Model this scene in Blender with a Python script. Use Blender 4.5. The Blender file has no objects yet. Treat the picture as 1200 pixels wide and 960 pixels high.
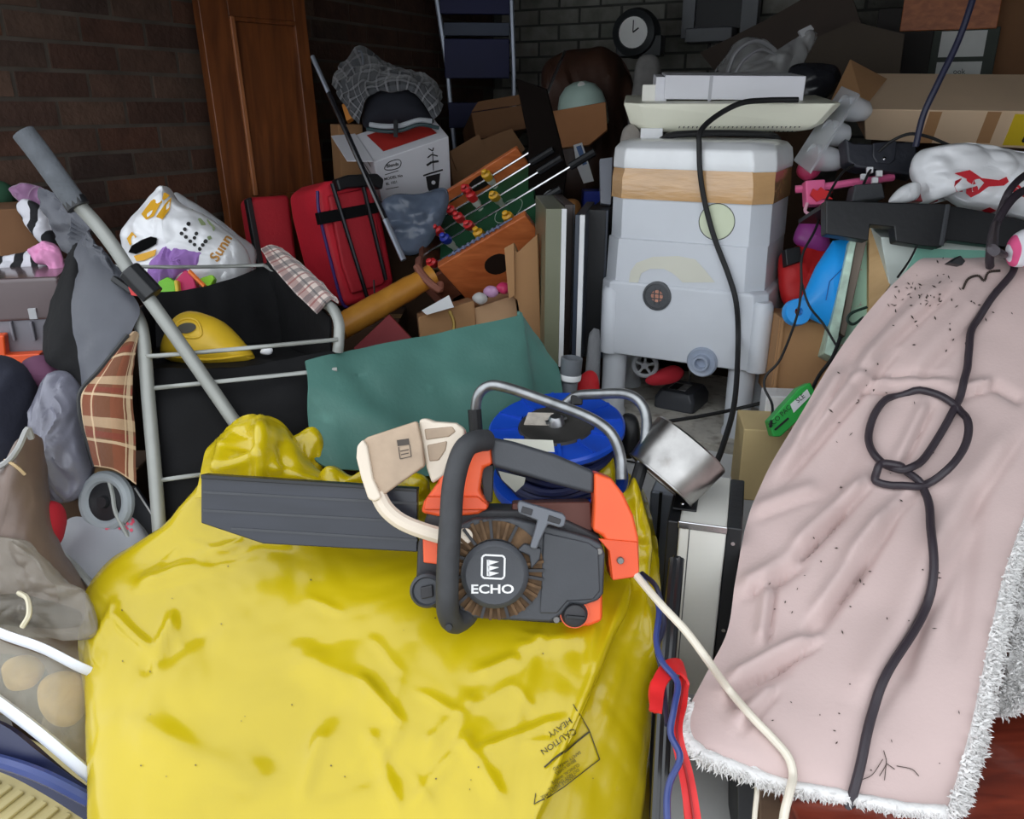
import bpy, bmesh, math, random
from mathutils import Vector, Matrix, noise
from mathutils.bvhtree import BVHTree

# ------------------------------------------------------------------ camera, sky, exposure
SC = bpy.context.scene
COL = SC.collection
F = 950.0                       # focal length in pixels of the 1200 x 960 frame
PITCH = math.radians(20.5)
CH = 1.55
SP, CP = math.sin(PITCH), math.cos(PITCH)
cam_d = bpy.data.cameras.new('camera'); cam = bpy.data.objects.new('camera', cam_d); COL.objects.link(cam)
cam_d.sensor_width = 36.0; cam_d.lens = 36.0 * F / 1200.0; cam_d.clip_start = 0.02
cam.location = (0, 0, CH); cam.rotation_euler = (math.pi / 2 - PITCH, 0, 0)
SC.camera = cam
world = bpy.data.worlds.new('overcast_sky'); SC.world = world; world.use_nodes = True
wb = world.node_tree.nodes['Background']
wb.inputs[0].default_value = (0.90, 0.95, 1.0, 1); wb.inputs[1].default_value = 1.0
SC.view_settings.view_transform = 'Standard'; SC.view_settings.look = 'None'
SC.view_settings.gamma = 1.0; SC.view_settings.use_curve_mapping = False
SC.view_settings.exposure = 1.05

# ------------------------------------------------------------------ helpers
R = math.radians
def W(px, py, d):
    x = (px - 600) / F * d; u = (480 - py) / F * d
    return Vector((x, d * CP + u * SP, CH - d * SP + u * CP))
CAM = Vector((0, 0, CH))
def ray(px, py): return (W(px, py, 1.0) - CAM)
def atz(px, py, z):
    r = ray(px, py); t = (z - CH) / r.z
    return CAM + r * t
GA = R(27); GS, GC = math.sin(GA), math.cos(GA)
def G(u, a, z): return Vector((u * GC + a * GS, -u * GS + a * GC, z))     # garage axes: u across, a inwards
YG = -GA

class Fr:
    """local frame: x right, y away from the viewer, z up, through pixel (px,py) at depth d"""
    def __init__(s, px, py, d, yaw=0.0, pitch=0.0, roll=0.0, cf=False):
        if cf: pitch = -PITCH + pitch
        s.M = Matrix.Translation(W(px, py, d)) @ Matrix.Rotation(yaw, 4, 'Z') @ Matrix.Rotation(pitch, 4, 'X') @ Matrix.Rotation(roll, 4, 'Y')
        s.I = s.M.inverted(); s.o = s.I @ CAM; s.k = d / F
    def L(s, px, py, off=0.0):
        r = (s.I.to_3x3() @ ray(px, py)); t = (off - s.o.y) / r.y
        return s.o + r * t
    def P2(s, pts, off=0.0):
        return [(lambda q: (q.x, q.z))(s.L(p[0], p[1], off)) for p in pts]
    def Wd(s, x, y, z): return s.M @ Vector((x, y, z))
class FrM(Fr):
    def __init__(s, M): s.M = M; s.I = M.inverted(); s.o = s.I @ CAM; s.k = 0.002
def CF(px, py, d, yaw=0.0, roll=0.0, pitch=0.0): return Fr(px, py, d, yaw, pitch, roll, True)

def cr(pts, n=6, closed=False):
    """Catmull-Rom through points (tuples or Vectors of any size)"""
    P = [Vector(p) for p in pts]; out = []; m = len(P)
    rng = range(m if closed else m - 1)
    for i in rng:
        p0 = P[(i - 1) % m] if closed or i > 0 else P[0] * 2 - P[1]
        p1 = P[i]; p2 = P[(i + 1) % m]
        p3 = P[(i + 2) % m] if closed or i + 2 < m else P[-1] * 2 - P[-2]
        for k in range(n):
            t = k / n; t2 = t * t; t3 = t2 * t
            out.append(0.5 * ((2 * p1) + (p2 - p0) * t + (2 * p0 - 5 * p1 + 4 * p2 - p3) * t2 + (3 * p1 - p0 - 3 * p2 + p3) * t3))
    if not closed: out.append(P[-1].copy())
    return out
def pxline(pts, n=6):
    return [W(p[0], p[1], p[2]) for p in cr(pts, n)]

class MB:
    def __init__(s, M=None): s.v = []; s.f = []; s.uv = {}; s.M = M or Matrix()
    def add(s, vs, fs, M=None, uvs=None):
        b = len(s.v); T = s.M if M is None else M
        if uvs:
            for i, q in enumerate(uvs): s.uv[b + i] = q
        s.v += [T @ Vector(q) for q in vs]; s.f += [tuple(b + i for i in f) for f in fs]
        return s
    def box(s, x0, y0, z0, x1, y1, z1, M=None):
        v = [(x0, y0, z0), (x1, y0, z0), (x1, y1, z0), (x0, y1, z0), (x0, y0, z1), (x1, y0, z1), (x1, y1, z1), (x0, y1, z1)]
        return s.add(v, [(0, 3, 2, 1), (4, 5, 6, 7), (0, 1, 5, 4), (1, 2, 6, 5), (2, 3, 7, 6), (3, 0, 4, 7)], M)
    def prism(s, pts, y0, y1, M=None, shrink=None):
        n = len(pts); v = [(p[0], y0, p[1]) for p in pts]
        if shrink:
            cx = sum(p[0] for p in pts) / n; cz = sum(p[1] for p in pts) / n
            v += [(cx + (p[0] - cx) * shrink, y1, cz + (p[1] - cz) * shrink) for p in pts]
        else: v += [(p[0], y1, p[1]) for p in pts]
        return s.add(v, [tuple(range(n)), tuple(range(2 * n - 1, n - 1, -1))] + [(i, i + n, (i + 1) % n + n, (i + 1) % n) for i in range(n)], M)
    def prismp(s, fr, pts, y0, y1, off=0.0): return s.prism(fr.P2(pts, off), y0, y1, fr.M)
    def boxp(s, fr, x0, y0, x1, y1, ya, yb, off=None):
        a = fr.L(x0, y0, ya if off is None else off); b = fr.L(x1, y1, ya if off is None else off)
        return s.box(min(a.x, b.x), ya, min(a.z, b.z), max(a.x, b.x), yb, max(a.z, b.z), fr.M)
    def tube(s, pts, r, n=8, closed=False, M=None, flat=1.0):
        P = [Vector(p) for p in pts]; m = len(P)
        rr = r if isinstance(r, (list, tuple)) else [r] * m
        vs = []; prev = None
        for i in range(m):
            if closed: t = (P[(i + 1) % m] - P[i - 1])
            else: t = P[min(i + 1, m - 1)] - P[max(i - 1, 0)]
            if t.length < 1e-9: t = Vector((0, 0, 1))
            t.normalize()
            if prev is None:
                a = Vector((0, 0, 1)) if abs(t.z) < 0.9 else Vector((1, 0, 0))
                nrm = (a - t * a.dot(t)).normalized()
            else:
                nrm = prev - t * prev.dot(t)
                nrm = nrm.normalized() if nrm.length > 1e-6 else t.orthogonal().normalized()
            prev = nrm; bi = t.cross(nrm)
            for k in range(n):
                an = 2 * math.pi * k / n
                vs.append(P[i] + nrm * (math.cos(an) * rr[i]) + bi * (math.sin(an) * rr[i] * flat))
        fs = []
        for i in range(m if closed else m - 1):
            for k in range(n):
                a = i * n + k; b = i * n + (k + 1) % n; c = ((i + 1) % m) * n + (k + 1) % n; d = ((i + 1) % m) * n + k
                fs.append((a, b, c, d))
        if not closed:
            fs.append(tuple(range(n - 1, -1, -1))); fs.append(tuple((m - 1) * n + k for k in range(n)))
        return s.add(vs, fs, M)
    def lathe(s, prof, M=None, n=24, a0=0.0, a1=None):
        full = a1 is None; a1 = 2 * math.pi if full else a1
        m = n if full else n + 1; vs = []
        for (r, h) in prof:
            for k in range(m):
                an = a0 + (a1 - a0) * k / n
                vs.append((r * math.cos(an), r * math.sin(an), h))
        fs = []
        for i in range(len(prof) - 1):
            for k in range(n):
                k2 = (k + 1) % m
                fs.append((i * m + k, i * m + k2, (i + 1) * m + k2, (i + 1) * m + k))
        return s.add(vs, fs, M)
    def grid(s, P, wu=False, wv=False, M=None, uv=True):
        nv = len(P); nu = len(P[0]); vs = [q for row in P for q in row]; fs = []
        for j in range(nv if wv else nv - 1):
            for i in range(nu if wu else nu - 1):
                j2 = (j + 1) % nv; i2 = (i + 1) % nu
                fs.append((j * nu + i, j * nu + i2, j2 * nu + i2, j2 * nu + i))
        uvs = [(i / max(1, nu - 1), j / max(1, nv - 1)) for j in range(nv) for i in range(nu)] if uv else None
        return s.add(vs, fs, M, uvs)
    def sheet(s, P, th, M=None):
        """grid with thickness (offset along its normals) and a closed rim"""
        nv = len(P); nu = len(P[0]); P = [[Vector(q) for q in row] for row in P]; Q = []
        for j in range(nv):
            row = []
            for i in range(nu):
                du = P[j][min(i + 1, nu - 1)] - P[j][max(i - 1, 0)]; dv = P[min(j + 1, nv - 1)][i] - P[max(j - 1, 0)][i]
                nn = du.cross(dv); nn = nn.normalized() if nn.length > 1e-12 else Vector((0, 0, 1))
                row.append(P[j][i] + nn * th)
            Q.append(row)
        n = nu * nv; vs = [q for r_ in P for q in r_] + [q for r_ in Q for q in r_]; fs = []
        for j in range(nv - 1):
            for i in range(nu - 1):
                a = j * nu + i; fs.append((a, a + 1, a + nu + 1, a + nu)); fs.append((n + a, n + a + nu, n + a + nu + 1, n + a + 1))
        rim = [i for i in range(nu)] + [j * nu + nu - 1 for j in range(1, nv)] + [(nv - 1) * nu + i for i in range(nu - 2, -1, -1)] + [j * nu for j in range(nv - 2, 0, -1)]
        for k in range(len(rim)):
            a = rim[k]; b = rim[(k + 1) % len(rim)]; fs.append((a, n + a, n + b, b))
        uvs = [(i / (nu - 1), j / (nv - 1)) for j in range(nv) for i in range(nu)] * 2
        return s.add(vs, fs, M, uvs)
    def puff(s, fr, pts, tf, tb, amp=0.006, sc=14.0, seed=0, na=72, nr=14, power=2.0, mode='crumple', smooth=True, edge=0.0):
        """stuffed shape: outline given in pixels on the frame plane, bulging tf to the front and tb to the back"""
        o2 = fr.P2(pts); m = len(o2)
        if smooth: dense = [Vector((q[0], q[1])) for q in cr([(p[0], p[1]) for p in o2], 8, True)]
        else:
            dense = []
            for i in range(m):
                a = Vector(o2[i]); b = Vector(o2[(i + 1) % m])
                dense += [a.lerp(b, k / 8) for k in range(8)]
        L = [0.0]
        for i in range(len(dense)): L.append(L[-1] + (dense[(i + 1) % len(dense)] - dense[i]).length)
        out = []; j = 0
        for k in range(na):
            t = L[-1] * k / na
            while L[j + 1] < t: j += 1
            w = (t - L[j]) / max(1e-9, L[j + 1] - L[j]); out.append(dense[j].lerp(dense[(j + 1) % len(dense)], w))
        c = Vector((0, 0))
        for q in out: c += q
        c /= na
        sd = Vector((seed * 7.3, seed * 3.1, seed * 1.7)); rings = []
        def disp(x, y, z, side):
            p = Vector((x, y, z)) * sc + sd
            if mode == 'crumple':
                q = p * 0.9 + Vector((noise.noise(p * 0.5), noise.noise(p * 0.5 + Vector((9, 0, 0))), noise.noise(p * 0.5 + Vector((0, 9, 0))))) * 0.7
                v = 1.5 * (0.55 - noise.voronoi(q)[0][0]) + 0.7 * (0.5 - noise.voronoi(q * 2.1)[0][0]) + 0.6 * noise.noise(p * 0.5)
            elif mode == 'fold':
                q = Vector((p.x * 1.5 + 1.1 * noise.noise(p * 0.5), p.y * 0.4, p.z * 0.4)); v = 1.4 * noise.noise(q) + 0.9 * (0.4 - abs(noise.noise(q * 1.9)))
            else: v = noise.noise(p)
            return v * amp * side
        prof = [math.sin(math.pi / 2 * (i / nr)) for i in range(nr, -1, -1)]
        for side, T in ((-1, tf), (1, tb)):
            seq = prof if side == -1 else prof[-2::-1]
            if side == -1: seq = prof[::-1]          # centre -> rim on the front
            else: seq = prof[1:]                     # rim -> centre on the back
            for r in seq:
                h = T * max(0.0, 1 - r ** power) ** (1 / power); ring = []
                for q in out:
                    x = c.x + (q.x - c.x) * r; z = c.y + (q.y - c.y) * r
                    y = side * h + disp(x, side * h, z, side) * (1.0 if r < 0.97 else 0.4)
                    e = 1 + edge * noise.noise(Vector((x, side, z)) * sc * 1.3 + sd)
                    ring.append((c.x + (x - c.x) * e, y, c.y + (z - c.y) * e))
                rings.append(ring)
        s.grid(rings, wu=True, M=fr.M, uv=False)
        return s

def net(rows, nu=4, nv=4, px=True):
    """control net of pixel+depth points (or Vectors) -> dense grid of points"""
    A = [[(W(*q) if px else Vector(q)) for q in row] for row in rows]
    B = [cr(row, nu) for row in A]
    cols = [cr([B[j][i] for j in range(len(B))], nv) for i in range(len(B[0]))]
    return [[cols[i][j] for i in range(len(cols))] for j in range(len(cols[0]))]
def wrinkle(P, fn):
    """displace grid points along their normals by fn(point, u, v)"""
    nv = len(P); nu = len(P[0]); out = []
    for j in range(nv):
        row = []
        for i in range(nu):
            du = P[j][min(i + 1, nu - 1)] - P[j][max(i - 1, 0)]; dv = P[min(j + 1, nv - 1)][i] - P[max(j - 1, 0)][i]
            nn = du.cross(dv); nn = nn.normalized() if nn.length > 1e-12 else Vector((0, 0, 1))
            if nn.dot(CAM - P[j][i]) < 0: nn = -nn
            row.append(P[j][i] + nn * fn(P[j][i], i / (nu - 1), j / (nv - 1)))
        out.append(row)
    return out
def ridg(p, sc, seed=0.0):
    q = p * sc + Vector((seed, seed * 1.3, -seed)); return 1 - 2 * abs(noise.noise(q))

# ------------------------------------------------------------------ materials (all procedural)
def lin(c):
    c = c / 255.0
    return c / 12.92 if c <= 0.04045 else ((c + 0.055) / 1.055) ** 2.4
def C(r, g, b): return (lin(r), lin(g), lin(b), 1.0)
MATS = {}
def mat(name, col, rough=0.5, metal=0.0, var=0.10, vs=6.0, bump=0.0, bs=80.0, alpha=1.0, trans=0.0, coat=0.0, sheen=0.0, col2=None, c2=(0.55, 0.75), c2s=5.0, sss=0.0, spec=0.5, aniso=None):
    if name in MATS: return MATS[name]
    m = bpy.data.materials.new(name); m.use_nodes = True; nt = m.node_tree; N = nt.nodes; K = nt.links
    b = N['Principled BSDF']; tc = N.new('ShaderNodeTexCoord')
    b.inputs['Roughness'].default_value = rough; b.inputs['Metallic'].default_value = metal
    b.inputs['Specular IOR Level'].default_value = spec
    if alpha < 1: b.inputs['Alpha'].default_value = alpha
    if trans: b.inputs['Transmission Weight'].default_value = trans
    if coat: b.inputs['Coat Weight'].default_value = coat; b.inputs['Coat Roughness'].default_value = 0.12
    if sheen: b.inputs['Sheen Weight'].default_value = sheen
    if sss:
        b.inputs['Subsurface Weight'].default_value = sss; b.inputs['Subsurface Radius'].default_value = (0.02, 0.015, 0.004); b.inputs['Subsurface Scale'].default_value = 0.3
    mp = N.new('ShaderNodeMapping'); K.new(tc.outputs['Object'], mp.inputs['Vector'])
    if aniso: mp.inputs['Scale'].default_value = aniso
    nz = N.new('ShaderNodeTexNoise'); nz.inputs['Scale'].default_value = vs; nz.inputs['Detail'].default_value = 5
    K.new(mp.outputs[0], nz.inputs['Vector'])
    cr_ = N.new('ShaderNodeValToRGB'); cr_.color_ramp.elements[0].position = 0.3; cr_.color_ramp.elements[1].position = 0.7
    cr_.color_ramp.elements[0].color = tuple(max(0, c * (1 - var)) for c in col[:3]) + (1,)
    cr_.color_ramp.elements[1].color = tuple(min(1, c * (1 + var)) for c in col[:3]) + (1,)
    K.new(nz.outputs['Fac'], cr_.inputs['Fac']); last = cr_.outputs['Color']
    if col2 is not None:
        n2 = N.new('ShaderNodeTexNoise'); n2.inputs['Scale'].default_value = c2s; n2.inputs['Detail'].default_value = 6; K.new(mp.outputs[0], n2.inputs['Vector'])
        r2 = N.new('ShaderNodeMapRange'); r2.inputs[1].default_value = c2[0]; r2.inputs[2].default_value = c2[1]; K.new(n2.outputs['Fac'], r2.inputs[0])
        mx = N.new('ShaderNodeMix'); mx.data_type = 'RGBA'; K.new(r2.outputs[0], mx.inputs[0]); K.new(last, mx.inputs[6]); mx.inputs[7].default_value = col2; last = mx.outputs[2]
    K.new(last, b.inputs['Base Color'])
    if bump:
        n3 = N.new('ShaderNodeTexNoise'); n3.inputs['Scale'].default_value = bs; n3.inputs['Detail'].default_value = 3; K.new(mp.outputs[0], n3.inputs['Vector'])
        bp = N.new('ShaderNodeBump'); bp.inputs['Strength'].default_value = bump; bp.inputs['Distance'].default_value = 0.004
        K.new(n3.outputs['Fac'], bp.inputs['Height']); K.new(bp.outputs[0], b.inputs['Normal'])
    MATS[name] = m; return m
def brick_mat(name, cols, rough=0.9):
    m = bpy.data.materials.new(name); m.use_nodes = True; nt = m.node_tree; N = nt.nodes; K = nt.links; b = N['Principled BSDF']
    oi = N.new('ShaderNodeObjectInfo'); rp = N.new('ShaderNodeValToRGB'); el = rp.color_ramp.elements
    el[0].color = cols[0]; el[1].color = cols[-1]
    for i, c in enumerate(cols[1:-1]): e = el.new((i + 1) / (len(cols) - 1)); e.color = c
    K.new(oi.outputs['Random'], rp.inputs[0])
    tc = N.new('ShaderNodeTexCoord'); nz = N.new('ShaderNodeTexNoise'); nz.inputs['Scale'].default_value = 14; nz.inputs['Detail'].default_value = 6
    ad = N.new('ShaderNodeVectorMath'); K.new(tc.outputs['Object'], ad.inputs[0]); K.new(oi.outputs['Location'], ad.inputs[1]); K.new(ad.outputs[0], nz.inputs['Vector'])
    mx = N.new('ShaderNodeMix'); mx.data_type = 'RGBA'; mx.blend_type = 'MULTIPLY'; mx.inputs[0].default_value = 0.7
    K.new(rp.outputs[0], mx.inputs[6])
    r2 = N.new('ShaderNodeValToRGB'); r2.color_ramp.elements[0].position = 0.3; r2.color_ramp.elements[0].color = (.45, .43, .4, 1); r2.color_ramp.elements[1].position = 0.7; K.new(nz.outputs['Fac'], r2.inputs[0]); K.new(r2.outputs[0], mx.inputs[7])
    K.new(mx.outputs[2], b.inputs['Base Color']); b.inputs['Roughness'].default_value = rough
    bp = N.new('ShaderNodeBump'); bp.inputs['Strength'].default_value = 0.5; bp.inputs['Distance'].default_value = 0.006; n3 = N.new('ShaderNodeTexNoise'); n3.inputs['Scale'].default_value = 60
    K.new(ad.outputs[0], n3.inputs['Vector']); K.new(n3.outputs['Fac'], bp.inputs['Height']); K.new(bp.outputs[0], b.inputs['Normal'])
    MATS[name] = m; return m
def plaid_mat(name, base, stripes, rough=0.9, sheen=0.3):
    """woven check from UVs; stripes: list of (axis, period, start, width, colour, strength)"""
    m = bpy.data.materials.new(name); m.use_nodes = True; nt = m.node_tree; N = nt.nodes; K = nt.links; b = N['Principled BSDF']
    tc = N.new('ShaderNodeTexCoord'); sx = N.new('ShaderNodeSeparateXYZ'); K.new(tc.outputs['UV'], sx.inputs[0])
    rgb = N.new('ShaderNodeRGB'); rgb.outputs[0].default_value = base; last = rgb.outputs[0]
    for ax, per, st, wd, colr, stg in stripes:
        a = N.new('ShaderNodeMath'); a.operation = 'DIVIDE'; K.new(sx.outputs[ax], a.inputs[0]); a.inputs[1].default_value = per
        f_ = N.new('ShaderNodeMath'); f_.operation = 'FRACT'; K.new(a.outputs[0], f_.inputs[0])
        c_ = N.new('ShaderNodeMath'); c_.operation = 'COMPARE'; K.new(f_.outputs[0], c_.inputs[0]); c_.inputs[1].default_value = st + wd / 2; c_.inputs[2].default_value = wd / 2
        s_ = N.new('ShaderNodeMath'); s_.operation = 'MULTIPLY'; K.new(c_.outputs[0], s_.inputs[0]); s_.inputs[1].default_value = stg
        mx = N.new('ShaderNodeMix'); mx.data_type = 'RGBA'; K.new(s_.outputs[0], mx.inputs[0]); K.new(last, mx.inputs[6]); mx.inputs[7].default_value = colr; last = mx.outputs[2]
    wv = N.new('ShaderNodeTexNoise'); wv.inputs['Scale'].default_value = 160; K.new(tc.outputs['Object'], wv.inputs['Vector'])
    bp = N.new('ShaderNodeBump'); bp.inputs['Strength'].default_value = 0.5; bp.inputs['Distance'].default_value = 0.002; K.new(wv.outputs['Fac'], bp.inputs['Height']); K.new(bp.outputs[0], b.inputs['Normal'])
    K.new(last, b.inputs['Base Color']); b.inputs['Roughness'].default_value = rough; b.inputs['Sheen Weight'].default_value = sheen
    MATS[name] = m; return m
def zebra_mat(name, c1, c2, sc=9.0, dist=4.0, cut=0.5):
    m = bpy.data.materials.new(name); m.use_nodes = True; nt = m.node_tree; N = nt.nodes; K = nt.links; b = N['Principled BSDF']
    tc = N.new('ShaderNodeTexCoord'); wv = N.new('ShaderNodeTexWave'); wv.inputs['Scale'].default_value = sc; wv.inputs['Distortion'].default_value = dist; wv.inputs['Detail'].default_value = 2; wv.inputs['Detail Scale'].default_value = 1.2
    K.new(tc.outputs['Object'], wv.inputs['Vector']); r_ = N.new('ShaderNodeValToRGB'); r_.color_ramp.elements[0].position = cut - 0.03; r_.color_ramp.elements[1].position = cut + 0.03
    r_.color_ramp.elements[0].color = c1; r_.color_ramp.elements[1].color = c2; K.new(wv.outputs['Fac'], r_.inputs[0]); K.new(r_.outputs[0], b.inputs['Base Color']); b.inputs['Roughness'].default_value = 0.9
    MATS[name] = m; return m
def wood_mat(name, dark, light, rough=0.4, sc=(2, 22, 2), coat=0.0):
    m = bpy.data.materials.new(name); m.use_nodes = True; nt = m.node_tree; N = nt.nodes; K = nt.links; b = N['Principled BSDF']
    tc = N.new('ShaderNodeTexCoord'); mp = N.new('ShaderNodeMapping'); mp.inputs['Scale'].default_value = sc; K.new(tc.outputs['Object'], mp.inputs[0])
    nz = N.new('ShaderNodeTexNoise'); nz.inputs['Scale'].default_value = 3; nz.inputs['Detail'].default_value = 8; nz.inputs['Distortion'].default_value = 0.6; K.new(mp.outputs[0], nz.inputs['Vector'])
    r_ = N.new('ShaderNodeValToRGB'); r_.color_ramp.elements[0].position = 0.35; r_.color_ramp.elements[1].position = 0.68; r_.color_ramp.elements[0].color = dark; r_.color_ramp.elements[1].color = light
    K.new(nz.outputs['Fac'], r_.inputs[0]); K.new(r_.outputs[0], b.inputs['Base Color']); b.inputs['Roughness'].default_value = rough; b.inputs['Coat Weight'].default_value = coat
    MATS[name] = m; return m

# ------------------------------------------------------------------ objects
THINGS = []
def mesh_of(name, mb, m, bev=0.0, ang=35, seg=2, flat=False):
    me = bpy.data.meshes.new(name); me.from_pydata([tuple(v) for v in mb.v], [], mb.f)
    bm = bmesh.new(); bm.from_mesh(me); loose = [v for v in bm.verts if not v.link_faces]
    if loose: bmesh.ops.delete(bm, geom=loose, context='VERTS')
    bmesh.ops.recalc_face_normals(bm, faces=bm.faces); bm.to_mesh(me); bm.free()
    if mb.uv:
        ul = me.uv_layers.new(name='UVMap')
        for lp in me.loops: ul.data[lp.index].uv = mb.uv.get(lp.vertex_index, (0, 0))
    me.materials.append(m)
    if not flat:
        me.polygons.foreach_set('use_smooth', [True] * len(me.polygons)); me.set_sharp_from_angle(angle=R(ang))
    me.update(); return me
def part(name, mb, m, parent=None, bev=0.0, ang=35, seg=2, flat=False, label=None):
    o = bpy.data.objects.new(name, mesh_of(name, mb, m, bev, ang, seg, flat)); COL.objects.link(o)
    if parent is not None: o.parent = parent
    if bev:
        bv = o.modifiers.new('bevel', 'BEVEL'); bv.width = bev; bv.segments = seg; bv.limit_method = 'ANGLE'; bv.angle_limit = R(35); bv.harden_normals = True
    if label: o['label'] = label
    return o
def thing(name, label, cat, group=None, kind=None):
    o = bpy.data.objects.new(name, None); o.empty_display_size = 0.05; COL.objects.link(o); THINGS.append(o)
    o['label'] = label; o['category'] = cat
    if group: o['group'] = group
    if kind: o['kind'] = kind
    return o
def solo(name, mb, m, label, cat, group=None, bev=0.0, ang=35, seg=2, kind=None, flat=False):
    n = len(mb.v); lo = Vector((sum(v.x for v in mb.v) / n, sum(v.y for v in mb.v) / n, min(v.z for v in mb.v)))
    mb.v = [v - lo for v in mb.v]
    o = part(name, mb, m, None, bev, ang, seg, flat); o.location = lo
    o['label'] = label; o['category'] = cat
    if group: o['group'] = group
    if kind: o['kind'] = kind
    return o
def struct(name, mb, m, parent=None, label=None):
    o = part(name, mb, m, parent)
    if parent is None: o['kind'] = 'structure'
    if label: o['label'] = label
    return o
def settle_all():
    for t in THINGS:
        pts = []
        for ch in t.children:
            if ch.type == 'MESH': pts += [ch.location + v.co for v in ch.data.vertices]
        if not pts: continue
        b = Vector(((min(p.x for p in pts) + max(p.x for p in pts)) / 2, (min(p.y for p in pts) + max(p.y for p in pts)) / 2, min(p.z for p in pts)))
        t.location = b
        for ch in t.children: ch.location = ch.location - b
def bvh_of(*mbs):
    v = []; f = []
    for mb in mbs:
        b = len(v); v += mb.v; f += [tuple(b + i for i in q) for q in mb.f]
    return BVHTree.FromPolygons(v, f)
def hit(bvh, px, py, lift=0.0, dflt=1.5):
    r = ray(px, py).normalized(); loc, nn, i, d = bvh.ray_cast(CAM, r)
    if loc is None: return None if dflt is None else W(px, py, dflt)
    if nn.dot(r) > 0: nn = -nn
    return loc + nn * lift - r * (lift * 0.3)
_TXT = {}
def text_mesh(s_, bold=False):
    if s_ in _TXT: return _TXT[s_]
    cu = bpy.data.curves.new('t', 'FONT'); cu.body = s_; cu.size = 1.0; cu.align_x = 'CENTER'; cu.align_y = 'CENTER'; cu.resolution_u = 3
    if bold: cu.offset = 0.025
    ob = bpy.data.objects.new('t', cu); COL.objects.link(ob); dg = bpy.context.evaluated_depsgraph_get()
    me = bpy.data.meshes.new_from_object(ob.evaluated_get(dg)); v = [(q.co.x, q.co.y) for q in me.vertices]; f = [tuple(p.vertices) for p in me.polygons]
    bpy.data.objects.remove(ob); bpy.data.curves.remove(cu); bpy.data.meshes.remove(me)
    _TXT[s_] = (v, f); return v, f
def print_text(mb, s_, cx, cy, size, rot, place, sx=1.0, bold=False):
    """lettering laid on a surface: place(px,py) -> point on that surface; rot in degrees, image space"""
    v, f = text_mesh(s_, bold); c, s = math.cos(R(rot)), math.sin(R(rot))
    pts = []
    for x, y in v:
        x *= size * sx; y *= size; pts.append(place(cx + x * c - y * s, cy - (x * s + y * c)))
    bad = {i for i, p in enumerate(pts) if p is None}
    mb.add([p or Vector((0, 0, 0.5)) for p in pts], [q for q in f if not bad.intersection(q)], Matrix())
def print_poly(mb, pts, place):
    q = [place(*p) for p in pts]
    if None not in q: mb.add(q, [tuple(range(len(pts)))], Matrix())
def print_line(mb, pts, w, place):
    for i in range(len(pts) - 1):
        a = Vector(pts[i]); b = Vector(pts[i + 1]); n = max(1, int((b - a).length / 6)); t = (b - a).normalized(); q = Vector((-t.y, t.x)) * (w / 2)
        for k in range(n):
            p = a.lerp(b, k / n); e = a.lerp(b, (k + 1) / n)
            v = [place(*(p + q)), place(*(e + q)), place(*(e - q)), place(*(p - q))]
            if None not in v: mb.add(v, [(0, 1, 2, 3)], Matrix())
def disc(cx, cy, r, n=16): return [(cx + r * math.cos(2 * math.pi * k / n), cy + r * math.sin(2 * math.pi * k / n)) for k in range(n)]
def onfr(fr, off): return lambda x, y: fr.M @ fr.L(x, y, off)
def onbvh(b, lift=0.0015): return lambda x, y: hit(b, x, y, lift, None)
def box_thing(name, label, cat, fr, rect, depth, m, bev=0.004, group=None):
    mb = MB(); mb.boxp(fr, *rect, 0, depth); return solo(name, mb, m, label, cat, group, bev)

# common materials
BLACK = mat('black_plastic', C(26, 27, 30), 0.45, bump=0.1)
DKGREY = mat('charcoal_plastic', C(62, 64, 68), 0.5, bump=0.15, bs=200)
WHITE = mat('white_plastic', C(225, 226, 228), 0.45)
STEEL = mat('galvanised_steel', C(175, 176, 178), 0.38, 1.0, var=0.15, vs=30)
CHROME = mat('chrome', C(205, 205, 208), 0.18, 1.0)
CARD = mat('brown_cardboard', C(170, 128, 88), 0.9, var=0.08, vs=4, bump=0.15, bs=50)
CARD2 = mat('dark_cardboard', C(122, 86, 58), 0.9, var=0.12, vs=5)
INK = mat('black_print', C(30, 28, 30), 0.7, var=0.02)
RUBBER = mat('black_rubber', C(24, 24, 26), 0.6, var=0.2)
CLEAR = mat('clear_plastic', C(225, 230, 235), 0.12, alpha=0.32, var=0.05)
FROST = mat('frosted_plastic', C(228, 231, 236), 0.3, alpha=0.5, var=0.05)

# ================================================================== the garage shell
random.seed(4)
UL, UR, AB, A0, ZC = -2.25, 1.35, 4.2, 0.9, 2.3
CONC = mat('concrete_floor', C(112, 108, 102), 0.9, var=0.2, vs=3, bump=0.3, bs=40)
MORT = mat('old_mortar', C(84, 76, 68), 0.95, var=0.35, vs=6)
PAINTM = mat('painted_mortar', C(74, 74, 70), 0.95, var=0.2, vs=6)
CEILM = mat('dark_rafters_board', C(70, 62, 54), 0.95, var=0.2)
def gbox(mb, u0, a0, z0, u1, a1, z1):
    v = [G(u, a, z) for z in (z0, z1) for (u, a) in ((u0, a0), (u1, a0), (u1, a1), (u0, a1))]
    mb.add(v, [(0, 3, 2, 1), (4, 5, 6, 7), (0, 1, 5, 4), (1, 2, 6, 5), (2, 3, 7, 6), (3, 0, 4, 7)], Matrix())
mb = MB(); gbox(mb, -7, -5, -0.12, 7, AB + 0.2, 0.0); floor = struct('floor', mb, CONC)
mb = MB(); gbox(mb, UL - 0.2, A0, ZC, UR + 0.2, AB + 0.2, ZC + 0.15); ceiling = struct('ceiling', mb, CEILM)
mb = MB(); gbox(mb, UL - 0.2, A0, 0, UL - 0.005, AB + 0.2, ZC); wall_left = struct('wall_left', mb, MORT)
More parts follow.
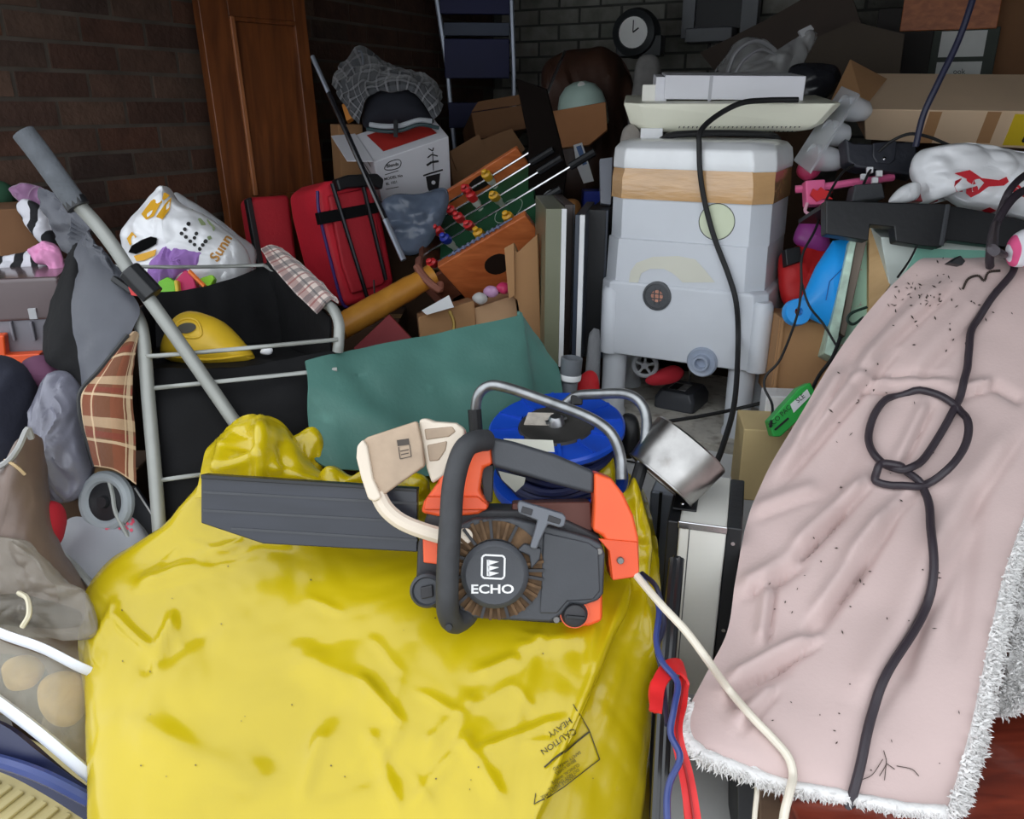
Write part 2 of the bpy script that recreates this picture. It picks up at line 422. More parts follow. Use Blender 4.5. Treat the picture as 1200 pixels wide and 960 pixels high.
mb = MB(); gbox(mb, UR, A0, 0, UR + 0.2, AB + 0.2, ZC); wall_right = struct('wall_right', mb, MORT)
mb = MB(); gbox(mb, UL, AB + 0.006, 0, UR, AB + 0.2, ZC); wall_back = struct('wall_back', mb, PAINTM)
mb = MB()
for k in range(7): gbox(mb, UL, A0 + 0.1 + k * 0.45, ZC - 0.1, UR, A0 + 0.15 + k * 0.45, ZC)
for (z0_, z1_) in ((2.08, ZC),): 
    m2 = MB(); gbox(m2, UL, A0, z0_, UR, A0 + 0.1, z1_); o_ = struct('trim_1', m2, CEILM)
part('ceiling_joists', mb, CEILM, ceiling)['kind'] = 'stuff'
BRK = brick_mat('old_red_brick', [C(92, 60, 46), C(78, 54, 44), C(104, 80, 66), C(66, 50, 44), C(104, 68, 50)])
BRW = brick_mat('white_painted_brick', [C(150, 150, 142), C(128, 130, 122), C(160, 158, 150), C(112, 112, 106)])
def brick_mesh(name, m, dl=0.211, dh=0.0635, dt=0.05):
    mb = MB(); mb.box(0, 0, 0, dl, dt, dh)
    bm_ = mesh_of(name, mb, m, flat=True); return bm_
def lay(wall, mesh_full, mesh_half, s0, s1, z0, z1, pos, yaw):
    rest = []
    k0 = int(z0 / 0.075)
    for k in range(k0, int(z1 / 0.075)):
        i = 0; x = s0 - (0.1125 if k % 2 else 0)
        while x < s1:
            o = bpy.data.objects.new('brick', mesh_full); COL.objects.link(o); o.parent = wall
            p = pos(x, random.uniform(-0.002, 0.002)); o.location = (p.x, p.y, k * 0.075); o.rotation_euler = (random.uniform(-.006, .006), random.uniform(-.006, .006), yaw)
            x += 0.225
def lay_stuff(wall, name, m, rects, pos2):
    mb = MB()
    for (s0, s1, z0, z1) in rects:
        for k in range(int(z0 / 0.075), int(z1 / 0.075)):
            x = s0 - (0.1125 if k % 2 else 0)
            while x < s1:
                q = [pos2(xx, tt, z) for z in (k * 0.075, k * 0.075 + 0.064) for (xx, tt) in ((x, 0), (x + 0.215, 0), (x + 0.215, 0.03), (x, 0.03))]
                mb.add(q, [(0, 3, 2, 1), (4, 5, 6, 7), (0, 1, 5, 4), (1, 2, 6, 5), (2, 3, 7, 6), (3, 0, 4, 7)], Matrix()); x += 0.225
    part(name, mb, m, wall, flat=True)['kind'] = 'stuff'
mfull = brick_mesh('brick', BRK)
# left wall: along +a, faces +u
lay(wall_left, mfull, None, 1.15, 2.75, 1.05, 2.25, lambda s, j: G(UL + j, s, 0), math.pi / 2 - GA)
lay_stuff(wall_left, 'brickwork', BRK, [(0.95, 1.1, 0, 2.2), (2.85, 4.0, 0, 2.2), (1.15, 2.75, 0, 1.06)], lambda s, t, z: G(UL - t, s, z))
mw = brick_mesh('brick', BRW)
lay(wall_back, mw, None, -2.2, 0.5, 1.5, 2.25, lambda s, j: G(s, AB + j, 0), -GA)
lay_stuff(wall_back, 'brickwork', BRW, [(0.55, 1.3, 0, 2.2), (-2.2, 0.5, 0, 1.51)], lambda s, t, z: G(s, AB + t, z))
lay_stuff(wall_right, 'brickwork', BRK, [(0.95, 4.0, 0, 2.2)], lambda s, t, z: G(UR + t - 0.02, s, z))

# ------------------------------------------------------------------ wooden door leaning on the left wall
DW = wood_mat('stained_door_wood', C(92, 50, 26), C(130, 74, 38), 0.38, (16, 2, 1.2))
DWL = wood_mat('door_highlight_wood', C(150, 92, 56), C(176, 112, 70), 0.4, (16, 2, 1.2))  # lighter copy of the door wood: left edge highlight put into its colour
t = thing('wooden_door', 'brown stained wooden door leaning against the red brick wall', 'door')
fr = Fr(300, 130, 2.72, R(48), R(-3))
mb = MB(); a = fr.L(251, 130); b = fr.L(371, 130); x0, x1 = a.x, b.x
zt = 0.75; zb = -fr.M.translation.z + 0.02
sw = (x1 - x0) * 0.25
mb.box(x0, 0, zb, x0 + sw, 0.04, zt, fr.M); part('stile', mb, DW, t, 0.003)
mb = MB(); mb.box(x1 - 0.05, 0, zb, x1, 0.04, zt, fr.M); part('stile', mb, DW, t, 0.003)
zp = fr.L(330, 24).z
mb = MB(); mb.box(x0 + sw, 0, zp, x1 - 0.05, 0.04, zt, fr.M); part('rail', mb, DW, t, 0.003)
zq = fr.L(315, 228).z
mb = MB(); mb.box(x0 + sw, 0, zb, x1 - 0.05, 0.04, zq, fr.M); part('rail', mb, DW, t, 0.003)
mb = MB(); mb.box(x0 + sw, 0.012, zq, x1 - 0.05, 0.03, zp, fr.M); part('panel', mb, DW, t)
mb = MB(); mb.box(x0 + sw, -0.008, zq, x0 + sw + 0.016, 0.014, zp, fr.M); part('moulding', mb, DWL, t, 0.003)
mb = MB(); mb.box(x0 + sw, -0.006, zp - 0.014, x1 - 0.05, 0.014, zp, fr.M); part('moulding', mb, DW, t, 0.003)

# ------------------------------------------------------------------ blue stepladder in the far corner
LAD = mat('dark_blue_ladder', C(12, 18, 70), 0.6); ALU = mat('dull_aluminium', C(165, 172, 185), 0.45, 0.7)
t = thing('stepladder', 'blue stepladder with pale aluminium rails standing in the dark corner', 'ladder')
frl = Fr(555, 60, 3.6, R(4))
for pts in ([(507, -60), (512, 0), (524, 80), (540, 260), (560, 480)], [(600, -60), (599, 0), (602, 80), (604, 260), (606, 480)]):
    mb = MB(); w = [frl.M @ frl.L(*p) for p in pts]; mb.tube(w, 0.011, 6, flat=0.6); part('rail', mb, ALU, t)
for (y0, y1) in ((-40, 17), (45, 92), (120, 150), (185, 215)):
    mb = MB(); mb.boxp(frl, 517 + y0 * 0.07, y0, 597, y1, -0.01, 0.02); part('step', mb, LAD, t, 0.004)
mb = MB(); mb.boxp(frl, 520, 26, 597, 42, -0.02, 0.05); part('tread', mb, mat('ladder_tread', C(62, 70, 88), 0.6), t, 0.003)

# ------------------------------------------------------------------ wall clock and framed panel on the white bricks
t = thing('wall_clock', 'small round white clock in a thick dark rim on the white brick wall', 'clock')
fr = Fr(742, 38, 3.55, YG * 0.8)
Mx = fr.M @ Matrix.Rotation(R(90), 4, 'X')
k = fr.k
mb = MB(); mb.lathe([(0, -0.1), (27 * k, -0.1), (28 * k, -0.05), (25 * k, 0.0), (18 * k, 0.01), (17 * k, 0.0), (0, 0)], Mx, 28); part('rim', mb, mat('clock_rim', C(40, 44, 46), 0.5), t)
mb = MB(); mb.lathe([(0, 0.003), (17 * k, 0.003)], Mx, 28); part('dial', mb, mat('clock_dial', C(246, 246, 242), 0.5), t)
mb = MB(); mb.box(-0.002, -0.006, 0, 0.002, -0.004, 13 * k, fr.M); part('minute_hand', mb, INK, t)
mb = MB(); mb.box(-0.003, -0.006, 0, 0.003, -0.004, 8 * k, fr.M @ Matrix.Rotation(R(55), 4, 'Y')); part('hour_hand', mb, INK, t)
mb = MB(); mb.boxp(fr, 722, 42, 774, 66, 0.02, 0.1); part('stand', mb, mat('clock_rim', C(40, 44, 46)), t, 0.006)
t = thing('picture_frame', 'grey framed black panel hanging on the white brick wall', 'picture')
fr = Fr(845, 20, 3.70, YG)
GF = mat('grey_frame', C(120, 122, 126), 0.5)
mb = MB(); mb.boxp(fr, 812, -60, 876, 32, 0.0, 0.03); part('panel', mb, BLACK, t)
for rc in ((805, -70, 812, 45), (876, -70, 885, 45)):
    mb = MB(); mb.boxp(fr, *rc, -0.02, 0.04); part('frame_side', mb, GF, t, 0.003)
mb = MB(); mb.boxp(fr, 803, 33, 857, 48, -0.06, 0.04); part('frame_sill', mb, GF, t, 0.006)

# ================================================================== left: shopping trolley and what is piled round it
TUBE = mat('grey_enamel_tube', C(146, 148, 144), 0.42, 0.2, var=0.08, vs=20)
NYL = mat('black_nylon', C(13, 13, 15), 0.75, var=0.2, vs=10, bump=0.3, bs=40, spec=0.18)
NYG = mat('grey_nylon', C(72, 74, 82), 0.55, var=0.15, vs=8, bump=0.25, bs=30)
FOAM = mat('grey_foam_grip', C(88, 92, 98), 0.85, var=0.18, vs=25, bump=0.4, bs=120)
TARB = plaid_mat('brown_tartan', C(104, 62, 38), [(0, 0.5, 0.0, 0.5, C(128, 66, 40), 0.6), (1, 0.33, 0.0, 0.22, C(176, 150, 118), 0.75), (1, 0.33, 0.3, 0.12, C(120, 48, 34), 0.7), (1, 0.33, 0.46, 0.06, C(200, 176, 142), 0.7), (0, 0.55, 0.36, 0.05, C(206, 180, 146), 0.7), (0, 1.0, 0.82, 0.12, C(196, 172, 140), 0.7), (0, 1.0, 0.02, 0.04, C(206, 180, 146), 0.8)])
TARW = plaid_mat('cream_tartan', C(206, 188, 178), [(0, 0.5, 0.05, 0.4, C(120, 60, 58), 0.6), (1, 0.16, 0.1, 0.4, C(60, 52, 58), 0.65), (0, 0.5, 0.6, 0.1, C(40, 40, 48), 0.7), (1, 0.16, 0.68, 0.12, C(130, 48, 44), 0.8)])
t = thing('shopping_trolley', 'grey tubular shopping trolley with black nylon bag and tartan trim', 'trolley')
def tube_part(name, pts, r, m, n=6, seg=8, par=None, flat=1.0):
    mb = MB(); mb.tube(pxline(pts, n), r, seg, flat=flat); return part(name, mb, m, par, ang=60)
tube_part('handle_tube', [(84, 232, 1.38), (112, 262, 1.40), (135, 292, 1.41), (160, 330, 1.42), (220, 415, 1.44), (282, 505, 1.46)], 0.0125, TUBE, par=t)
tube_part('grip', [(27, 155, 1.34), (45, 178, 1.35), (68, 210, 1.365), (90, 240, 1.38)], 0.0185, FOAM, par=t, seg=12)
mb = MB(); mb.tube(pxline([(86, 234, 1.379), (92, 243, 1.382)], 2), 0.0198, 12); part('grip_collar', mb, BLACK, t)
mb = MB(); mb.tube(pxline([(151, 316, 1.415), (180, 347, 1.425)], 3), 0.021, 8); part('joint_clamp', mb, BLACK, t, 0.003)
tube_part('frame_tube', [(150, 358, 1.47), (161, 372, 1.465), (168, 398, 1.46), (174, 470, 1.45), (182, 560, 1.43), (187, 625, 1.42)], 0.0125, TUBE, par=t)
tube_part('frame_tube', [(372, 352, 1.56), (388, 360, 1.53), (397, 378, 1.51), (397, 400, 1.505), (396, 412, 1.51)], 0.0105, TUBE, par=t)
for pts in ([(170, 416, 1.455), (185, 417, 1.45), (290, 408, 1.47), (396, 398, 1.495)], [(181, 455, 1.455), (280, 445, 1.46), (395, 433, 1.49)],
            [(188, 563, 1.43), (215, 559, 1.435), (240, 556, 1.45)], [(120, 312, 1.8), (220, 313, 1.83), (310, 311, 1.86)], [(110, 330, 1.62), (120, 312, 1.8)], [(310, 311, 1.86), (385, 360, 1.55)]):
    tube_part('wire_rail', pts, 0.0042, TUBE, par=t, seg=6)
def foldy(amp, sc, seed): return lambda p, u, v: amp * (noise.noise(Vector((p.x * sc, p.y * sc, p.z * sc * 0.4)) + Vector((seed, 0, 0))) + 0.5 * ridg(p, sc * 1.7, seed))
mb = MB()
mb.sheet(wrinkle(net([[(178, 432, 1.49), (250, 434, 1.50), (330, 424, 1.51), (392, 412, 1.52)], [(182, 480, 1.47), (250, 490, 1.475), (330, 480, 1.49), (394, 470, 1.51)], [(188, 560, 1.46), (250, 560, 1.46), (330, 555, 1.48), (394, 545, 1.5)], [(190, 680, 1.44), (250, 680, 1.45), (330, 670, 1.47), (394, 660, 1.49)]], 6, 6), foldy(0.014, 9, 2)), -0.004)
part('bag_front', mb, NYL, t)
mb = MB()
mb.sheet(wrinkle(net([[(172, 345, 1.80), (230, 338, 1.82), (285, 322, 1.86), (330, 300, 1.90)], [(174, 420, 1.78), (235, 420, 1.80), (290, 420, 1.83), (352, 420, 1.87)], [(176, 560, 1.74), (240, 560, 1.76), (290, 560, 1.79), (365, 560, 1.83)]], 6, 6), foldy(0.018, 9, 5)), -0.004)
part('bag_back', mb, NYL, t)
mb = MB()
mb.sheet(wrinkle(net([[(312, 302, 1.85), (335, 318, 1.72), (365, 345, 1.6), (390, 372, 1.53)], [(330, 380, 1.82), (345, 390, 1.72), (372, 400, 1.6), (392, 410, 1.53)], [(345, 560, 1.78), (360, 560, 1.7), (378, 560, 1.6), (393, 560, 1.51)]], 6, 6), foldy(0.009, 9, 8)), -0.004)
part('bag_side', mb, NYL, t)
mb = MB()
mb.sheet(wrinkle(net([[(176, 345, 1.78), (165, 360, 1.65), (160, 385, 1.55), (172, 425, 1.48)], [(180, 440, 1.74), (172, 450, 1.62), (168, 460, 1.54), (178, 470, 1.47)], [(186, 600, 1.7), (184, 600, 1.6), (182, 600, 1.5), (188, 600, 1.45)]], 5, 5), foldy(0.006, 9, 3)), 0.004)
part('bag_side', mb, NYL, t)
mb = MB(); mb.sheet(net([[(178, 436, 1.50), (300, 432, 1.51), (392, 424, 1.52)], [(178, 420, 1.66), (285, 418, 1.66), (350, 415, 1.66)], [(176, 408, 1.77), (270, 405, 1.79), (330, 402, 1.82)]], 4, 4), 0.004); part('bag_base', mb, NYL, t)
# tartan edging along the right-hand rim
mb = MB(); P = net([[(306, 292, 1.79), (318, 287, 1.80), (331, 291, 1.79)], [(320, 313, 1.72), (338, 304, 1.73), (352, 308, 1.72)], [(343, 340, 1.61), (362, 325, 1.62), (378, 332, 1.61)], [(370, 366, 1.50), (386, 350, 1.52), (397, 353, 1.51)]], 5, 6)
mb.sheet(wrinkle(P, foldy(0.003, 22, 1)), 0.005); part('tartan_rim', mb, TARW, t)
# grey flap and its dark fold, left of the frame
mb = MB(); P = net([[(92, 278, 1.56), (100, 276, 1.54), (112, 290, 1.51), (126, 300, 1.50)], [(92, 330, 1.50), (112, 330, 1.47), (135, 335, 1.46), (152, 342, 1.46)], [(92, 385, 1.47), (118, 388, 1.44), (142, 372, 1.44), (164, 365, 1.45)], [(98, 425, 1.46), (118, 430, 1.43), (132, 412, 1.43), (152, 392, 1.44)], [(102, 458, 1.45), (110, 455, 1.43), (114, 448, 1.43), (118, 440, 1.44)]], 6, 6)
mb.sheet(wrinkle(P, foldy(0.011, 11, 12)), -0.004); part('flap', mb, NYG, t)
mb = MB(); P = net([[(88, 282, 1.57), (92, 277, 1.56), (96, 278, 1.555)], [(76, 320, 1.54), (86, 322, 1.50), (94, 330, 1.49)], [(60, 370, 1.54), (80, 375, 1.48), (94, 385, 1.465)], [(50, 405, 1.54), (78, 415, 1.48), (97, 425, 1.455)], [(60, 425, 1.52), (84, 440, 1.47), (103, 458, 1.445)]], 6, 6)
mb.sheet(wrinkle(P, foldy(0.009, 12, 7)), -0.004); part('flap', mb, NYL, t)
mb = MB(); P = net([[(52, 222, 1.62), (75, 232, 1.58), (95, 250, 1.56)], [(58, 250, 1.6), (85, 258, 1.55), (112, 275, 1.5)], [(70, 272, 1.6), (96, 280, 1.53), (130, 296, 1.48)], [(88, 300, 1.58), (110, 305, 1.52), (150, 335, 1.46)]], 7, 7)
mb.sheet(wrinkle(P, lambda p, u, v: 0.016 * ridg(p, 26, 4)), -0.003); part('crumpled_cover', mb, NYG, t)
mb = MB(); P = net([[(148, 396, 1.43), (156, 388, 1.44), (160, 392, 1.45)], [(118, 435, 1.42), (140, 430, 1.42), (155, 428, 1.44)], [(96, 462, 1.41), (130, 465, 1.41), (154, 468, 1.43)], [(99, 500, 1.42), (132, 505, 1.405), (157, 510, 1.43)], [(110, 545, 1.43), (135, 550, 1.42), (160, 568, 1.43)]], 7, 6)
mb.sheet(wrinkle(P, foldy(0.003, 14, 9)), -0.005); part('tartan_flap', mb, TARB, t)
mb = MB(); mb.tube(pxline([(150, 392, 1.428), (117, 433, 1.415), (95, 458, 1.405), (93, 480, 1.408), (98, 505, 1.415), (110, 547, 1.425)], 6), 0.004, 6); part('binding', mb, BLACK, t)
# lower wheel with its mudguard shell
fr = CF(125, 588, 1.46, R(-14))
Mx = fr.M @ Matrix.Rotation(R(90), 4, 'X')
mb = MB(); mb.tube([Mx @ Vector((0.045 * math.cos(a_), 0.045 * math.sin(a_), 0)) for a_ in [2 * math.pi * k_ / 32 for k_ in range(32)]], 0.0115, 10, closed=True); part('tyre', mb, mat('grey_tyre', C(142, 148, 152), 0.6), t)
mb = MB(); mb.lathe([(0, -0.012), (0.036, -0.012), (0.037, 0.004), (0.012, 0.006), (0.010, 0.014), (0, 0.014)], Mx, 20); part('hub', mb, BLACK, t)
mb = MB(); mb.tube(pxline([(127, 560, 1.455), (132, 580, 1.450), (136, 602, 1.445), (154, 636, 1.440)], 4), 0.004, 6); part('wheel_strut', mb, TUBE, t)
mb = MB(); P = net([[(66, 625, 1.490), (78, 612, 1.480), (92, 606, 1.470), (120, 612, 1.460), (150, 606, 1.460), (168, 622, 1.470)], [(72, 640, 1.450), (95, 640, 1.440), (120, 640, 1.435), (150, 636, 1.435), (170, 640, 1.440), (185, 650, 1.450)], [(92, 664, 1.420), (110, 670, 1.410), (130, 668, 1.410), (155, 662, 1.410), (180, 662, 1.420), (190, 670, 1.430)], [(108, 686, 1.390), (120, 700, 1.390), (140, 695, 1.390), (165, 690, 1.390), (185, 690, 1.400), (195, 695, 1.410)]], 5, 5)
mb.sheet(P, -0.004); part('wheel_cover', mb, mat('grey_plastic_shell', C(140, 142, 148), 0.4), t)
bv = bvh_of(mb); mb = MB()
for k_ in range(22): print_poly(mb, disc(random.uniform(124, 158), random.uniform(604, 622), random.uniform(1, 2.6), 5), onbvh(bv, 0.001))
part('sticker_print', mb, mat('pink_print', C(205, 70, 95), 0.6), t)
mb = MB(); mb.tube(pxline([(66, 630, 1.485), (74, 645, 1.450), (92, 668, 1.410), (108, 688, 1.380)], 5), 0.006, 6); part('cover_lip', mb, TUBE, t)
mb = MB(); mb.prismp(CF(160, 600, 1.510), [(132, 572), (158, 570), (188, 615), (176, 645), (160, 628)], 0, 0.012); part('side_plate', mb, NYG, t, 0.002)
mb = MB(); mb.tube(pxline([(158, 572, 1.500), (180, 606, 1.500)], 2), 0.002, 5); part('side_plate_edge', mb, WHITE, t)
mb = MB(); mb.boxp(CF(145, 333, 1.44, roll=R(35)), 132, 322, 152, 345, 0, 0.02); part('buckle', mb, BLACK, t, 0.003)
mb = MB(); mb.prismp(CF(155, 342, 1.42), [(150, 336), (158, 340), (162, 347), (154, 346)], 0, 0.004); part('tag', mb, mat('red_tag', C(200, 40, 40)), t)

# yellow casing lying inside the trolley
t = thing('plastic_casing', 'yellow domed plastic casing with an oval hole lying inside the black trolley bag', 'casing')
fr = CF(243, 405, 1.60)
YP = mat('yellow_hard_plastic', C(214, 176, 44), 0.42, var=0.12, vs=9, col2=C(150, 120, 50), c2=(0.6, 0.8))
mb = MB(); mb.puff(fr, [(190, 408), (196, 390), (207, 372), (222, 365), (240, 368), (262, 378), (282, 398), (297, 418), (290, 426), (262, 431), (230, 430), (205, 425), (192, 418)], 0.06, 0.08, 0.001, 5, 1, 64, 10); part('shell', mb, YP, t); bv = bvh_of(mb)
mb = MB(); print_poly(mb, [(219 + 11 * math.cos(a_) , 385 + 6 * math.sin(a_) - 0.1 * (11 * math.cos(a_))) for a_ in [k_ * 0.393 for k_ in range(16)]], onbvh(bv, 0.002)); part('opening', mb, mat('dark_opening', C(60, 56, 44)), t)
mb = MB(); mb.tube([hit(bv, *p, 0.001) for p in [tuple(q) for q in cr([(206, 388), (208, 378), (220, 374), (232, 378), (236, 392), (228, 396), (212, 394)], 4, True)]], 0.0025, 6, closed=True); part('handle_rim', mb, YP, t)
mb = MB(); mb.tube([hit(bv, *p, 0.001) for p in [tuple(q) for q in cr([(192, 416), (215, 419), (245, 421), (275, 418), (295, 416)], 5)]], 0.0022, 6); part('seam', mb, YP, t)
mb = MB(); mb.puff(CF(313, 412, 1.60), [(305, 414), (309, 407), (316, 406), (320, 411), (316, 416)], 0.008, 0.008, 0.001, 20, 1, 20, 5); solo('paper_scrap', mb, WHITE, 'small white scrap of paper caught inside the black trolley bag', 'paper')

# printed carrier bag behind the trolley, with the things poking out of it
t = thing('carrier_bag', 'white carrier bag with yellow handles and dotted print behind the trolley', 'bag')
fr = CF(220, 285, 2.0)
BAGW = mat('white_polythene', C(234, 235, 238), 0.32, var=0.06, vs=8, bump=0.3, bs=25, sss=0.0)
mb = MB(); mb.puff(fr, [(146, 285), (152, 262), (170, 242), (184, 228), (196, 219), (203, 230), (218, 242), (240, 252), (262, 268), (283, 285), (292, 305), (288, 330), (262, 350), (215, 352), (172, 345), (152, 320)], 0.10, 0.09, 0.016, 15, 3, 150, 26); part('bag', mb, BAGW, t); bv = bvh_of(mb)
YPR = mat('yellow_print', C(228, 170, 40), 0.5)
mb = MB()
for q in ([(166, 252), (178, 236), (192, 226), (198, 230), (188, 240), (180, 254), (172, 258)], [(150, 280), (156, 272), (160, 278), (154, 288)], [(158, 300), (170, 296), (184, 292), (182, 299), (170, 306), (161, 306)], [(194, 240), (200, 232), (199, 246), (190, 258), (184, 255)]): print_poly(mb, q, onbvh(bv, 0.003))
part('yellow_handle_print', mb, YPR, t)
mb = MB(); print_poly(mb, [(152, 296), (156, 288), (166, 282), (178, 278), (185, 279), (184, 286), (174, 292), (160, 297)], onbvh(bv, 0.0035)); part('handle_opening', mb, mat('dark_slot', C(8, 8, 9), 0.95, spec=0.1), t)
mb = MB()
for (x_, y_) in ((221, 263), (217, 269), (213, 274), (218, 278), (223, 283), (228, 287), (230, 274), (228, 279), (234, 292), (238, 287), (241, 283)): print_poly(mb, disc(x_, y_, 2.3, 10), onbvh(bv, 0.002))
part('dot_print', mb, INK, t)
mb = MB(); print_text(mb, 'Sunn', 259, 291, 17, 58, onbvh(bv, 0.002), 1.0, True); part('orange_lettering', mb, mat('orange_brown_print', C(190, 135, 60), 0.6), t)
mb = MB()
for q in ([(224, 245), (240, 262), (248, 280), (244, 282), (234, 262)], [(236, 250), (252, 268), (250, 272)]): print_poly(mb, q, onbvh(bv, 0.002))
part('leaf_print', mb, mat('pale_green_print', C(150, 165, 120), 0.6), t)
fr = CF(270, 300, 2.12)
mb = MB(); mb.puff(fr, [(205, 232), (225, 236), (255, 256), (280, 276), (298, 292), (294, 330), (270, 345), (250, 330)], 0.04, 0.08, 0.016, 16, 9, 100, 18); solo('clear_bag', mb, FROST, 'crumpled clear plastic bag behind the printed carrier bag', 'bag')
PUR = mat('purple_knit', C(160, 118, 190), 0.85, var=0.15, vs=20)
fr = CF(205, 308, 1.93)
mb = MB(); mb.puff(fr, [(172, 322), (178, 308), (190, 296), (200, 286), (220, 288), (236, 292), (243, 300), (234, 312), (215, 322), (200, 332), (182, 335)], 0.035, 0.05, 0.010, 34, 2, 110, 18, mode='fold'); t = solo('knitted_top', mb, PUR, 'purple ribbed knitted garment spilling from the printed carrier bag', 'clothing')
for i_, (nm, lb, c_, pts, d_) in enumerate((('toy_block', 'lime green plastic toy piece nearest the trolley clamp', C(120, 200, 40), [(184, 330), (196, 324), (206, 330), (206, 342), (188, 345)], 1.90),
        ('toy_block', 'magenta plastic toy piece between the two lime ones', C(200, 30, 95), [(205, 328), (216, 316), (226, 320), (230, 338), (208, 344)], 1.905),
        ('toy_block', 'lime green plastic toy piece beside the orange stick', C(150, 215, 40), [(229, 320), (241, 312), (252, 326), (246, 336), (234, 334)], 1.93),
        ('toy_block', 'yellow thin toy bar in front of the magenta piece', C(230, 200, 60), [(203, 328), (208, 328), (210, 344), (205, 344)], 1.89))):
    mb = MB(); mb.prismp(CF(215, 330, d_), pts, 0, 0.03); solo(nm, mb, mat('toy_%s' % ('lime', 'magenta', 'green', 'yellow')[i_], c_, 0.35), lb, 'toy', 'plastic toys in the carrier bag', 0.004)
mb = MB(); mb.tube(pxline([(222, 318, 1.9), (240, 336, 1.89)], 2), 0.005, 8); solo('toy_stick', mb, mat('toy_orange', C(240, 120, 40), 0.4), 'orange toy stick lying across the lime piece', 'toy', 'plastic toys in the carrier bag')

# far left: carton, clothes, toolbox
mb = MB(); fr = Fr(20, 275, 2.02, R(30)); mb.boxp(fr, -12, 246, 55, 330, 0, 0.18); solo('cardboard_box', mb, CARD2, 'plain brown cardboard box at the left edge under the striped clothes', 'box', None, 0.004)
fr = Fr(0, 230, 2.2, R(30)); mb = MB(); mb.puff(CF(-5, 232, 2.15), [(-30, 220), (0, 212), (14, 222), (12, 240), (-10, 248), (-30, 245)], 0.04, 0.06, 0.004, 18, 5, 40, 8); solo('green_cloth', mb, mat('dark_green_cloth', C(34, 74, 52), 0.9), 'dark green cloth on the brown box at the left edge', 'clothing')
ZEB = zebra_mat('zebra_fabric', C(22, 22, 26), C(205, 205, 212), 7.0, 6.0, 0.5)
MAU = mat('mauve_satin', C(138, 96, 134), 0.5, var=0.2, vs=16, sheen=0.4)
mb = MB(); mb.puff(CF(35, 232, 2.02), [(12, 222), (24, 215), (44, 218), (58, 226), (66, 245), (60, 262), (44, 252), (28, 240)], 0.03, 0.05, 0.014, 26, 3, 90, 16, mode='fold', edge=0.1); solo('satin_scarf', mb, MAU, 'mauve satin scarf bunched above the zebra print cloth', 'clothing')
mb = MB(); mb.puff(CF(45, 258, 1.98), [(20, 240), (34, 235), (52, 246), (58, 262), (64, 284), (52, 288), (36, 270), (26, 256)], 0.03, 0.04, 0.012, 22, 6, 80, 14, edge=0.12); solo('zebra_scarf', mb, ZEB, 'zebra print scarf hanging beside the grey nylon flap', 'clothing')
mb = MB(); mb.puff(CF(35, 310, 1.9), [(-20, 322), (-10, 306), (15, 300), (36, 294), (55, 306), (68, 312), (70, 326), (40, 330), (0, 330)], 0.03, 0.05, 0.014, 22, 7, 90, 16, edge=0.1); solo('zebra_garment', mb, ZEB, 'zebra print garment lying on the grey toolbox', 'clothing')
mb = MB(); mb.puff(CF(55, 300, 1.87), [(35, 294), (50, 283), (66, 288), (73, 304), (75, 322), (68, 332), (58, 312), (42, 308)], 0.02, 0.03, 0.013, 26, 8, 80, 14, edge=0.12); solo('pink_garment', mb, mat('pink_cotton', C(214, 142, 184), 0.9, var=0.1), 'pink garment folded over the zebra print garment', 'clothing')
t = thing('toolbox', 'grey plastic toolbox with smoked lid and orange latch at the left edge', 'toolbox')
fr = Fr(30, 370, 1.78, R(14))
TBG = mat('toolbox_grey', C(118, 116, 124), 0.45); ORP = mat('orange_plastic', C(224, 84, 34), 0.4)
mb = MB(); mb.boxp(fr, -60, 370, 76, 440, 0, 0.24); part('body', mb, TBG, t, 0.006)
mb = MB(); mb.boxp(fr, -60, 330, 78, 374, -0.006, 0.25); part('lid', mb, mat('smoked_lid', C(92, 78, 80), 0.25, coat=0.5), t, 0.008)
for x_ in (10, 34): mb = MB(); mb.boxp(fr, x_, 378, x_ + 8, 400, -0.012, 0.01); part('rib', mb, TBG, t, 0.002)
mb = MB(); mb.prismp(fr, [(-6, 390), (10, 389), (12, 412), (52, 410), (50, 420), (8, 424), (-6, 420)], -0.03, 0.0); part('latch', mb, ORP, t, 0.004)
mb = MB(); mb.boxp(fr, 32, 362, 44, 374, -0.012, 0.0); part('catch', mb, FROST, t, 0.001)

NAVY = mat('navy_cloth', C(26, 28, 42), 0.9, var=0.2, vs=10, bump=0.3, bs=90)
mb = MB(); mb.puff(CF(10, 485, 1.5), [(-40, 425), (0, 416), (25, 428), (38, 450), (40, 500), (36, 545), (10, 560), (-40, 560)], 0.06, 0.07, 0.016, 12, 4, 90, 16, mode='fold'); solo('navy_garment', mb, NAVY, 'dark navy garment bundled below the orange toolbox latch', 'clothing')
mb = MB(); mb.puff(CF(55, 440, 1.55), [(28, 425), (50, 416), (72, 424), (92, 445), (90, 462), (60, 460), (34, 450)], 0.04, 0.05, 0.007, 20, 3, 50, 9); solo('plum_cloth', mb, mat('plum_cloth', C(92, 52, 78), 0.85, var=0.2), 'plum coloured cloth tucked between toolbox and silver bag', 'clothing')
mb = MB(); P = net([[(52, 414, 1.52), (70, 418, 1.5)], [(72, 424, 1.5), (86, 432, 1.48)], [(84, 440, 1.49), (97, 452, 1.47)]], 5, 5); mb.sheet(P, 0.004); solo('tartan_strip', mb, TARW, 'strip of cream tartan hanging from the grey trolley flap', 'cloth')
SIL = mat('silver_grey_plastic_bag', C(112, 112, 124), 0.3, var=0.15, vs=14, bump=0.3, bs=40)
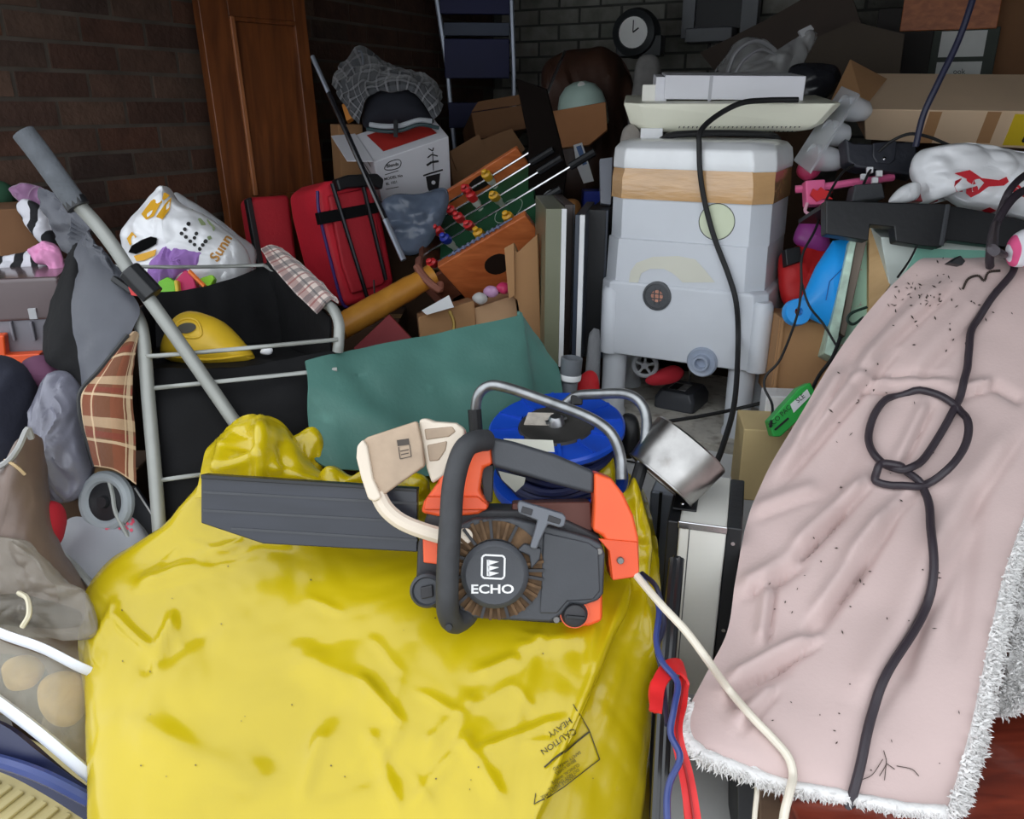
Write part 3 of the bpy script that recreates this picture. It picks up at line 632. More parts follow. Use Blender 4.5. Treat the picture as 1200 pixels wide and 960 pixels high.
mb = MB(); mb.puff(CF(72, 515, 1.47), [(44, 470), (56, 440), (80, 436), (98, 460), (100, 500), (108, 545), (96, 580), (70, 590), (46, 578), (40, 520)], 0.055, 0.06, 0.015, 30, 4, 120, 20, mode='fold'); solo('silver_bag', mb, SIL, 'silver grey crumpled plastic bag beside the brown tartan flap', 'bag')
mb = MB(); mb.puff(CF(55, 615, 1.40), [(40, 600), (50, 588), (66, 590), (72, 612), (66, 640), (50, 650), (42, 630)], 0.03, 0.04, 0.003, 20, 4, 40, 8); solo('red_bundle', mb, mat('red_cloth', C(176, 26, 42), 0.8), 'red cloth bundle under the silver grey bag', 'cloth')
BRL = mat('brown_leather', C(112, 94, 84), 0.42, var=0.2, vs=9, bump=0.35, bs=30)
t = thing('leather_bag', 'worn brown leather bag with pale piping at the left edge', 'bag')
mb = MB(); mb.puff(CF(25, 620, 1.34), [(-40, 560), (0, 548), (16, 532), (30, 508), (38, 512), (42, 560), (50, 620), (70, 670), (95, 705), (98, 740), (40, 735), (-40, 720)], 0.05, 0.08, 0.014, 10, 5, 110, 20); part('body', mb, BRL, t); bv = bvh_of(mb)
mb = MB(); mb.tube(pxline([(-10, 552, 1.31), (10, 540, 1.30), (22, 524, 1.29), (32, 503, 1.30), (37, 514, 1.31)], 5), 0.005, 6); part('rim', mb, mat('grey_piping', C(150, 150, 148), 0.5), t)
mb = MB(); mb.tube([hit(bv, *p, 0.002) for p in [tuple(q) for q in cr([(-5, 545), (8, 540), (20, 548), (28, 556)], 5)]], 0.003, 5); part('frayed_cord', mb, mat('jute', C(196, 170, 130), 0.9), t)
mb = MB(); mb.puff(CF(45, 700, 1.28), [(-30, 640), (20, 632), (45, 650), (70, 680), (100, 695), (112, 745), (60, 748), (-30, 738)], 0.014, 0.03, 0.018, 20, 8, 130, 22); solo('polythene_sheet', mb, mat('dusty_polythene', C(150, 142, 130), 0.2, alpha=0.5, var=0.15, bump=0.3, bs=30), 'crumpled dusty polythene sheet over the brown leather bag', 'sheet')

# clear storage drawers in the bottom left corner
t = thing('storage_drawers', 'clear plastic storage drawers with white rims in the bottom left corner', 'drawers')
WR = mat('white_rim', C(222, 226, 234), 0.35)
for pts, r_ in (([(-60, 712, 1.26), (0, 742, 1.24), (50, 760, 1.23), (96, 783, 1.24), (140, 800, 1.30)], 0.0105), ([(-60, 782, 1.22), (0, 824, 1.18), (50, 862, 1.16), (98, 903, 1.17), (140, 940, 1.24)], 0.0135)):
    mb = MB(); mb.tube(pxline(pts, 6), r_, 6, flat=0.55); part('rim', mb, WR, t, ang=50)
mb = MB(); P = net([[(-60, 718, 1.27), (0, 750, 1.25), (50, 768, 1.24), (96, 790, 1.25), (140, 806, 1.31)], [(-60, 780, 1.24), (0, 818, 1.20), (50, 855, 1.18), (98, 895, 1.19), (140, 932, 1.26)]], 6, 6); mb.sheet(wrinkle(P, lambda p, u, v: 0.004 * ridg(p, 20, 2)), 0.002); part('drawer_front', mb, mat('dirty_clear_plastic', C(190, 186, 172), 0.12, alpha=0.22, var=0.2), t)
mb = MB(); P = net([[(-60, 640, 1.44), (30, 690, 1.42), (120, 720, 1.44)], [(-60, 712, 1.27), (30, 753, 1.24), (110, 788, 1.26)]], 6, 6); mb.sheet(wrinkle(P, lambda p, u, v: 0.004 * ridg(p, 24, 5)), 0.002); part('drawer_top', mb, MATS['dirty_clear_plastic'], t)
mb = MB(); P = net([[(-60, 830, 1.24), (0, 848, 1.21), (50, 885, 1.18), (105, 925, 1.19)], [(-60, 890, 1.21), (0, 905, 1.19), (50, 930, 1.17), (105, 965, 1.18)]], 5, 5); mb.sheet(P, 0.01); part('lower_drawer', mb, mat('navy_plastic', C(30, 36, 70), 0.35), t)
mb = MB(); mb.tube(pxline([(-60, 880, 1.19), (0, 893, 1.18), (50, 910, 1.15), (105, 938, 1.16)], 5), 0.010, 8); part('lower_rim', mb, mat('blue_rim', C(52, 66, 120), 0.35), t)
YS = mat('yellow_sponge', C(198, 160, 84), 0.8, var=0.25, vs=18, bump=0.4)
for i_, (pts, lb) in enumerate((([(48, 800), (66, 788), (88, 792), (98, 812), (92, 845), (70, 850), (50, 830)], 'dull yellow sponge seen through the clear drawer front beside the yellow bag'), ([(6, 778), (24, 770), (44, 784), (40, 804), (18, 806)], 'ochre sponge seen through the clear drawer front near the left edge'))):
    mb = MB(); mb.puff(CF(60, 815, 1.27), pts, 0.03, 0.04, 0.005, 30, i_, 40, 8); solo('sponge', mb, YS, lb, 'sponge', 'sponges in the clear drawer')
mb = MB(); mb.puff(CF(30, 720, 1.3), [(-20, 700), (20, 695), (60, 705), (95, 720), (90, 735), (40, 735), (-20, 728)], 0.02, 0.03, 0.006, 20, 6, 40, 8); solo('dark_fabric', mb, NYL, 'dark shiny fabric lying under the white drawer rim', 'cloth')
mb = MB(); mb.tube(pxline([(26, 735, 1.22), (34, 720, 1.22), (32, 702, 1.24), (22, 695, 1.26)], 5), 0.004, 6); solo('cream_cable', mb, mat('cream_cable', C(205, 196, 170), 0.5), 'short cream cable looping out above the white drawer rim', 'cable')
for i_, (pts, c_, lb) in enumerate((([(-30, 775), (10, 768), (50, 790), (60, 840), (20, 840), (-30, 812)], C(96, 82, 66), 'brown crumpled packing inside the clear drawer'), ([(60, 790), (100, 800), (118, 850), (110, 905), (80, 880), (55, 850)], C(120, 100, 70), 'khaki crumpled packing inside the clear drawer beside the yellow bag'))):
    mb = MB(); mb.puff(CF(40, 815, 1.36), pts, 0.04, 0.05, 0.014, 24, i_ + 2, 60, 12); solo('packing', mb, mat('packing_%d' % i_, c_, 0.8, var=0.4, vs=14), lb, 'packing', 'packing in the clear drawer')
t = thing('crate', 'beige ribbed plastic crate at the bottom left corner', 'crate')
BEI = mat('beige_plastic', C(196, 182, 130), 0.5, var=0.15, vs=8)
frc = FrM(Matrix.Translation(atz(60, 945, 0.40)) @ Matrix.Rotation(R(-24), 4, 'Z'))
mb = MB(); mb.box(-0.4, -0.25, -0.12, 0.12, 0.1, 0, frc.M); part('lid', mb, BEI, t, 0.008)
mb = MB(); mb.box(-0.38, -0.23, -0.40, 0.10, 0.08, -0.12, frc.M); part('body', mb, BEI, t, 0.01)
for k_ in range(9): mb = MB(); mb.box(-0.20 + k_ * 0.03, -0.14, 0, -0.188 + k_ * 0.03, 0.0, 0.006, frc.M); part('rib', mb, BEI, t, 0.002)

# ================================================================== back and middle of the pile
RED = mat('red_luggage_cloth', C(216, 40, 58), 0.6, var=0.1, vs=8, bump=0.2, bs=120)
RED2 = mat('dark_red_luggage_cloth', C(182, 32, 46), 0.65, var=0.1, bump=0.2, bs=120)
PIPE = mat('purple_piping', C(66, 36, 110), 0.5)
t = thing('trolley_suitcase', 'red fabric trolley suitcase with black telescopic handle and strap', 'suitcase')
fr = Fr(415, 285, 2.5, R(40), R(-10), R(-7))
face = [(370, 222), (384, 212), (432, 206), (440, 215), (452, 270), (464, 330), (456, 344), (408, 360), (400, 352), (386, 300), (374, 250)]
mb = MB(); mb.prismp(fr, face, 0, 0.20); part('body', mb, RED, t, 0.02, seg=3)
mb = MB(); mb.prismp(fr, [(382, 230), (432, 220), (452, 325), (446, 334), (410, 345), (398, 310)], -0.018, 0.0); part('back_panel', mb, RED2, t, 0.008)
mb = MB(); mb.tube([fr.M @ fr.L(*p, -0.004) for p in [tuple(q) for q in cr([(372, 224), (374, 250), (386, 300), (400, 352), (408, 361)], 5)]], 0.005, 6); part('piping', mb, PIPE, t)
for p0, p1 in (((389, 215), (432, 354)), ((424, 212), (452, 328))):
    mb = MB(); mb.tube([fr.M @ fr.L(*p0, -0.028), fr.M @ fr.L(*p1, -0.028)], 0.0065, 8); part('handle_tube', mb, mat('black_steel', C(40, 40, 44), 0.3, 0.6), t)
mb = MB(); mb.prismp(fr, [(386, 212), (400, 207), (434, 205), (442, 212), (440, 224), (430, 220), (400, 222), (390, 226)], -0.045, -0.008); part('handle_grip', mb, BLACK, t, 0.006)
mb = MB(); mb.prismp(fr, [(369, 250), (446, 236), (449, 248), (372, 264)], -0.024, 0.002); part('strap', mb, NYL, t, 0.002)
t = thing('suitcase', 'plain red suitcase half hidden behind the red trolley suitcase', 'suitcase')
fr = Fr(320, 265, 2.6, R(40), R(-8), R(-6))
mb = MB(); mb.prismp(fr, [(292, 236), (298, 231), (340, 228), (352, 330), (312, 330), (300, 285)], 0, 0.09); part('body', mb, RED2, t, 0.016, seg=3)
mb = MB(); mb.prismp(fr, [(288, 234), (294, 231), (312, 328), (305, 328)], -0.006, 0.02); part('edge_trim', mb, BLACK, t, 0.003)

# thin pole leaning in front of the white box
t = thing('walking_pole', 'thin black pole with silver ends leaning on the white printed box', 'pole')
a_ = (366, 66, 2.42); b_ = (473, 305, 2.38)
def lerp3(k): return tuple(a_[i] + (b_[i] - a_[i]) * k for i in range(3))
for nm, k0, k1, m_, r_ in (('silver_tip', 0, 0.18, ALU, 0.007), ('shaft', 0.18, 0.80, mat('black_gloss', C(30, 30, 34), 0.2, coat=0.6), 0.0085), ('silver_tip', 0.80, 1.0, ALU, 0.009)):
    mb = MB(); mb.tube(pxline([lerp3(k0), lerp3(k1)], 2), r_, 8); part(nm, mb, m_, t)

# white printed appliance box
t = thing('printed_box', 'white printed appliance box with a red top panel under a dark cap', 'box')
WB = mat('white_box_board', C(214, 214, 220), 0.6, var=0.03)
fr = Fr(437, 210, 2.6, R(28), R(24), R(-10))
fp = [(438, 190), (526, 160), (529, 224), (450, 250)]
mb = MB(); mb.prismp(fr, fp, 0, 0.19); part('body', mb, WB, t, 0.003)
pl = onfr(fr, -0.0015); mb = MB()
print_line(mb, [tuple(q) for q in cr([(451, 196), (456, 190), (466, 187), (470, 190), (468, 196), (460, 199), (452, 199)], 4, True)] + [(451, 196)], 1.0, pl)
print_text(mb, 'Blends', 460, 193.5, 5.5, 12, pl, 1.0, True); print_line(mb, [(451, 205), (467, 200)], 0.8, pl); print_text(mb, 'MODEL No', 461, 208, 4.5, 12, pl, 1.0, True); print_text(mb, 'BL 1021', 459, 214.5, 4.2, 12, pl, 1.0, True); print_line(mb, [(452, 222), (467, 219)], 0.8, pl)
print_poly(mb, [(499, 207), (516, 203), (514, 220), (510, 224), (503, 225), (501, 220)], pl)
print_line(mb, [(496, 206), (505, 203), (519, 199)], 2.0, pl); print_line(mb, [(500, 194), (506, 190), (514, 189)], 2.6, pl); print_line(mb, [(501, 185), (506, 181), (513, 183)], 1.6, pl); print_line(mb, [(502, 174), (507, 177), (508, 173)], 1.4, pl); print_line(mb, [(507, 178), (508, 200)], 1.0, pl)
part('printing', mb, INK, t)['kind'] = 'stuff'
mb = MB(); print_poly(mb, disc(508, 214, 2.4, 10), onfr(fr, -0.0025)); part('print_spot', mb, WB, t)
# its top (red panel) and the printed left side, placed in box coordinates
q = fr.P2(fp); vx = Vector((q[1][0] - q[0][0], 0, q[1][1] - q[0][1]))
def top_pt(u, w, lift=0.0015): p = Vector((q[0][0], 0, q[0][1])) + vx * u; return fr.M @ (p + Vector((0, 0.19 * w, 0)) + Vector((-vx.z, 0, vx.x)).normalized() * lift)
mb = MB(); mb.add([top_pt(.18, .2), top_pt(.9, .2), top_pt(.85, .85), top_pt(.12, .85)], [(0, 1, 2, 3)], Matrix()); part('red_panel', mb, mat('red_print', C(176, 46, 40), 0.6), t)
sd = Vector((q[3][0] - q[0][0], 0, q[3][1] - q[0][1]))
def side_pt(u, w): p = Vector((q[0][0], 0, q[0][1])) + sd * w; return fr.M @ (p + Vector((-0.0015, 0.19 * u, 0)))
mb = MB()
for (u0, u1, w) in ((.25, .6, .2), (.3, .85, .4), (.3, .85, .5), (.3, .75, .6), (.85, .92, .12)): mb.add([side_pt(u0, w), side_pt(u1, w), side_pt(u1, w + .03), side_pt(u0, w + .03)], [(0, 1, 2, 3)], Matrix())
part('side_printing', mb, INK, t)['kind'] = 'stuff'
for sgn, (c0, c1) in ((1, ((-0.06, .02), (0.02, .98))), ):
    mb = MB(); mb.sheet([[top_pt(0.0, 0.0, 0.001), top_pt(0.0, 1.0, 0.001)], [top_pt(-0.3, 0.1, 0.02), top_pt(-0.3, 1.0, 0.02)]], 0.003); part('flap', mb, WB, t)
mb = MB(); mb.puff(CF(484, 262, 2.5), [(446, 240), (462, 228), (490, 228), (520, 220), (526, 235), (518, 262), (500, 290), (478, 300), (462, 286), (452, 262)], 0.05, 0.07, 0.016, 14, 6, 110, 20); solo('grey_plastic_bag', mb, mat('slate_polythene', C(104, 116, 136), 0.22, alpha=0.85, var=0.3, vs=8, bump=0.3, bs=30), 'slate grey shiny plastic bag below the white printed box', 'bag')
# checked scarf and dark cap on the box
CHK = plaid_mat('grey_check', C(30, 31, 34), [(0, 0.08, 0, 0.5, C(74, 76, 80), 0.5), (1, 0.16, 0, 0.5, C(84, 86, 90), 0.5), (0, 0.08, 0.6, 0.2, C(160, 160, 164), 0.4), (1, 0.16, 0.6, 0.2, C(160, 160, 164), 0.4)])
P = net([[(392, 100, 2.75), (402, 78, 2.78), (422, 60, 2.8), (440, 72, 2.82), (470, 86, 2.8), (500, 94, 2.76), (514, 112, 2.74)], [(396, 108, 2.66), (412, 92, 2.66), (430, 82, 2.66), (450, 86, 2.66), (476, 92, 2.65), (502, 102, 2.64), (516, 122, 2.64)], [(404, 122, 2.62), (414, 112, 2.6), (426, 105, 2.58), (448, 100, 2.57), (474, 98, 2.57), (496, 108, 2.58), (512, 136, 2.6)], [(422, 145, 2.62), (425, 130, 2.6), (430, 116, 2.58), (450, 104, 2.57), (474, 102, 2.57), (492, 116, 2.58), (508, 140, 2.6)]], 6, 6)
mb = MB(); mb.sheet(wrinkle(P, lambda p, u, v: 0.018 * ridg(p, 19, 3)), -0.004); solo('checked_scarf', mb, CHK, 'grey checked scarf draped over the dark cap on the white box', 'scarf')
t = thing('cap_bag', 'dark navy rounded cap with a pale trim on top of the white printed box', 'cap')
mb = MB(); mb.puff(CF(468, 130, 2.66), [(426, 148), (428, 122), (440, 108), (462, 103), (484, 106), (500, 122), (508, 142), (490, 148), (450, 150)], 0.07, 0.08, 0.004, 12, 2, 60, 12); part('crown', mb, mat('navy_felt', C(24, 26, 36), 0.9), t)
mb = MB(); mb.tube(pxline([(433, 146, 2.585), (450, 148, 2.57), (470, 147, 2.565), (490, 141, 2.57), (506, 142, 2.59)], 5), 0.0075, 6, flat=0.5); part('trim', mb, mat('pale_trim', C(168, 172, 178), 0.6), t)
mb = MB(); mb.tube(pxline([(430, 151, 2.58), (450, 154, 2.565), (470, 153, 2.56), (492, 146, 2.565), (514, 150, 2.59)], 5), 0.006, 6); part('brim', mb, mat('teal_trim', C(40, 62, 66), 0.6), t)
mb = MB(); mb.boxp(CF(463, 150, 2.54), 461, 140, 466, 160, 0, 0.01); part('buckle_strap', mb, BLACK, t, 0.002)
mb = MB(); mb.tube(pxline([(420, 60, 2.7), (424, 62, 2.69), (426, 82, 2.68)], 4), 0.003, 6); solo('wire_hook', mb, ALU, 'small bent silver hook standing up from the checked scarf', 'hook')
mb = MB(); mb.prismp(CF(405, 130, 2.68), [(400, 122), (406, 120), (413, 138), (406, 142)], 0, 0.03); solo('orange_packet', mb, mat('orange_packet', C(206, 130, 50), 0.5), 'small orange packet tucked under the checked scarf', 'packet', None, 0.003)
mb = MB(); mb.boxp(Fr(405, 160, 2.86, R(28)), 396, 146, 430, 230, 0, 0.1); solo('cardboard_box', mb, CARD, 'narrow brown cardboard box edge behind the white printed box', 'box', None, 0.003)

# cartons behind the football table
def carton(label, fr, pts, depth, m, flaps=(), tape=None, name='cardboard_box', group='cardboard boxes in the pile'):
    t = thing(name, label, 'box', group); mb = MB(); mb.prismp(fr, pts, 0, depth); part('body', mb, m, t, 0.003)
    for fl in flaps: mb = MB(); mb.prismp(fr, fl, -0.012, -0.006); part('flap', mb, m, t)
    if tape: mb = MB(); mb.prismp(fr, tape, -0.002, 0.0); part('tape', mb, mat('parcel_tape', C(190, 150, 100), 0.25, coat=0.5), t)
    return t
carton('dark cardboard box with small printed squares near the stepladder foot', Fr(585, 145, 3.0, R(10), R(-14), R(-6)), [(552, 132), (612, 123), (618, 150), (558, 164)], 0.3, CARD2, flaps=([(552, 132), (612, 123), (608, 112), (560, 120)],))
carton('open cardboard box with a creased flap behind the table football', Fr(560, 200, 2.9, R(18), R(-12), R(-14)), [(526, 178), (600, 150), (616, 175), (535, 250)], 0.3, mat('mid_cardboard', C(146, 108, 76), 0.9), flaps=([(530, 225), (585, 170), (600, 178), (540, 240)], [(526, 178), (560, 158), (566, 172), (534, 200)]))
carton('cardboard box with a torn flap under the pale green dome', Fr(670, 150, 2.66, R(-6), R(-18), R(-9)), [(630, 133), (710, 119), (712, 152), (690, 170), (650, 174), (634, 160)], 0.02, mat('tan_cardboard', C(168, 116, 76), 0.9))
mb = MB(); mb.puff(CF(690, 160, 2.95), [(636, 80), (660, 62), (690, 58), (725, 66), (742, 100), (744, 160), (730, 215), (690, 240), (650, 230), (640, 180), (636, 120)], 0.10, 0.12, 0.022, 9, 5, 100, 18, mode='fold'); solo('leather_jacket', mb, mat('dark_brown_leather', C(62, 40, 30), 0.5, var=0.25, vs=7), 'dark brown leather coat bundled behind the pale green dome', 'clothing')
t = thing('lampshade', 'pale green domed lampshade resting in the tan cardboard box', 'lampshade')
mb = MB(); mb.lathe([(0.0, 0.105), (0.02, 0.104), (0.05, 0.092), (0.072, 0.066), (0.083, 0.03), (0.086, -0.03), (0.083, -0.04), (0.08, -0.03)], Matrix.Translation(W(683, 134, 2.76)) @ Matrix.Rotation(R(-8), 4, 'Y'), 28); part('dome', mb, mat('pale_green_glass', C(176, 200, 190), 0.3, var=0.05), t)
mb = MB(); mb.lathe([(0, 0.02), (0.012, 0.018), (0.018, 0.0)], Matrix.Translation(W(681, 103, 2.7)) @ Matrix.Rotation(R(60), 4, 'X'), 14); part('finial', mb, mat('pearl', C(205, 205, 200), 0.25), t)
mb = MB(); mb.tube(pxline([(632, 132, 2.6), (645, 100, 2.62), (662, 60, 2.66)], 5), 0.005, 6); solo('metal_rod', mb, STEEL, 'thin shiny metal rod leaning beside the pale green lampshade', 'rod')
t = thing('paper_label', 'white and blue paper label strip hanging below the torn carton', 'label')
fr = CF(680, 190, 2.6); mb = MB(); mb.prismp(fr, [(672, 170), (682, 167), (690, 192), (696, 212), (684, 215), (676, 195)], 0, 0.003); part('paper', mb, WHITE, t)
mb = MB(); print_poly(mb, [(675, 172), (681, 170), (688, 192), (683, 194)], onfr(fr, -0.001)); part('blue_print', mb, mat('blue_print', C(90, 120, 170)), t)
mb = MB(); mb.boxp(Fr(694, 238, 2.55), 684, 224, 704, 262, 0, 0.08); solo('blue_box', mb, mat('royal_blue', C(24, 48, 150), 0.4), 'small royal blue box behind the upright panels', 'box', None, 0.004)
mb = MB(); mb.puff(CF(672, 250, 2.45), [(656, 246), (664, 234), (678, 236), (682, 252), (672, 262), (658, 258)], 0.03, 0.04, 0.002, 16, 2, 30, 7); solo('tan_pouch', mb, mat('tan_leather', C(164, 112, 62), 0.6), 'small tan pouch beside the royal blue box', 'pouch')
mb = MB(); mb.puff(CF(640, 258, 2.40), [(624, 262), (632, 235), (646, 222), (656, 236), (654, 262), (636, 268)], 0.02, 0.03, 0.004, 24, 4, 30, 7); solo('clear_packet', mb, FROST, 'small clear plastic packet behind the olive panel', 'packet')
# dark upright board
DKW = mat('dark_walnut', C(20, 15, 13), 0.95, spec=0.1)
mb = MB(); mb.prismp(Fr(632, 200, 2.44, R(-8)), [(604, 92), (640, 104), (656, 165), (664, 200), (656, 262), (640, 285), (619, 285), (619, 165)], 0, 0.03); solo('dark_board', mb, DKW, 'dark walnut board standing upright at the end of the table football', 'board', None, 0.003)

# table football
t = thing('table_football', 'wooden table football game tipped up with red and yellow players on green', 'game')
FW = wood_mat('orange_varnished_wood', C(186, 96, 50), C(216, 124, 70), 0.4, (3, 12, 12)); FD = wood_mat('brown_game_wood', C(92, 52, 36), C(120, 70, 48), 0.5)
TF = Matrix.Translation(W(500, 326, 2.40)) @ Matrix.Rotation(R(28), 4, 'X') @ Matrix.Rotation(R(-33), 4, 'Y') @ Matrix.Rotation(R(4), 4, 'Z')
WT, LT = 0.36, 0.36
GRN = mat('green_baize', C(26, 84, 52), 0.7, var=0.06)
mb = MB(); mb.box(0.012, 0.012, -0.062, WT, LT, -0.05, TF); part('pitch', mb, GRN, t)
def end_board(y0, y1, hole):
    mb = MB(); z0, z1 = -0.15, 0.022
    mb.box(0.055, y0, z0, WT, y1, z1, TF); part('end_board', mb, FW, t, 0.004)
end_board(-0.016, 0.012, True); end_board(LT, LT + 0.016, True)
for (y_, dy, cx, cz, w_, h_) in ((-0.016, -0.0015, 0.205, -0.07, 0.042, 0.034), (LT, -0.0015, 0.2, -0.012, 0.05, 0.022)):
    mb = MB(); ring = [(cx + w_ * math.cos(k_ * math.pi / 10) * (1 if abs(math.cos(k_ * math.pi / 10)) < .7 else .95), cz + h_ * math.sin(k_ * math.pi / 10)) for k_ in range(20)]; mb.prism(ring, y_ + dy, y_ + 0.006, TF); part('goal_mouth', mb, mat('dark_hole', C(22, 14, 12)), t)
mb = MB(); mb.box(-0.016, -0.016, -0.10, 0.0, LT + 0.016, 0.022, TF); mb.box(0, -0.016, -0.10, 0.055, 0, 0.0, TF); part('side_board', mb, FD, t, 0.003)
mb = MB(); mb.box(-0.026, -0.024, -0.115, -0.004, LT * 0.25, 0.03, TF); part('corner_trim', mb, mat('pinkish_wood', C(150, 96, 80), 0.5), t, 0.008)
mb = MB()
for (x_, y_, rr) in ((0.27, 0.18, 0.05),):
    ring = [TF @ Vector((x_ + rr * math.cos(k_ * 0.314), y_ + rr * math.sin(k_ * 0.314), -0.049)) for k_ in range(20)]; mb.tube(ring, 0.0012, 4, closed=True)
part('pitch_lines', mb, mat('chalk_line', C(190, 205, 195)), t)
RSH = mat('red_player', C(206, 40, 44), 0.4); YSH = mat('yellow_player', C(226, 170, 40), 0.4); BSH = mat('blue_player', C(40, 56, 170), 0.4); WLG = mat('white_player_legs', C(225, 222, 215), 0.4)
def player(x, y, shirt, tip):
    M = TF @ Matrix.Translation((x, y, 0.004)) @ Matrix.Rotation(R(tip), 4, 'X') @ Matrix.Rotation(R(8), 4, 'Y') @ Matrix.Scale(1.2, 4)
    mb = MB(); mb.lathe([(0, 0.038), (0.007, 0.036), (0.008, 0.030), (0.005, 0.025), (0.013, 0.021), (0.014, 0.004), (0.011, -0.006), (0, -0.006)], M @ Matrix.Diagonal((1, 0.75, 1, 1)), 10); p = part('player', mb, shirt, t)
    mb = MB(); mb.lathe([(0.011, -0.004), (0.011, -0.02), (0.007, -0.04), (0.008, -0.048), (0, -0.048)], M @ Matrix.Diagonal((1, 0.75, 1, 1)), 10); part('legs', mb, WLG, p)
rods = ((0.04, [(0.03, RSH), (0.20, YSH), (0.30, YSH)], 0.40), (0.12, [(0.08, BSH), (0.165, RSH)], 0.52), (0.19, [(0.05, RSH), (0.13, RSH), (0.26, YSH)], 0.42), (0.26, [(0.10, RSH), (0.18, RSH)], 0.40), (0.325, [(0.07, YSH), (0.16, RSH), (0.24, YSH)], 0.40))
for i_, (y_, pl_, x1_) in enumerate(rods):
    mb = MB(); mb.tube([TF @ Vector((-0.03, y_, 0.004)), TF @ Vector((x1_, y_, 0.004))], 0.0035, 6); rod = part('rod', mb, CHROME, t)
    mb = MB(); mb.tube([TF @ Vector((x1_ - 0.01, y_, 0.004)), TF @ Vector((x1_ + 0.07, y_, 0.004))], 0.011, 8); part('rod_handle', mb, BLACK, rod)
    for (x_, s_) in pl_: player(x_, y_, s_, random.choice((18, 26, 35)))
mb = MB()
for k_ in range(10):
    M = TF @ Matrix.Translation((0.12 + k_ * 0.017, -0.004, 0.028)); mb.lathe([(0, -0.006), (0.006, -0.003), (0.006, 0.003), (0, 0.006)], M @ Matrix.Rotation(R(90), 4, 'Y'), 8)
mb.tube([TF @ Vector((0.1, -0.004, 0.028)), TF @ Vector((0.32, -0.004, 0.028))], 0.0025, 5); part('score_beads', mb, mat('blue_white_beads', C(120, 130, 160), 0.4), t)['kind'] = 'stuff'
t = thing('wooden_post', 'round golden wooden post lying below the table football', 'post')
mb = MB(); mb.tube(pxline([(398, 384, 2.22), (430, 366, 2.25), (470, 343, 2.29), (507, 322, 2.32)], 4), [0.036] * 6 + [0.034] * 4 + [0.031] * 3, 16); part('shaft', mb, wood_mat('golden_wood', C(186, 122, 40), C(214, 150, 60), 0.4, (3, 3, 3)), t)
mb = MB(); mb.tube(pxline([(488, 312, 2.3), (500, 328, 2.28), (514, 339, 2.28), (516, 333, 2.3)], 4), 0.011, 8); part('end_bracket', mb, MATS['pinkish_wood'], t)
mb = MB(); mb.prismp(CF(448, 390, 2.05), [(414, 408), (456, 368), (482, 396), (470, 412), (420, 420)], 0, 0.05); solo('red_folder', mb, mat('dark_red_board', C(128, 24, 32), 0.6, var=0.2), 'dark red folder with a worn edge below the golden wooden post', 'folder', None, 0.003)
mb = MB(); mb.tube(pxline([(438, 328, 2.3), (442, 348, 2.3), (470, 340, 2.32), (500, 318, 2.36)], 5), 0.0025, 5); solo('wire_basket_edge', mb, mat('black_wire', C(40, 40, 42), 0.4, 0.5), 'thin black wire lying between suitcase and golden wooden post', 'wire')
# cartons under the game
carton('cardboard box with a white paper on top below the golden wooden post', Fr(525, 370, 2.2, R(8), R(-10), R(-7)), [(490, 372), (556, 352), (560, 420), (495, 425)], 0.2, CARD)
mb = MB(); mb.prismp(CF(510, 356, 2.16), [(494, 364), (526, 346), (532, 360), (500, 369)], 0, 0.006); solo('white_envelope', mb, WHITE, 'white envelope lying on the cardboard box below the table football', 'paper')
carton('cardboard box with grey print below the goal end of the table football', Fr(580, 365, 2.22, R(4), R(-8), R(-7)), [(553, 362), (604, 345), (612, 410), (556, 420)], 0.18, mat('pale_cardboard', C(190, 152, 116), 0.9))
carton('tall creased kraft cardboard sheet beside the olive panel', Fr(612, 330, 2.14, R(-10)), [(594, 290), (602, 286), (606, 296), (630, 274), (634, 400), (616, 405), (606, 352), (598, 346)], 0.02, CARD, flaps=([(592, 290), (603, 284), (604, 345), (597, 349)],))
mb = MB(); mb.tube(pxline([(527, 365, 2.12), (532, 378, 2.11), (531, 392, 2.1)], 3), 0.005, 6); solo('brass_hinge', mb, mat('brass', C(190, 160, 90), 0.35, 0.8), 'small brass hook on the cardboard box below the table football', 'hook')
for i_, (x_, y_, c_, lb) in enumerate(((575, 342, C(196, 150, 190), 'lilac trinket'), (590, 338, C(215, 60, 110), 'pink trinket'), (562, 350, C(200, 198, 196), 'white trinket'))):
    mb = MB(); mb.puff(CF(x_, y_, 2.19), [(x_ - 9, y_), (x_ - 3, y_ - 7), (x_ + 7, y_ - 5), (x_ + 9, y_ + 3), (x_, y_ + 7)], 0.015, 0.015, 0.004, 40, i_, 24, 6); solo('trinket', mb, mat('trinket_%d' % i_, c_, 0.4), '%s on the printed cardboard box under the game' % lb, 'trinket', 'trinkets under the game')

# upright flat panels
OLV = mat('olive_screen', C(112, 114, 92), 0.35, var=0.08); SLATE = mat('slate_panel', C(48, 56, 70), 0.35)
def upright_panel(label, fr, rect, depth, m_face, m_edge, edge=0.012, name='flat_panel', cat='panel'):
    t = thing(name, label, cat); a = fr.L(rect[0], rect[1]); b = fr.L(rect[2], rect[3]); x0, x1, z0, z1 = a.x, b.x, b.z, a.z
    mb = MB(); mb.box(x0, 0.012, z0, x1, depth, z1, fr.M); part('panel', mb, m_face, t, 0.003)
    mb = MB(); mb.box(x1 - edge, 0, z0, x1, 0.014, z1, fr.M); part('edge_strip', mb, m_edge, t, 0.001)
    if x1 - edge - x0 > 0.004: mb = MB(); mb.box(x0, 0.004, z0, x1 - edge, 0.014, z1, fr.M); part('rear_strip', mb, m_face, t, 0.001)
upright_panel('olive faced panel with a white edge standing upright beside the green bundle', Fr(655, 340, 2.02, R(3)), (640, 245, 660, 430), 0.32, OLV, WHITE)
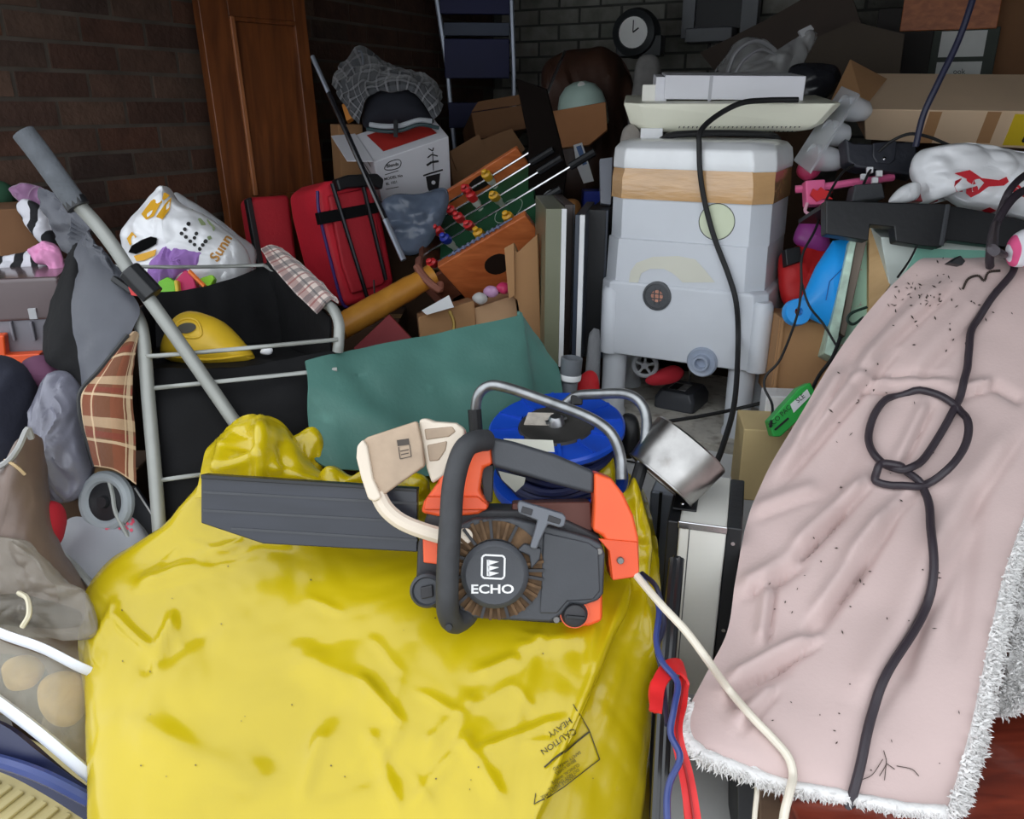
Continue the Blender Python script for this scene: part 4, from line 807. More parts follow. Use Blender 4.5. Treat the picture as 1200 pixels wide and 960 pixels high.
upright_panel('dark brown panel standing between two white edged panels', Fr(664, 340, 2.1, R(4)), (662, 240, 669, 430), 0.3, mat('dark_brown_panel', C(58, 44, 40), 0.4), DKGREY, 0.004)
upright_panel('slate grey panel with a white edge standing nearest the grey tank', Fr(678, 335, 2.02, R(-10)), (674, 252, 680, 428), 0.30, SLATE, WHITE)
upright_panel('black panel standing against the left side of the grey tank', Fr(694, 320, 2.12, R(-14)), (688, 246, 706, 420), 0.26, BLACK, SLATE, 0.006)
mb = MB(); mb.puff(CF(697, 405, 1.98), [(684, 500), (689, 400), (697, 384), (703, 390), (703, 440), (698, 505)], 0.012, 0.02, 0.003, 40, 1, 30, 7); solo('bubble_wrap', mb, mat('bubble_wrap', C(120, 122, 126), 0.4, alpha=0.8, bump=0.8, bs=160), 'scrap of bubble wrap beside the lower left of the grey tank', 'packing')

# ================================================================== grey tank and the stack on top of it
GT = mat('pale_grey_plastic', C(206, 210, 217), 0.42, var=0.05, vs=5, bump=0.05, bs=60)
GTD = mat('mid_grey_plastic', C(160, 166, 176), 0.42, var=0.05)
t = thing('filter_tank', 'pale grey plastic tank on legs wrapped with brown tape and a white lid', 'tank')
fr = Fr(800, 335, 1.97, YG); M0 = fr.M
def lpx(px, py): return fr.L(px, py)
zt = lpx(805, 196).z; zbase = lpx(800, 505).z
def ring(hw, cx, dep, ch, z, y0=0.0, n=3):
    """chamfered rectangle at height z; front edge at y0"""
    x0, x1, ya, yb = cx - hw, cx + hw, y0, y0 + dep; c = ch
    return [(x0 + c, ya, z), (x1 - c, ya, z), (x1, ya + c, z), (x1, yb - c, z), (x1 - c, yb, z), (x0 + c, yb, z), (x0, yb - c, z), (x0, ya + c, z)]
def loft(mb, rings, M, cap=True):
    n = len(rings[0]); vs = [q for r_ in rings for q in r_]; fs = []
    for j in range(len(rings) - 1):
        for i in range(n): fs.append((j * n + i, j * n + (i + 1) % n, (j + 1) * n + (i + 1) % n, (j + 1) * n + i))
    if cap: fs.append(tuple(range(n - 1, -1, -1))); fs.append(tuple((len(rings) - 1) * n + i for i in range(n)))
    mb.add(vs, fs, M)
def edges(y, xl, xr): a = lpx(xl, y); b = lpx(xr, y); return (a.x + b.x) / 2, (b.x - a.x) / 2, (a.z + b.z) / 2
DEP = 0.30
def lev(y, xl, xr, ch=0.035, y0=0.0, dd=0.0): c_, h_, z_ = edges(y, xl, xr); return ring(h_, c_, DEP + dd, ch, z_, y0)
up = [lev(337, 703, 893, .04), lev(285, 707, 897, .04), lev(284, 709, 898, .04, 0.004, -.008), lev(235, 711, 902, .04, 0.004, -.008), lev(214, 712, 904, .04, .004, -.008)]
mb = MB(); loft(mb, up, M0); part('upper_body', mb, GT, t, 0.004); bvU = bvh_of(mb)
mb = MB(); loft(mb, [lev(424, 699, 899, .03, -.005, .012), lev(350, 701, 900, .03, -.005, .012), lev(338, 702, 900, .03, -.005, .012), lev(335, 705, 896, .035, 0, .0)], M0); part('lower_body', mb, GT, t, 0.005); bvL = bvh_of(mb)
TAPE = mat('brown_parcel_tape', C(206, 164, 116), 0.18, var=0.12, vs=14, coat=0.8, bump=1.0, bs=22, aniso=(0.6, 0.6, 2.5))
mb = MB(); rr = [lev(236, 710, 903, .04, -.002, .004), lev(226, 711, 904.5, .04, -.004, .008), lev(212, 711.5, 905, .04, -.004, .008), lev(196, 713, 906, .045, -.002, .004)]; loft(mb, rr, M0, False); bvT = bvh_of(mb); part('tape_band', mb, TAPE, t)
LIDW = mat('white_wrapped_lid', C(236, 238, 240), 0.3, coat=0.4, bump=0.5, bs=22)
mb = MB(); loft(mb, [lev(201, 711, 907, .045, -.003, .006), lev(190, 712, 908, .045, -.006, .012), lev(176, 713, 907, .045, -.004, .008), lev(168, 717, 902, .05, .012, -.024), lev(165, 728, 890, .06, .04, -.08)], M0); part('lid', mb, LIDW, t, 0.006); bvLid = bvh_of(mb)
TANK_BVH = (bvLid, bvT, bvU, bvL)
def at_fr(px, py, off=0.0): q = fr.L(px, py, off); return q
# legs
k = 1.97 / F
for (px, yb, yoff, r_) in ((714, 462, 0.012, 15), (860, 503, 0.012, 16), (893, 478, DEP - 0.04, 15), (735, 440, DEP - 0.04, 14)):
    q = fr.L(px, yb, yoff); zt_ = edges(424, 699, 898)[2] + 0.02
    q.z = zbase
    mb = MB(); mb.lathe([(r_ * k * 1.12, zbase), (r_ * k * 1.12, zbase + 0.012), (r_ * k, zbase + 0.02), (r_ * k * 1.02, zt_)], M0 @ Matrix.Translation((q.x, q.y + 0.03, 0)), 18); mb.lathe([(0, zbase), (r_ * k * 1.12, zbase)], M0 @ Matrix.Translation((q.x, q.y + 0.03, 0)), 18); part('leg', mb, GT, t)
# corner columns above the front right leg
for px in (712, 886):
    q = fr.L(px, 420, 0.0); zb_ = edges(424, 699, 898)[2]; z2 = edges(345, 699, 898)[2]
    mb = MB(); mb.lathe([(0.026, zb_), (0.026, z2 - 0.01), (0.02, z2), (0, z2)], M0 @ Matrix.Translation((q.x, q.y + 0.014, 0)), 16); part('corner_column', mb, GT, t)
RX = Matrix.Rotation(R(90), 4, 'X')
q = fr.L(770, 347, -0.0055); MH = M0 @ Matrix.Translation(q) @ RX
mb = MB(); mb.lathe([(0.036, -0.006), (0.036, 0.003), (0.031, 0.004), (0.030, 0.0015), (0.0, 0.0015)], MH, 28); part('inlet_ring', mb, mat('inlet_grey', C(74, 76, 80), 0.5), t)
mb = MB(); mb.lathe([(0, 0.0022), (0.015, 0.0022), (0.016, 0.0005), (0.019, 0.0)], MH, 12); part('inlet_mesh', mb, mat('copper_mesh', C(196, 138, 116), 0.5, var=0.3, vs=150), t)
for s_ in (-0.006, 0.006):
    mb = MB(); mb.box(s_ - 0.0012, -0.02, 0.0025, s_ + 0.0012, 0.02, 0.0045, MH); part('mesh_bar', mb, MATS['inlet_grey'], t)
    mb = MB(); mb.box(-0.02, s_ - 0.0012, 0.0025, 0.02, s_ + 0.0012, 0.0045, MH); part('mesh_bar', mb, MATS['inlet_grey'], t)
q = fr.L(823, 424, -0.006); MO = M0 @ Matrix.Translation(q) @ RX
mb = MB(); mb.lathe([(0.036, -0.02), (0.038, 0.004), (0.034, 0.010), (0.026, 0.006), (0.021, 0.006), (0.019, 0.022), (0.014, 0.022), (0.013, 0.004), (0, 0.004)], MO, 28); part('outlet_spigot', mb, mat('bluish_grey_plastic', C(160, 170, 188), 0.35), t)
q = fr.L(840, 260, 0.004); mb = MB(); mb.lathe([(0, 0.0015), (0.040, 0.0015), (0.041, 0.0)], M0 @ Matrix.Translation(q) @ RX, 30); part('round_sticker', mb, mat('faded_green_sticker', C(204, 212, 184), 0.5), t)
q = fr.L(840, 260, 0.0045); mb = MB(); mb.lathe([(0.041, 0.0), (0.0425, 0.0)], M0 @ Matrix.Translation(q + Vector((0, -0.0012, 0))) @ RX, 30); part('sticker_outline', mb, INK, t)
# faded adhesive stain and scuffs
mb = MB(); pl = onbvh(bvh_of(mb) if False else bvU, 0.0012)
arc_o = [(737, 331), (739, 318), (746, 308), (765, 301), (795, 300), (815, 304), (826, 316), (838, 331)]; arc_i = [(748, 331), (750, 325), (752, 320), (762, 315), (778, 315), (788, 320), (794, 325), (800, 331)]
mb.add([pl(*p) or Vector(W(p[0], p[1], 1.95)) for p in arc_o + arc_i], [(i_, i_ + 1, i_ + 9, i_ + 8) for i_ in range(7)], Matrix())
part('adhesive_stain', mb, mat('yellowed_plastic', C(210, 209, 196), 0.5, var=0.04), t)
q1 = M0 @ Vector((edges(345, 699, 898)[0] + edges(345, 699, 898)[1] + 0.0125, 0.06, edges(395, 699, 898)[2]))
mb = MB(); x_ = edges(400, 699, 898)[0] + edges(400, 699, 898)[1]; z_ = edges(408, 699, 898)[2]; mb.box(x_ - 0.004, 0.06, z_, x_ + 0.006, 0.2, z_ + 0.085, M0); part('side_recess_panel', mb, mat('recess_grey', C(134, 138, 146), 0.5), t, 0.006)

# white cabinet under the tank
zc = (M0 @ Vector((0, 0, zbase))).z
t = thing('white_cabinet', 'white cabinet with a dusty top carrying the grey tank', 'cabinet')
DST = mat('dusty_top', C(204, 200, 190), 0.85, var=0.2, vs=14, col2=C(150, 142, 130), c2=(0.5, 0.7), c2s=30)
p0 = fr.I @ atz(742, 478, zc); p1 = fr.I @ atz(935, 520, zc)
xa, xb, yf = p0.x - 0.1, p1.x, min(p1.y, -0.05)
mb = MB(); mb.box(xa, yf, zbase - 0.02, xb, 0.5, zbase, M0); part('top', mb, DST, t, 0.002)
mb = MB(); mb.box(xa, yf + 0.0, zbase - 0.09, xb, 0.48, zbase - 0.02, M0); part('drawer', mb, WHITE, t, 0.003)
mb = MB(); mb.box(xa + 0.004, yf + 0.012, zbase - 0.1, xb - 0.004, 0.48, zbase - 0.09, M0); part('shadow_gap', mb, DKGREY, t)
mb = MB(); mb.box(xa, yf + 0.004, -(M0.translation.z), xb, 0.48, zbase - 0.1, M0); part('body', mb, WHITE, t, 0.003)
# things under the tank
t = thing('spoked_wheel', 'small spoked grey wheel under the grey tank', 'wheel')
q = fr.L(756, 428, 0.06); MWh = M0 @ Matrix.Translation(q) @ Matrix.Rotation(R(10), 4, 'Z') @ RX
mb = MB(); mb.tube([MWh @ Vector((0.030 * math.cos(a_), 0.030 * math.sin(a_), 0)) for a_ in [2 * math.pi * k_ / 24 for k_ in range(24)]], 0.006, 8, closed=True); part('tyre', mb, mat('wheel_grey', C(150, 152, 156), 0.5), t)
for k_ in range(5): mb = MB(); mb.box(-0.003, 0, -0.003, 0.003, 0.028, 0.003, MWh @ Matrix.Rotation(2 * math.pi * k_ / 5, 4, 'Z')); part('spoke', mb, MATS['wheel_grey'], t)
mb = MB(); mb.lathe([(0, 0.006), (0.009, 0.006), (0.010, -0.006), (0, -0.006)], MWh, 14); part('hub', mb, MATS['wheel_grey'], t)
t = thing('power_adapter', 'dark grey block adapter with a printed label on the dusty white cabinet', 'adapter')
p = atz(793, 478, zc); Ma = Matrix.Translation(p) @ Matrix.Rotation(R(-32), 4, 'Z')
mb = MB(); loft(mb, [ring(0.058, 0, 0.13, 0.008, 0.0, -0.03), ring(0.058, 0, 0.13, 0.008, 0.03, -0.03), ring(0.048, 0, 0.11, 0.01, 0.052, -0.02)], Ma); part('body', mb, mat('adapter_grey', C(66, 68, 74), 0.45), t, 0.004)
mb = MB(); mb.box(-0.03, 0.0, 0.0525, 0.02, 0.06, 0.0535, Ma); part('label', mb, mat('adapter_label', C(150, 150, 150), 0.5, var=0.6, vs=120), t)
mb = MB(); mb.box(-0.026, 0.0, 0.0522, -0.002, 0.05, 0.054, Ma); part('label_print', mb, INK, t)
mb = MB(); mb.box(-0.003, 0.085, 0.05, 0.003, 0.09, 0.09, Ma); part('pin', mb, CHROME, t)
mb = MB(); mb.puff(CF(775, 438, 2.15), [(756, 445), (772, 434), (790, 428), (802, 436), (792, 448), (765, 452)], 0.02, 0.03, 0.004, 25, 3, 36, 7); solo('red_cloth', mb, MATS['red_cloth'] if 'red_cloth' in MATS else RED, 'red cloth lying under the middle of the grey tank', 'cloth')
mb = MB(); mb.puff(CF(688, 448, 1.9), [(676, 462), (678, 444), (690, 434), (700, 440), (702, 460), (690, 466)], 0.02, 0.03, 0.003, 25, 5, 30, 7); solo('red_rag', mb, mat('bright_red_cloth', C(196, 24, 34), 0.7), 'bright red rag beside the grey pipe end and tank leg', 'cloth')
t = thing('pipe_fitting', 'grey plastic pipe fitting with a pale ring beside the blue cable reel', 'pipe')
Mp = Matrix.Translation(W(666, 462, 1.82)) @ Matrix.Rotation(R(4), 4, 'Y')
mb = MB(); mb.lathe([(0.019, -0.05), (0.019, 0.03), (0.0235, 0.034), (0.0235, 0.05), (0.024, 0.052), (0.024, 0.085), (0.020, 0.086), (0.019, 0.06), (0, 0.06)], Mp, 20); part('body', mb, mat('pipe_grey', C(104, 108, 114), 0.4), t)
mb = MB(); mb.lathe([(0.0245, 0.036), (0.025, 0.038), (0.025, 0.047), (0.0245, 0.049)], Mp, 20); part('ring', mb, WHITE, t)

# cream moulded cover lying on the tank, boxes on it
CRM = mat('aged_cream_plastic', C(238, 237, 218), 0.4, var=0.03); CRM2 = mat('yellowed_cream_plastic', C(214, 208, 160), 0.42, var=0.05)
t = thing('cream_cover', 'aged cream moulded plastic cover with vent slots lying above the grey tank', 'cover')
fc = Fr(855, 140, 1.98, R(-8), R(4), R(0.5))
def prof(py, x0, x1, yin, dep): a = fc.L(x0, py); b = fc.L(x1, py); return [(a.x, yin + 0.03, a.z), (a.x + 0.04, yin, a.z), (b.x - 0.02, yin, b.z), (b.x, yin + 0.02, b.z), (b.x, dep, b.z), (a.x, dep, a.z)]
mb = MB(); loft(mb, [prof(157, 752, 945, 0.05, 0.26), prof(154, 745, 955, 0.03, 0.28), prof(146, 738, 968, 0.015, 0.30), prof(124, 731, 987, 0.0, 0.32), prof(121, 731, 988, 0.0, 0.32)], fc.M); part('shell', mb, CRM, t, 0.004); bv = bvh_of(mb)
for k_ in range(30):
    x_ = 793 + k_ * 5.2
    if hit(bv, x_, 154, 0, None) is None or hit(bv, x_ + 3.5, 148.2, 0, None) is None: continue
    mb = MB(); mb.tube([hit(bv, x_ + 3.5, 148.2, 0.0004), hit(bv, x_, 154, 0.0004)], 0.0017, 4); part('vent_slot', mb, DKGREY, t)
mb = MB(); mb.boxp(Fr(756, 150, 2.03, R(-8)), 751, 150, 776, 170, 0, 0.08); solo('white_block', mb, WHITE, 'white plastic block under the left end of the cream cover', 'block', None, 0.003)
mb = MB(); mb.tube(pxline([(775, 164, 2.02), (790, 158, 1.99), (840, 156, 1.98), (900, 158, 1.99), (912, 164, 2.03)], 5), 0.008, 8); solo('black_hose', mb, RUBBER, 'black hose lying between the cream cover and the tank lid', 'hose')
t = thing('white_carton', 'flat white cardboard carton lying on the cream cover', 'box')
fw = Fr(855, 103, 2.02, R(-7), R(4), R(0.6))
mb = MB(); mb.boxp(fw, 780, 88, 941, 118, 0, 0.2); part('body', mb, mat('white_card', C(222, 222, 228), 0.6, var=0.04), t, 0.002)
mb = MB(); mb.boxp(fw, 769, 90, 781, 119, 0.01, 0.2); part('end_flap', mb, MATS['white_card'], t, 0.002)
mb = MB(); mb.boxp(fw, 832, 89, 833, 119, -0.001, 0.0); part('crease', mb, mat('card_crease', C(180, 180, 186)), t)
mb = MB(); mb.boxp(Fr(762, 112, 2.06, R(-8)), 753, 99, 768, 122, 0, 0.06); solo('white_foam_block', mb, mat('white_foam', C(232, 230, 222), 0.8), 'small white block on the cream cover left of the white carton', 'block', None, 0.003)
# grey coat hanging below the clock
mb = MB(); mb.puff(CF(755, 115, 2.75), [(746, 72), (758, 64), (772, 70), (774, 100), (768, 150), (752, 172), (738, 172), (736, 140), (742, 100)], 0.03, 0.05, 0.008, 16, 5, 50, 10, mode='fold'); solo('grey_coat', mb, mat('grey_wool', C(118, 116, 114), 0.9, var=0.2, vs=20), 'grey cloth hanging below the wall clock', 'clothing')
mb = MB(); mb.puff(CF(738, 165, 2.06), [(726, 178), (730, 152), (742, 146), (752, 162), (748, 180), (734, 188)], 0.02, 0.03, 0.006, 26, 5, 40, 8); solo('grey_rag', mb, mat('grey_rag', C(140, 134, 128), 0.9), 'crumpled grey rag at the top left corner of the grey tank', 'cloth')
mb = MB(); mb.prismp(CF(714, 215, 2.12), [(703, 186), (718, 184), (716, 240), (704, 238)], 0, 0.02); solo('grey_sheet', mb, mat('grey_sheet', C(128, 132, 142), 0.5), 'pale grey plastic strip behind the top left of the grey tank', 'strip', None, 0.002)
# clear polythene, dark sheets and boards behind the stack
mb = MB(); mb.puff(CF(895, 70, 2.35), [(838, 88), (850, 66), (862, 50), (880, 44), (900, 50), (914, 62), (930, 58), (946, 38), (958, 42), (946, 66), (930, 92), (880, 96)], 0.04, 0.06, 0.020, 16, 5, 120, 20); solo('polythene_bundle', mb, mat('grey_polythene', C(150, 150, 150), 0.2, alpha=0.6, var=0.2, bump=0.4, bs=30), 'crumpled clear polythene behind the white carton', 'polythene')
mb = MB(); mb.tube(pxline([(850, 92, 2.3), (862, 62, 2.28), (884, 48, 2.28), (905, 56, 2.3), (915, 70, 2.32)], 6), 0.006, 6); mb.tube(pxline([(858, 92, 2.28), (872, 70, 2.26), (892, 58, 2.26), (910, 64, 2.28)], 6), 0.004, 6); solo('coiled_flex', mb, mat('grey_flex', C(128, 128, 130), 0.4), 'grey flex coiled inside the clear polythene behind the carton', 'cable')
mb = MB(); mb.prismp(CF(945, 37, 2.32), [(936, 36), (950, 29), (954, 34), (940, 44)], 0, 0.01); solo('paper_tag', mb, mat('grey_paper', C(170, 170, 172), 0.7), 'small pale paper tag sticking up from the clear polythene', 'tag')
DB = mat('dark_brown_board', C(58, 44, 34), 0.7, var=0.15)
mb = MB(); mb.prismp(Fr(920, 40, 3.1, YG), [(820, 62), (900, 22), (990, -30), (1010, 30), (1000, 100), (860, 110)], 0, 0.015); solo('hardboard_sheet', mb, DB, 'dark brown hardboard sheet leaning below the framed panel', 'board')
mb = MB(); mb.prismp(Fr(1000, 70, 2.9, YG), [(920, 60), (1000, 25), (1060, 40), (1050, 118), (960, 118)], 0, 0.02); solo('hardboard_sheet', mb, mat('olive_brown_board', C(66, 54, 40), 0.7), 'olive brown board leaning behind the long cardboard box', 'board')
mb = MB(); mb.puff(CF(960, 92, 2.3), [(925, 80), (950, 74), (978, 78), (986, 92), (978, 108), (950, 122), (930, 110)], 0.03, 0.05, 0.006, 20, 5, 50, 9); solo('black_bin_bag', mb, mat('bin_bag', C(36, 37, 42), 0.25, var=0.2, bump=0.4, bs=40), 'dark crumpled bin bag right of the white carton', 'bag')

# ================================================================== right: shelf-high clutter beside the tank
def proj(p):
    q = p - CAM; d = q.y * CP - q.z * SP; u = q.y * SP + q.z * CP
    return 600 + q.x / d * F, 480 - u / d * F
# far boxes
t = thing('label_box', 'dark green box with two white labels on the back shelf', 'box')
fr = Fr(1120, 70, 2.95, YG); mb = MB(); mb.boxp(fr, 1084, 34, 1158, 112, 0, 0.25); part('body', mb, mat('dark_green_card', C(60, 66, 60), 0.8), t, 0.004)
for rc in ((1104, 37, 1152, 66), (1098, 73, 1146, 100)): mb = MB(); mb.boxp(fr, *rc, -0.003, 0.0); part('label', mb, mat('dull_white_label', C(196, 198, 194), 0.7), t)
mb = MB(); print_text(mb, 'ook', 1124, 84, 9, 0, onfr(fr, -0.0045)); part('lettering', mb, INK, t)
mb = MB(); mb.boxp(Fr(1190, 60, 2.9, YG), 1164, -20, 1290, 112, 0, 0.3); solo('cardboard_box', mb, CARD2, 'large dull brown cardboard box at the top right corner', 'box', None, 0.004)
mb = MB(); mb.boxp(Fr(1110, 15, 2.9, YG), 1062, -16, 1168, 33, 0, 0.06); solo('orange_plank', mb, wood_mat('orange_pine', C(150, 82, 40), C(180, 104, 54), 0.5, (3, 20, 20)), 'orange pine plank at the top right above the labelled box', 'plank', None, 0.003)
mb = MB(); mb.boxp(Fr(1050, 70, 3.02, YG), 1030, 10, 1082, 115, 0, 0.2); solo('dark_carton', mb, mat('very_dark_card', C(40, 36, 34), 0.8), 'very dark box left of the white labelled box', 'box', None, 0.004)
t = thing('long_carton', 'long flat cardboard box with a yellow warning sticker at the right', 'box')
fr = Fr(1100, 150, 2.15, R(-6), R(22), R(1.5))
mb = MB(); mb.prismp(fr, [(1012, 128), (1260, 131), (1260, 178), (1014, 164)], 0, 0.26); part('body', mb, mat('fresh_cardboard', C(218, 190, 158), 0.85, var=0.05, vs=5), t, 0.003)
mb = MB(); mb.sheet([[fr.M @ (fr.L(1012, 128) + Vector((0, 0.0, 0.002))), fr.M @ (fr.L(1060, 128) + Vector((0, 0.2, 0.002)))], [fr.M @ (fr.L(975, 122) + Vector((0, 0.02, 0.0))), fr.M @ (fr.L(1012, 112) + Vector((0, 0.2, 0.02)))]], 0.003); part('flap', mb, CARD, t)
mb = MB(); mb.boxp(fr, 1190, 134, 1240, 172, -0.002, 0.0); part('sticker', mb, mat('yellow_sticker', C(226, 196, 40), 0.5), t)
pl = onfr(fr, -0.003); mb = MB(); print_line(mb, [(1198, 166), (1212, 140), (1226, 166), (1198, 166)], 2.2, pl); print_line(mb, [(1212, 148), (1212, 158)], 2.4, pl); part('warning_sign', mb, INK, t)['kind'] = 'stuff'
for x_ in (1090, 1158): mb = MB(); mb.boxp(fr, x_, 131, x_ + 1.5, 168, -0.0015, 0.0); part('crease', mb, CARD, t)
# clear cup tray
t = thing('cup_tray', 'clear plastic cup tray standing on edge beside the cream cover', 'tray')
a_ = W(1008, 112, 2.0); b_ = W(950, 204, 1.9); ax = (b_ - a_)
mb = MB(); mb.sheet([[a_, a_ + Vector((0.0, 0.12, 0.02))], [b_, b_ + Vector((0.0, 0.12, 0.02))]], 0.006); part('tray_edge', mb, FROST, t)
dirv = (W(1034, 152, 2.0) - W(985, 145, 1.98)).normalized()
Rm = dirv.to_track_quat('Z', 'Y').to_matrix().to_4x4()
for i_, k_ in enumerate((0.22, 0.55, 0.86)):
    c_ = a_ + ax * k_ + Vector((0.0, 0.05, 0.01)); L_ = (0.075, 0.06, 0.085)[i_]
    mb = MB(); mb.lathe([(0.031, 0), (0.030, L_ * 0.5), (0.024, L_ * 0.85), (0.012, L_), (0, L_)], Matrix.Translation(c_) @ Rm, 18); part('cup', mb, FROST, t)
# pink toys
PNK = mat('pink_toy_plastic', C(236, 110, 160), 0.35); PNK2 = mat('deep_pink_toy', C(206, 66, 110), 0.4)
t = thing('pink_toy', 'long pink toy part lying below the clear cup tray', 'toy')
mb = MB(); mb.tube(pxline([(932, 222, 1.92), (965, 219, 1.9), (1000, 214, 1.9), (1046, 208, 1.92)], 3), 0.009, 8); part('bar', mb, PNK, t)
mb = MB(); mb.boxp(CF(957, 225, 1.885, roll=R(-3)), 944, 211, 969, 239, 0, 0.03); part('block', mb, PNK, t, 0.004)
mb = MB(); mb.prismp(CF(966, 226, 1.875), [(950, 228), (953, 221), (958, 224), (962, 219), (967, 223), (976, 225), (970, 229), (976, 233), (964, 233), (958, 236), (954, 232)], 0, 0.006); part('leaf_badge', mb, mat('red_badge', C(226, 46, 50), 0.4), t)
mb = MB(); mb.tube(pxline([(946, 238, 1.88), (944, 248, 1.88), (955, 252, 1.88), (966, 247, 1.88), (967, 238, 1.88)], 4), 0.004, 6); part('ring', mb, mat('pale_pink_toy', C(230, 170, 190), 0.4), t)
mb = MB(); mb.puff(CF(948, 190, 2.0), [(934, 200), (944, 180), (958, 172), (966, 184), (960, 204), (945, 212)], 0.02, 0.03, 0.005, 20, 3, 36, 7); solo('pink_cloth', mb, PNK2, 'deep pink cloth behind the clear cup tray beside the tank', 'cloth')
for i_, (x_, y_) in enumerate(((1013, 207), (1026, 211), (1031, 203), (1020, 199))):
    mb = MB(); mb.boxp(CF(x_, y_, 1.87), x_ - 3.5, y_ - 3.5, x_ + 3.5, y_ + 3.5, 0, 0.008); solo('letter_bead', mb, WHITE, ('white bead lowest left above the dark adapter', 'white bead lowest right above the dark adapter', 'white bead nearest the black case', 'white bead topmost above the dark adapter')[i_], 'bead', 'white beads on the pink toy', 0.001)
t = thing('cable_adapter', 'dark grey plug adapter in front of the pink toy', 'adapter')
mb = MB(); mb.prismp(CF(1015, 226, 1.84), [(1002, 216), (1034, 214), (1038, 232), (998, 236)], 0, 0.04); part('body', mb, DKGREY, t, 0.004)
mb = MB(); mb.tube(pxline([(1012, 216, 1.85), (1017, 205, 1.86), (1022, 196, 1.88)], 3), 0.003, 6); part('lead', mb, RUBBER, t)
t = thing('black_case', 'black leather case with a press stud beside the long cardboard box', 'case')
fr = CF(1030, 180, 1.9)
mb = MB(); mb.prismp(fr, [(991, 161), (1000, 167), (1020, 168), (1046, 166), (1075, 166), (1075, 206), (1046, 202), (1004, 196), (994, 190)], 0, 0.05); part('body', mb, mat('black_leather', C(44, 46, 54), 0.45, bump=0.3, bs=60), t, 0.006)
mb = MB(); mb.prismp(fr, [(1022, 168), (1050, 166), (1048, 188), (1042, 193), (1026, 191), (1022, 184)], -0.006, 0.0); fl = part('flap', mb, MATS['black_leather'], t, 0.003)
mb = MB(); mb.lathe([(0, 0.003), (0.004, 0.002), (0.004, 0)], Matrix.Translation(fr.M @ fr.L(1036, 186, -0.007)) @ fr.M.to_3x3().to_4x4() @ RX, 10); part('press_stud', mb, CHROME, fl)
# black trough
t = thing('black_trough', 'long black plastic trough with a notch lying over the books', 'trough')
fr = CF(1080, 262, 1.66)
mb = MB(); mb.prismp(fr, [(968, 234), (1040, 237), (1110, 239), (1106, 264), (1102, 290), (1075, 287), (1050, 283), (1048, 266), (1020, 263), (1018, 282), (968, 274)], 0, 0.03); part('front_wall', mb, BLACK, t, 0.003)
mb = MB(); mb.prismp(fr, [(1110, 239), (1160, 248), (1260, 270), (1260, 300), (1190, 290), (1112, 281), (1104, 290), (1106, 262)], 0.004, 0.03); part('end_wall', mb, BLACK, t, 0.003)
mb = MB(); mb.tube([fr.M @ fr.L(1111, 240, -0.002), fr.M @ fr.L(1103, 288, -0.002)], 0.005, 6); part('corner_ridge', mb, DKGREY, t)
mb = MB(); mb.prismp(fr, [(968, 236), (1110, 240), (1260, 271), (1260, 275), (1110, 245), (968, 241)], 0.03, 0.16); part('base', mb, BLACK, t)
# carrier bag with red lettering
t = thing('shop_bag', 'white carrier bag with bold red lettering on the black trough', 'bag')
fr = CF(1140, 210, 1.78)
mb = MB(); mb.puff(fr, [(1068, 196), (1076, 178), (1100, 172), (1130, 168), (1165, 174), (1205, 180), (1260, 190), (1270, 240), (1230, 262), (1180, 252), (1130, 240), (1108, 228), (1098, 214), (1092, 236), (1078, 237), (1074, 214)], 0.06, 0.08, 0.020, 13, 7, 170, 26); part('bag', mb, BAGW, t); bv = bvh_of(mb)
pl = onbvh(bv, 0.002); mb = MB()
for q in ([(1118, 204), (1136, 200), (1150, 209), (1170, 211), (1179, 207), (1182, 213), (1176, 218), (1158, 219), (1148, 226), (1138, 231), (1132, 226), (1132, 210)], [(1119, 212), (1126, 209), (1128, 224), (1121, 224), (1118, 218)], [(1150, 246), (1160, 242), (1168, 246), (1160, 249)]): print_poly(mb, q, pl)
print_text(mb, 'es', 1196, 222, 22, -18, pl, 1.1, True)
part('red_lettering', mb, mat('red_bag_print', C(206, 30, 46), 0.45), t)['kind'] = 'stuff'
mb = MB(); print_poly(mb, [(1137, 218), (1140, 211), (1147, 210), (1152, 214), (1146, 222), (1139, 224)], onbvh(bv, 0.0035)); part('letter_gap', mb, BAGW, t)
mb = MB(); mb.puff(CF(1068, 228, 1.74), [(1042, 237), (1052, 222), (1068, 214), (1078, 216), (1076, 232), (1060, 238)], 0.015, 0.02, 0.004, 30, 2, 36, 7); solo('white_tissue', mb, WHITE, 'crumpled white tissue below the left handle of the red lettered bag', 'tissue')
mb = MB(); mb.boxp(CF(1075, 230, 1.77), 1066, 222, 1100, 236, 0, 0.04); solo('red_tin', mb, mat('dull_red_tin', C(150, 50, 56), 0.4), 'small dull red tin under the carrier bag handle', 'tin', None, 0.003)
mb = MB(); mb.puff(CF(1195, 292, 1.5), [(1182, 300), (1184, 282), (1196, 270), (1215, 268), (1225, 290), (1210, 310), (1188, 312)], 0.02, 0.03, 0.003, 20, 2, 40, 8); t = solo('pink_white_pouch', mb, zebra_mat('pink_white_print', C(226, 90, 140), C(226, 224, 230), 12, 2, 0.35), 'pink and white pouch at the right edge above the blanket', 'pouch')
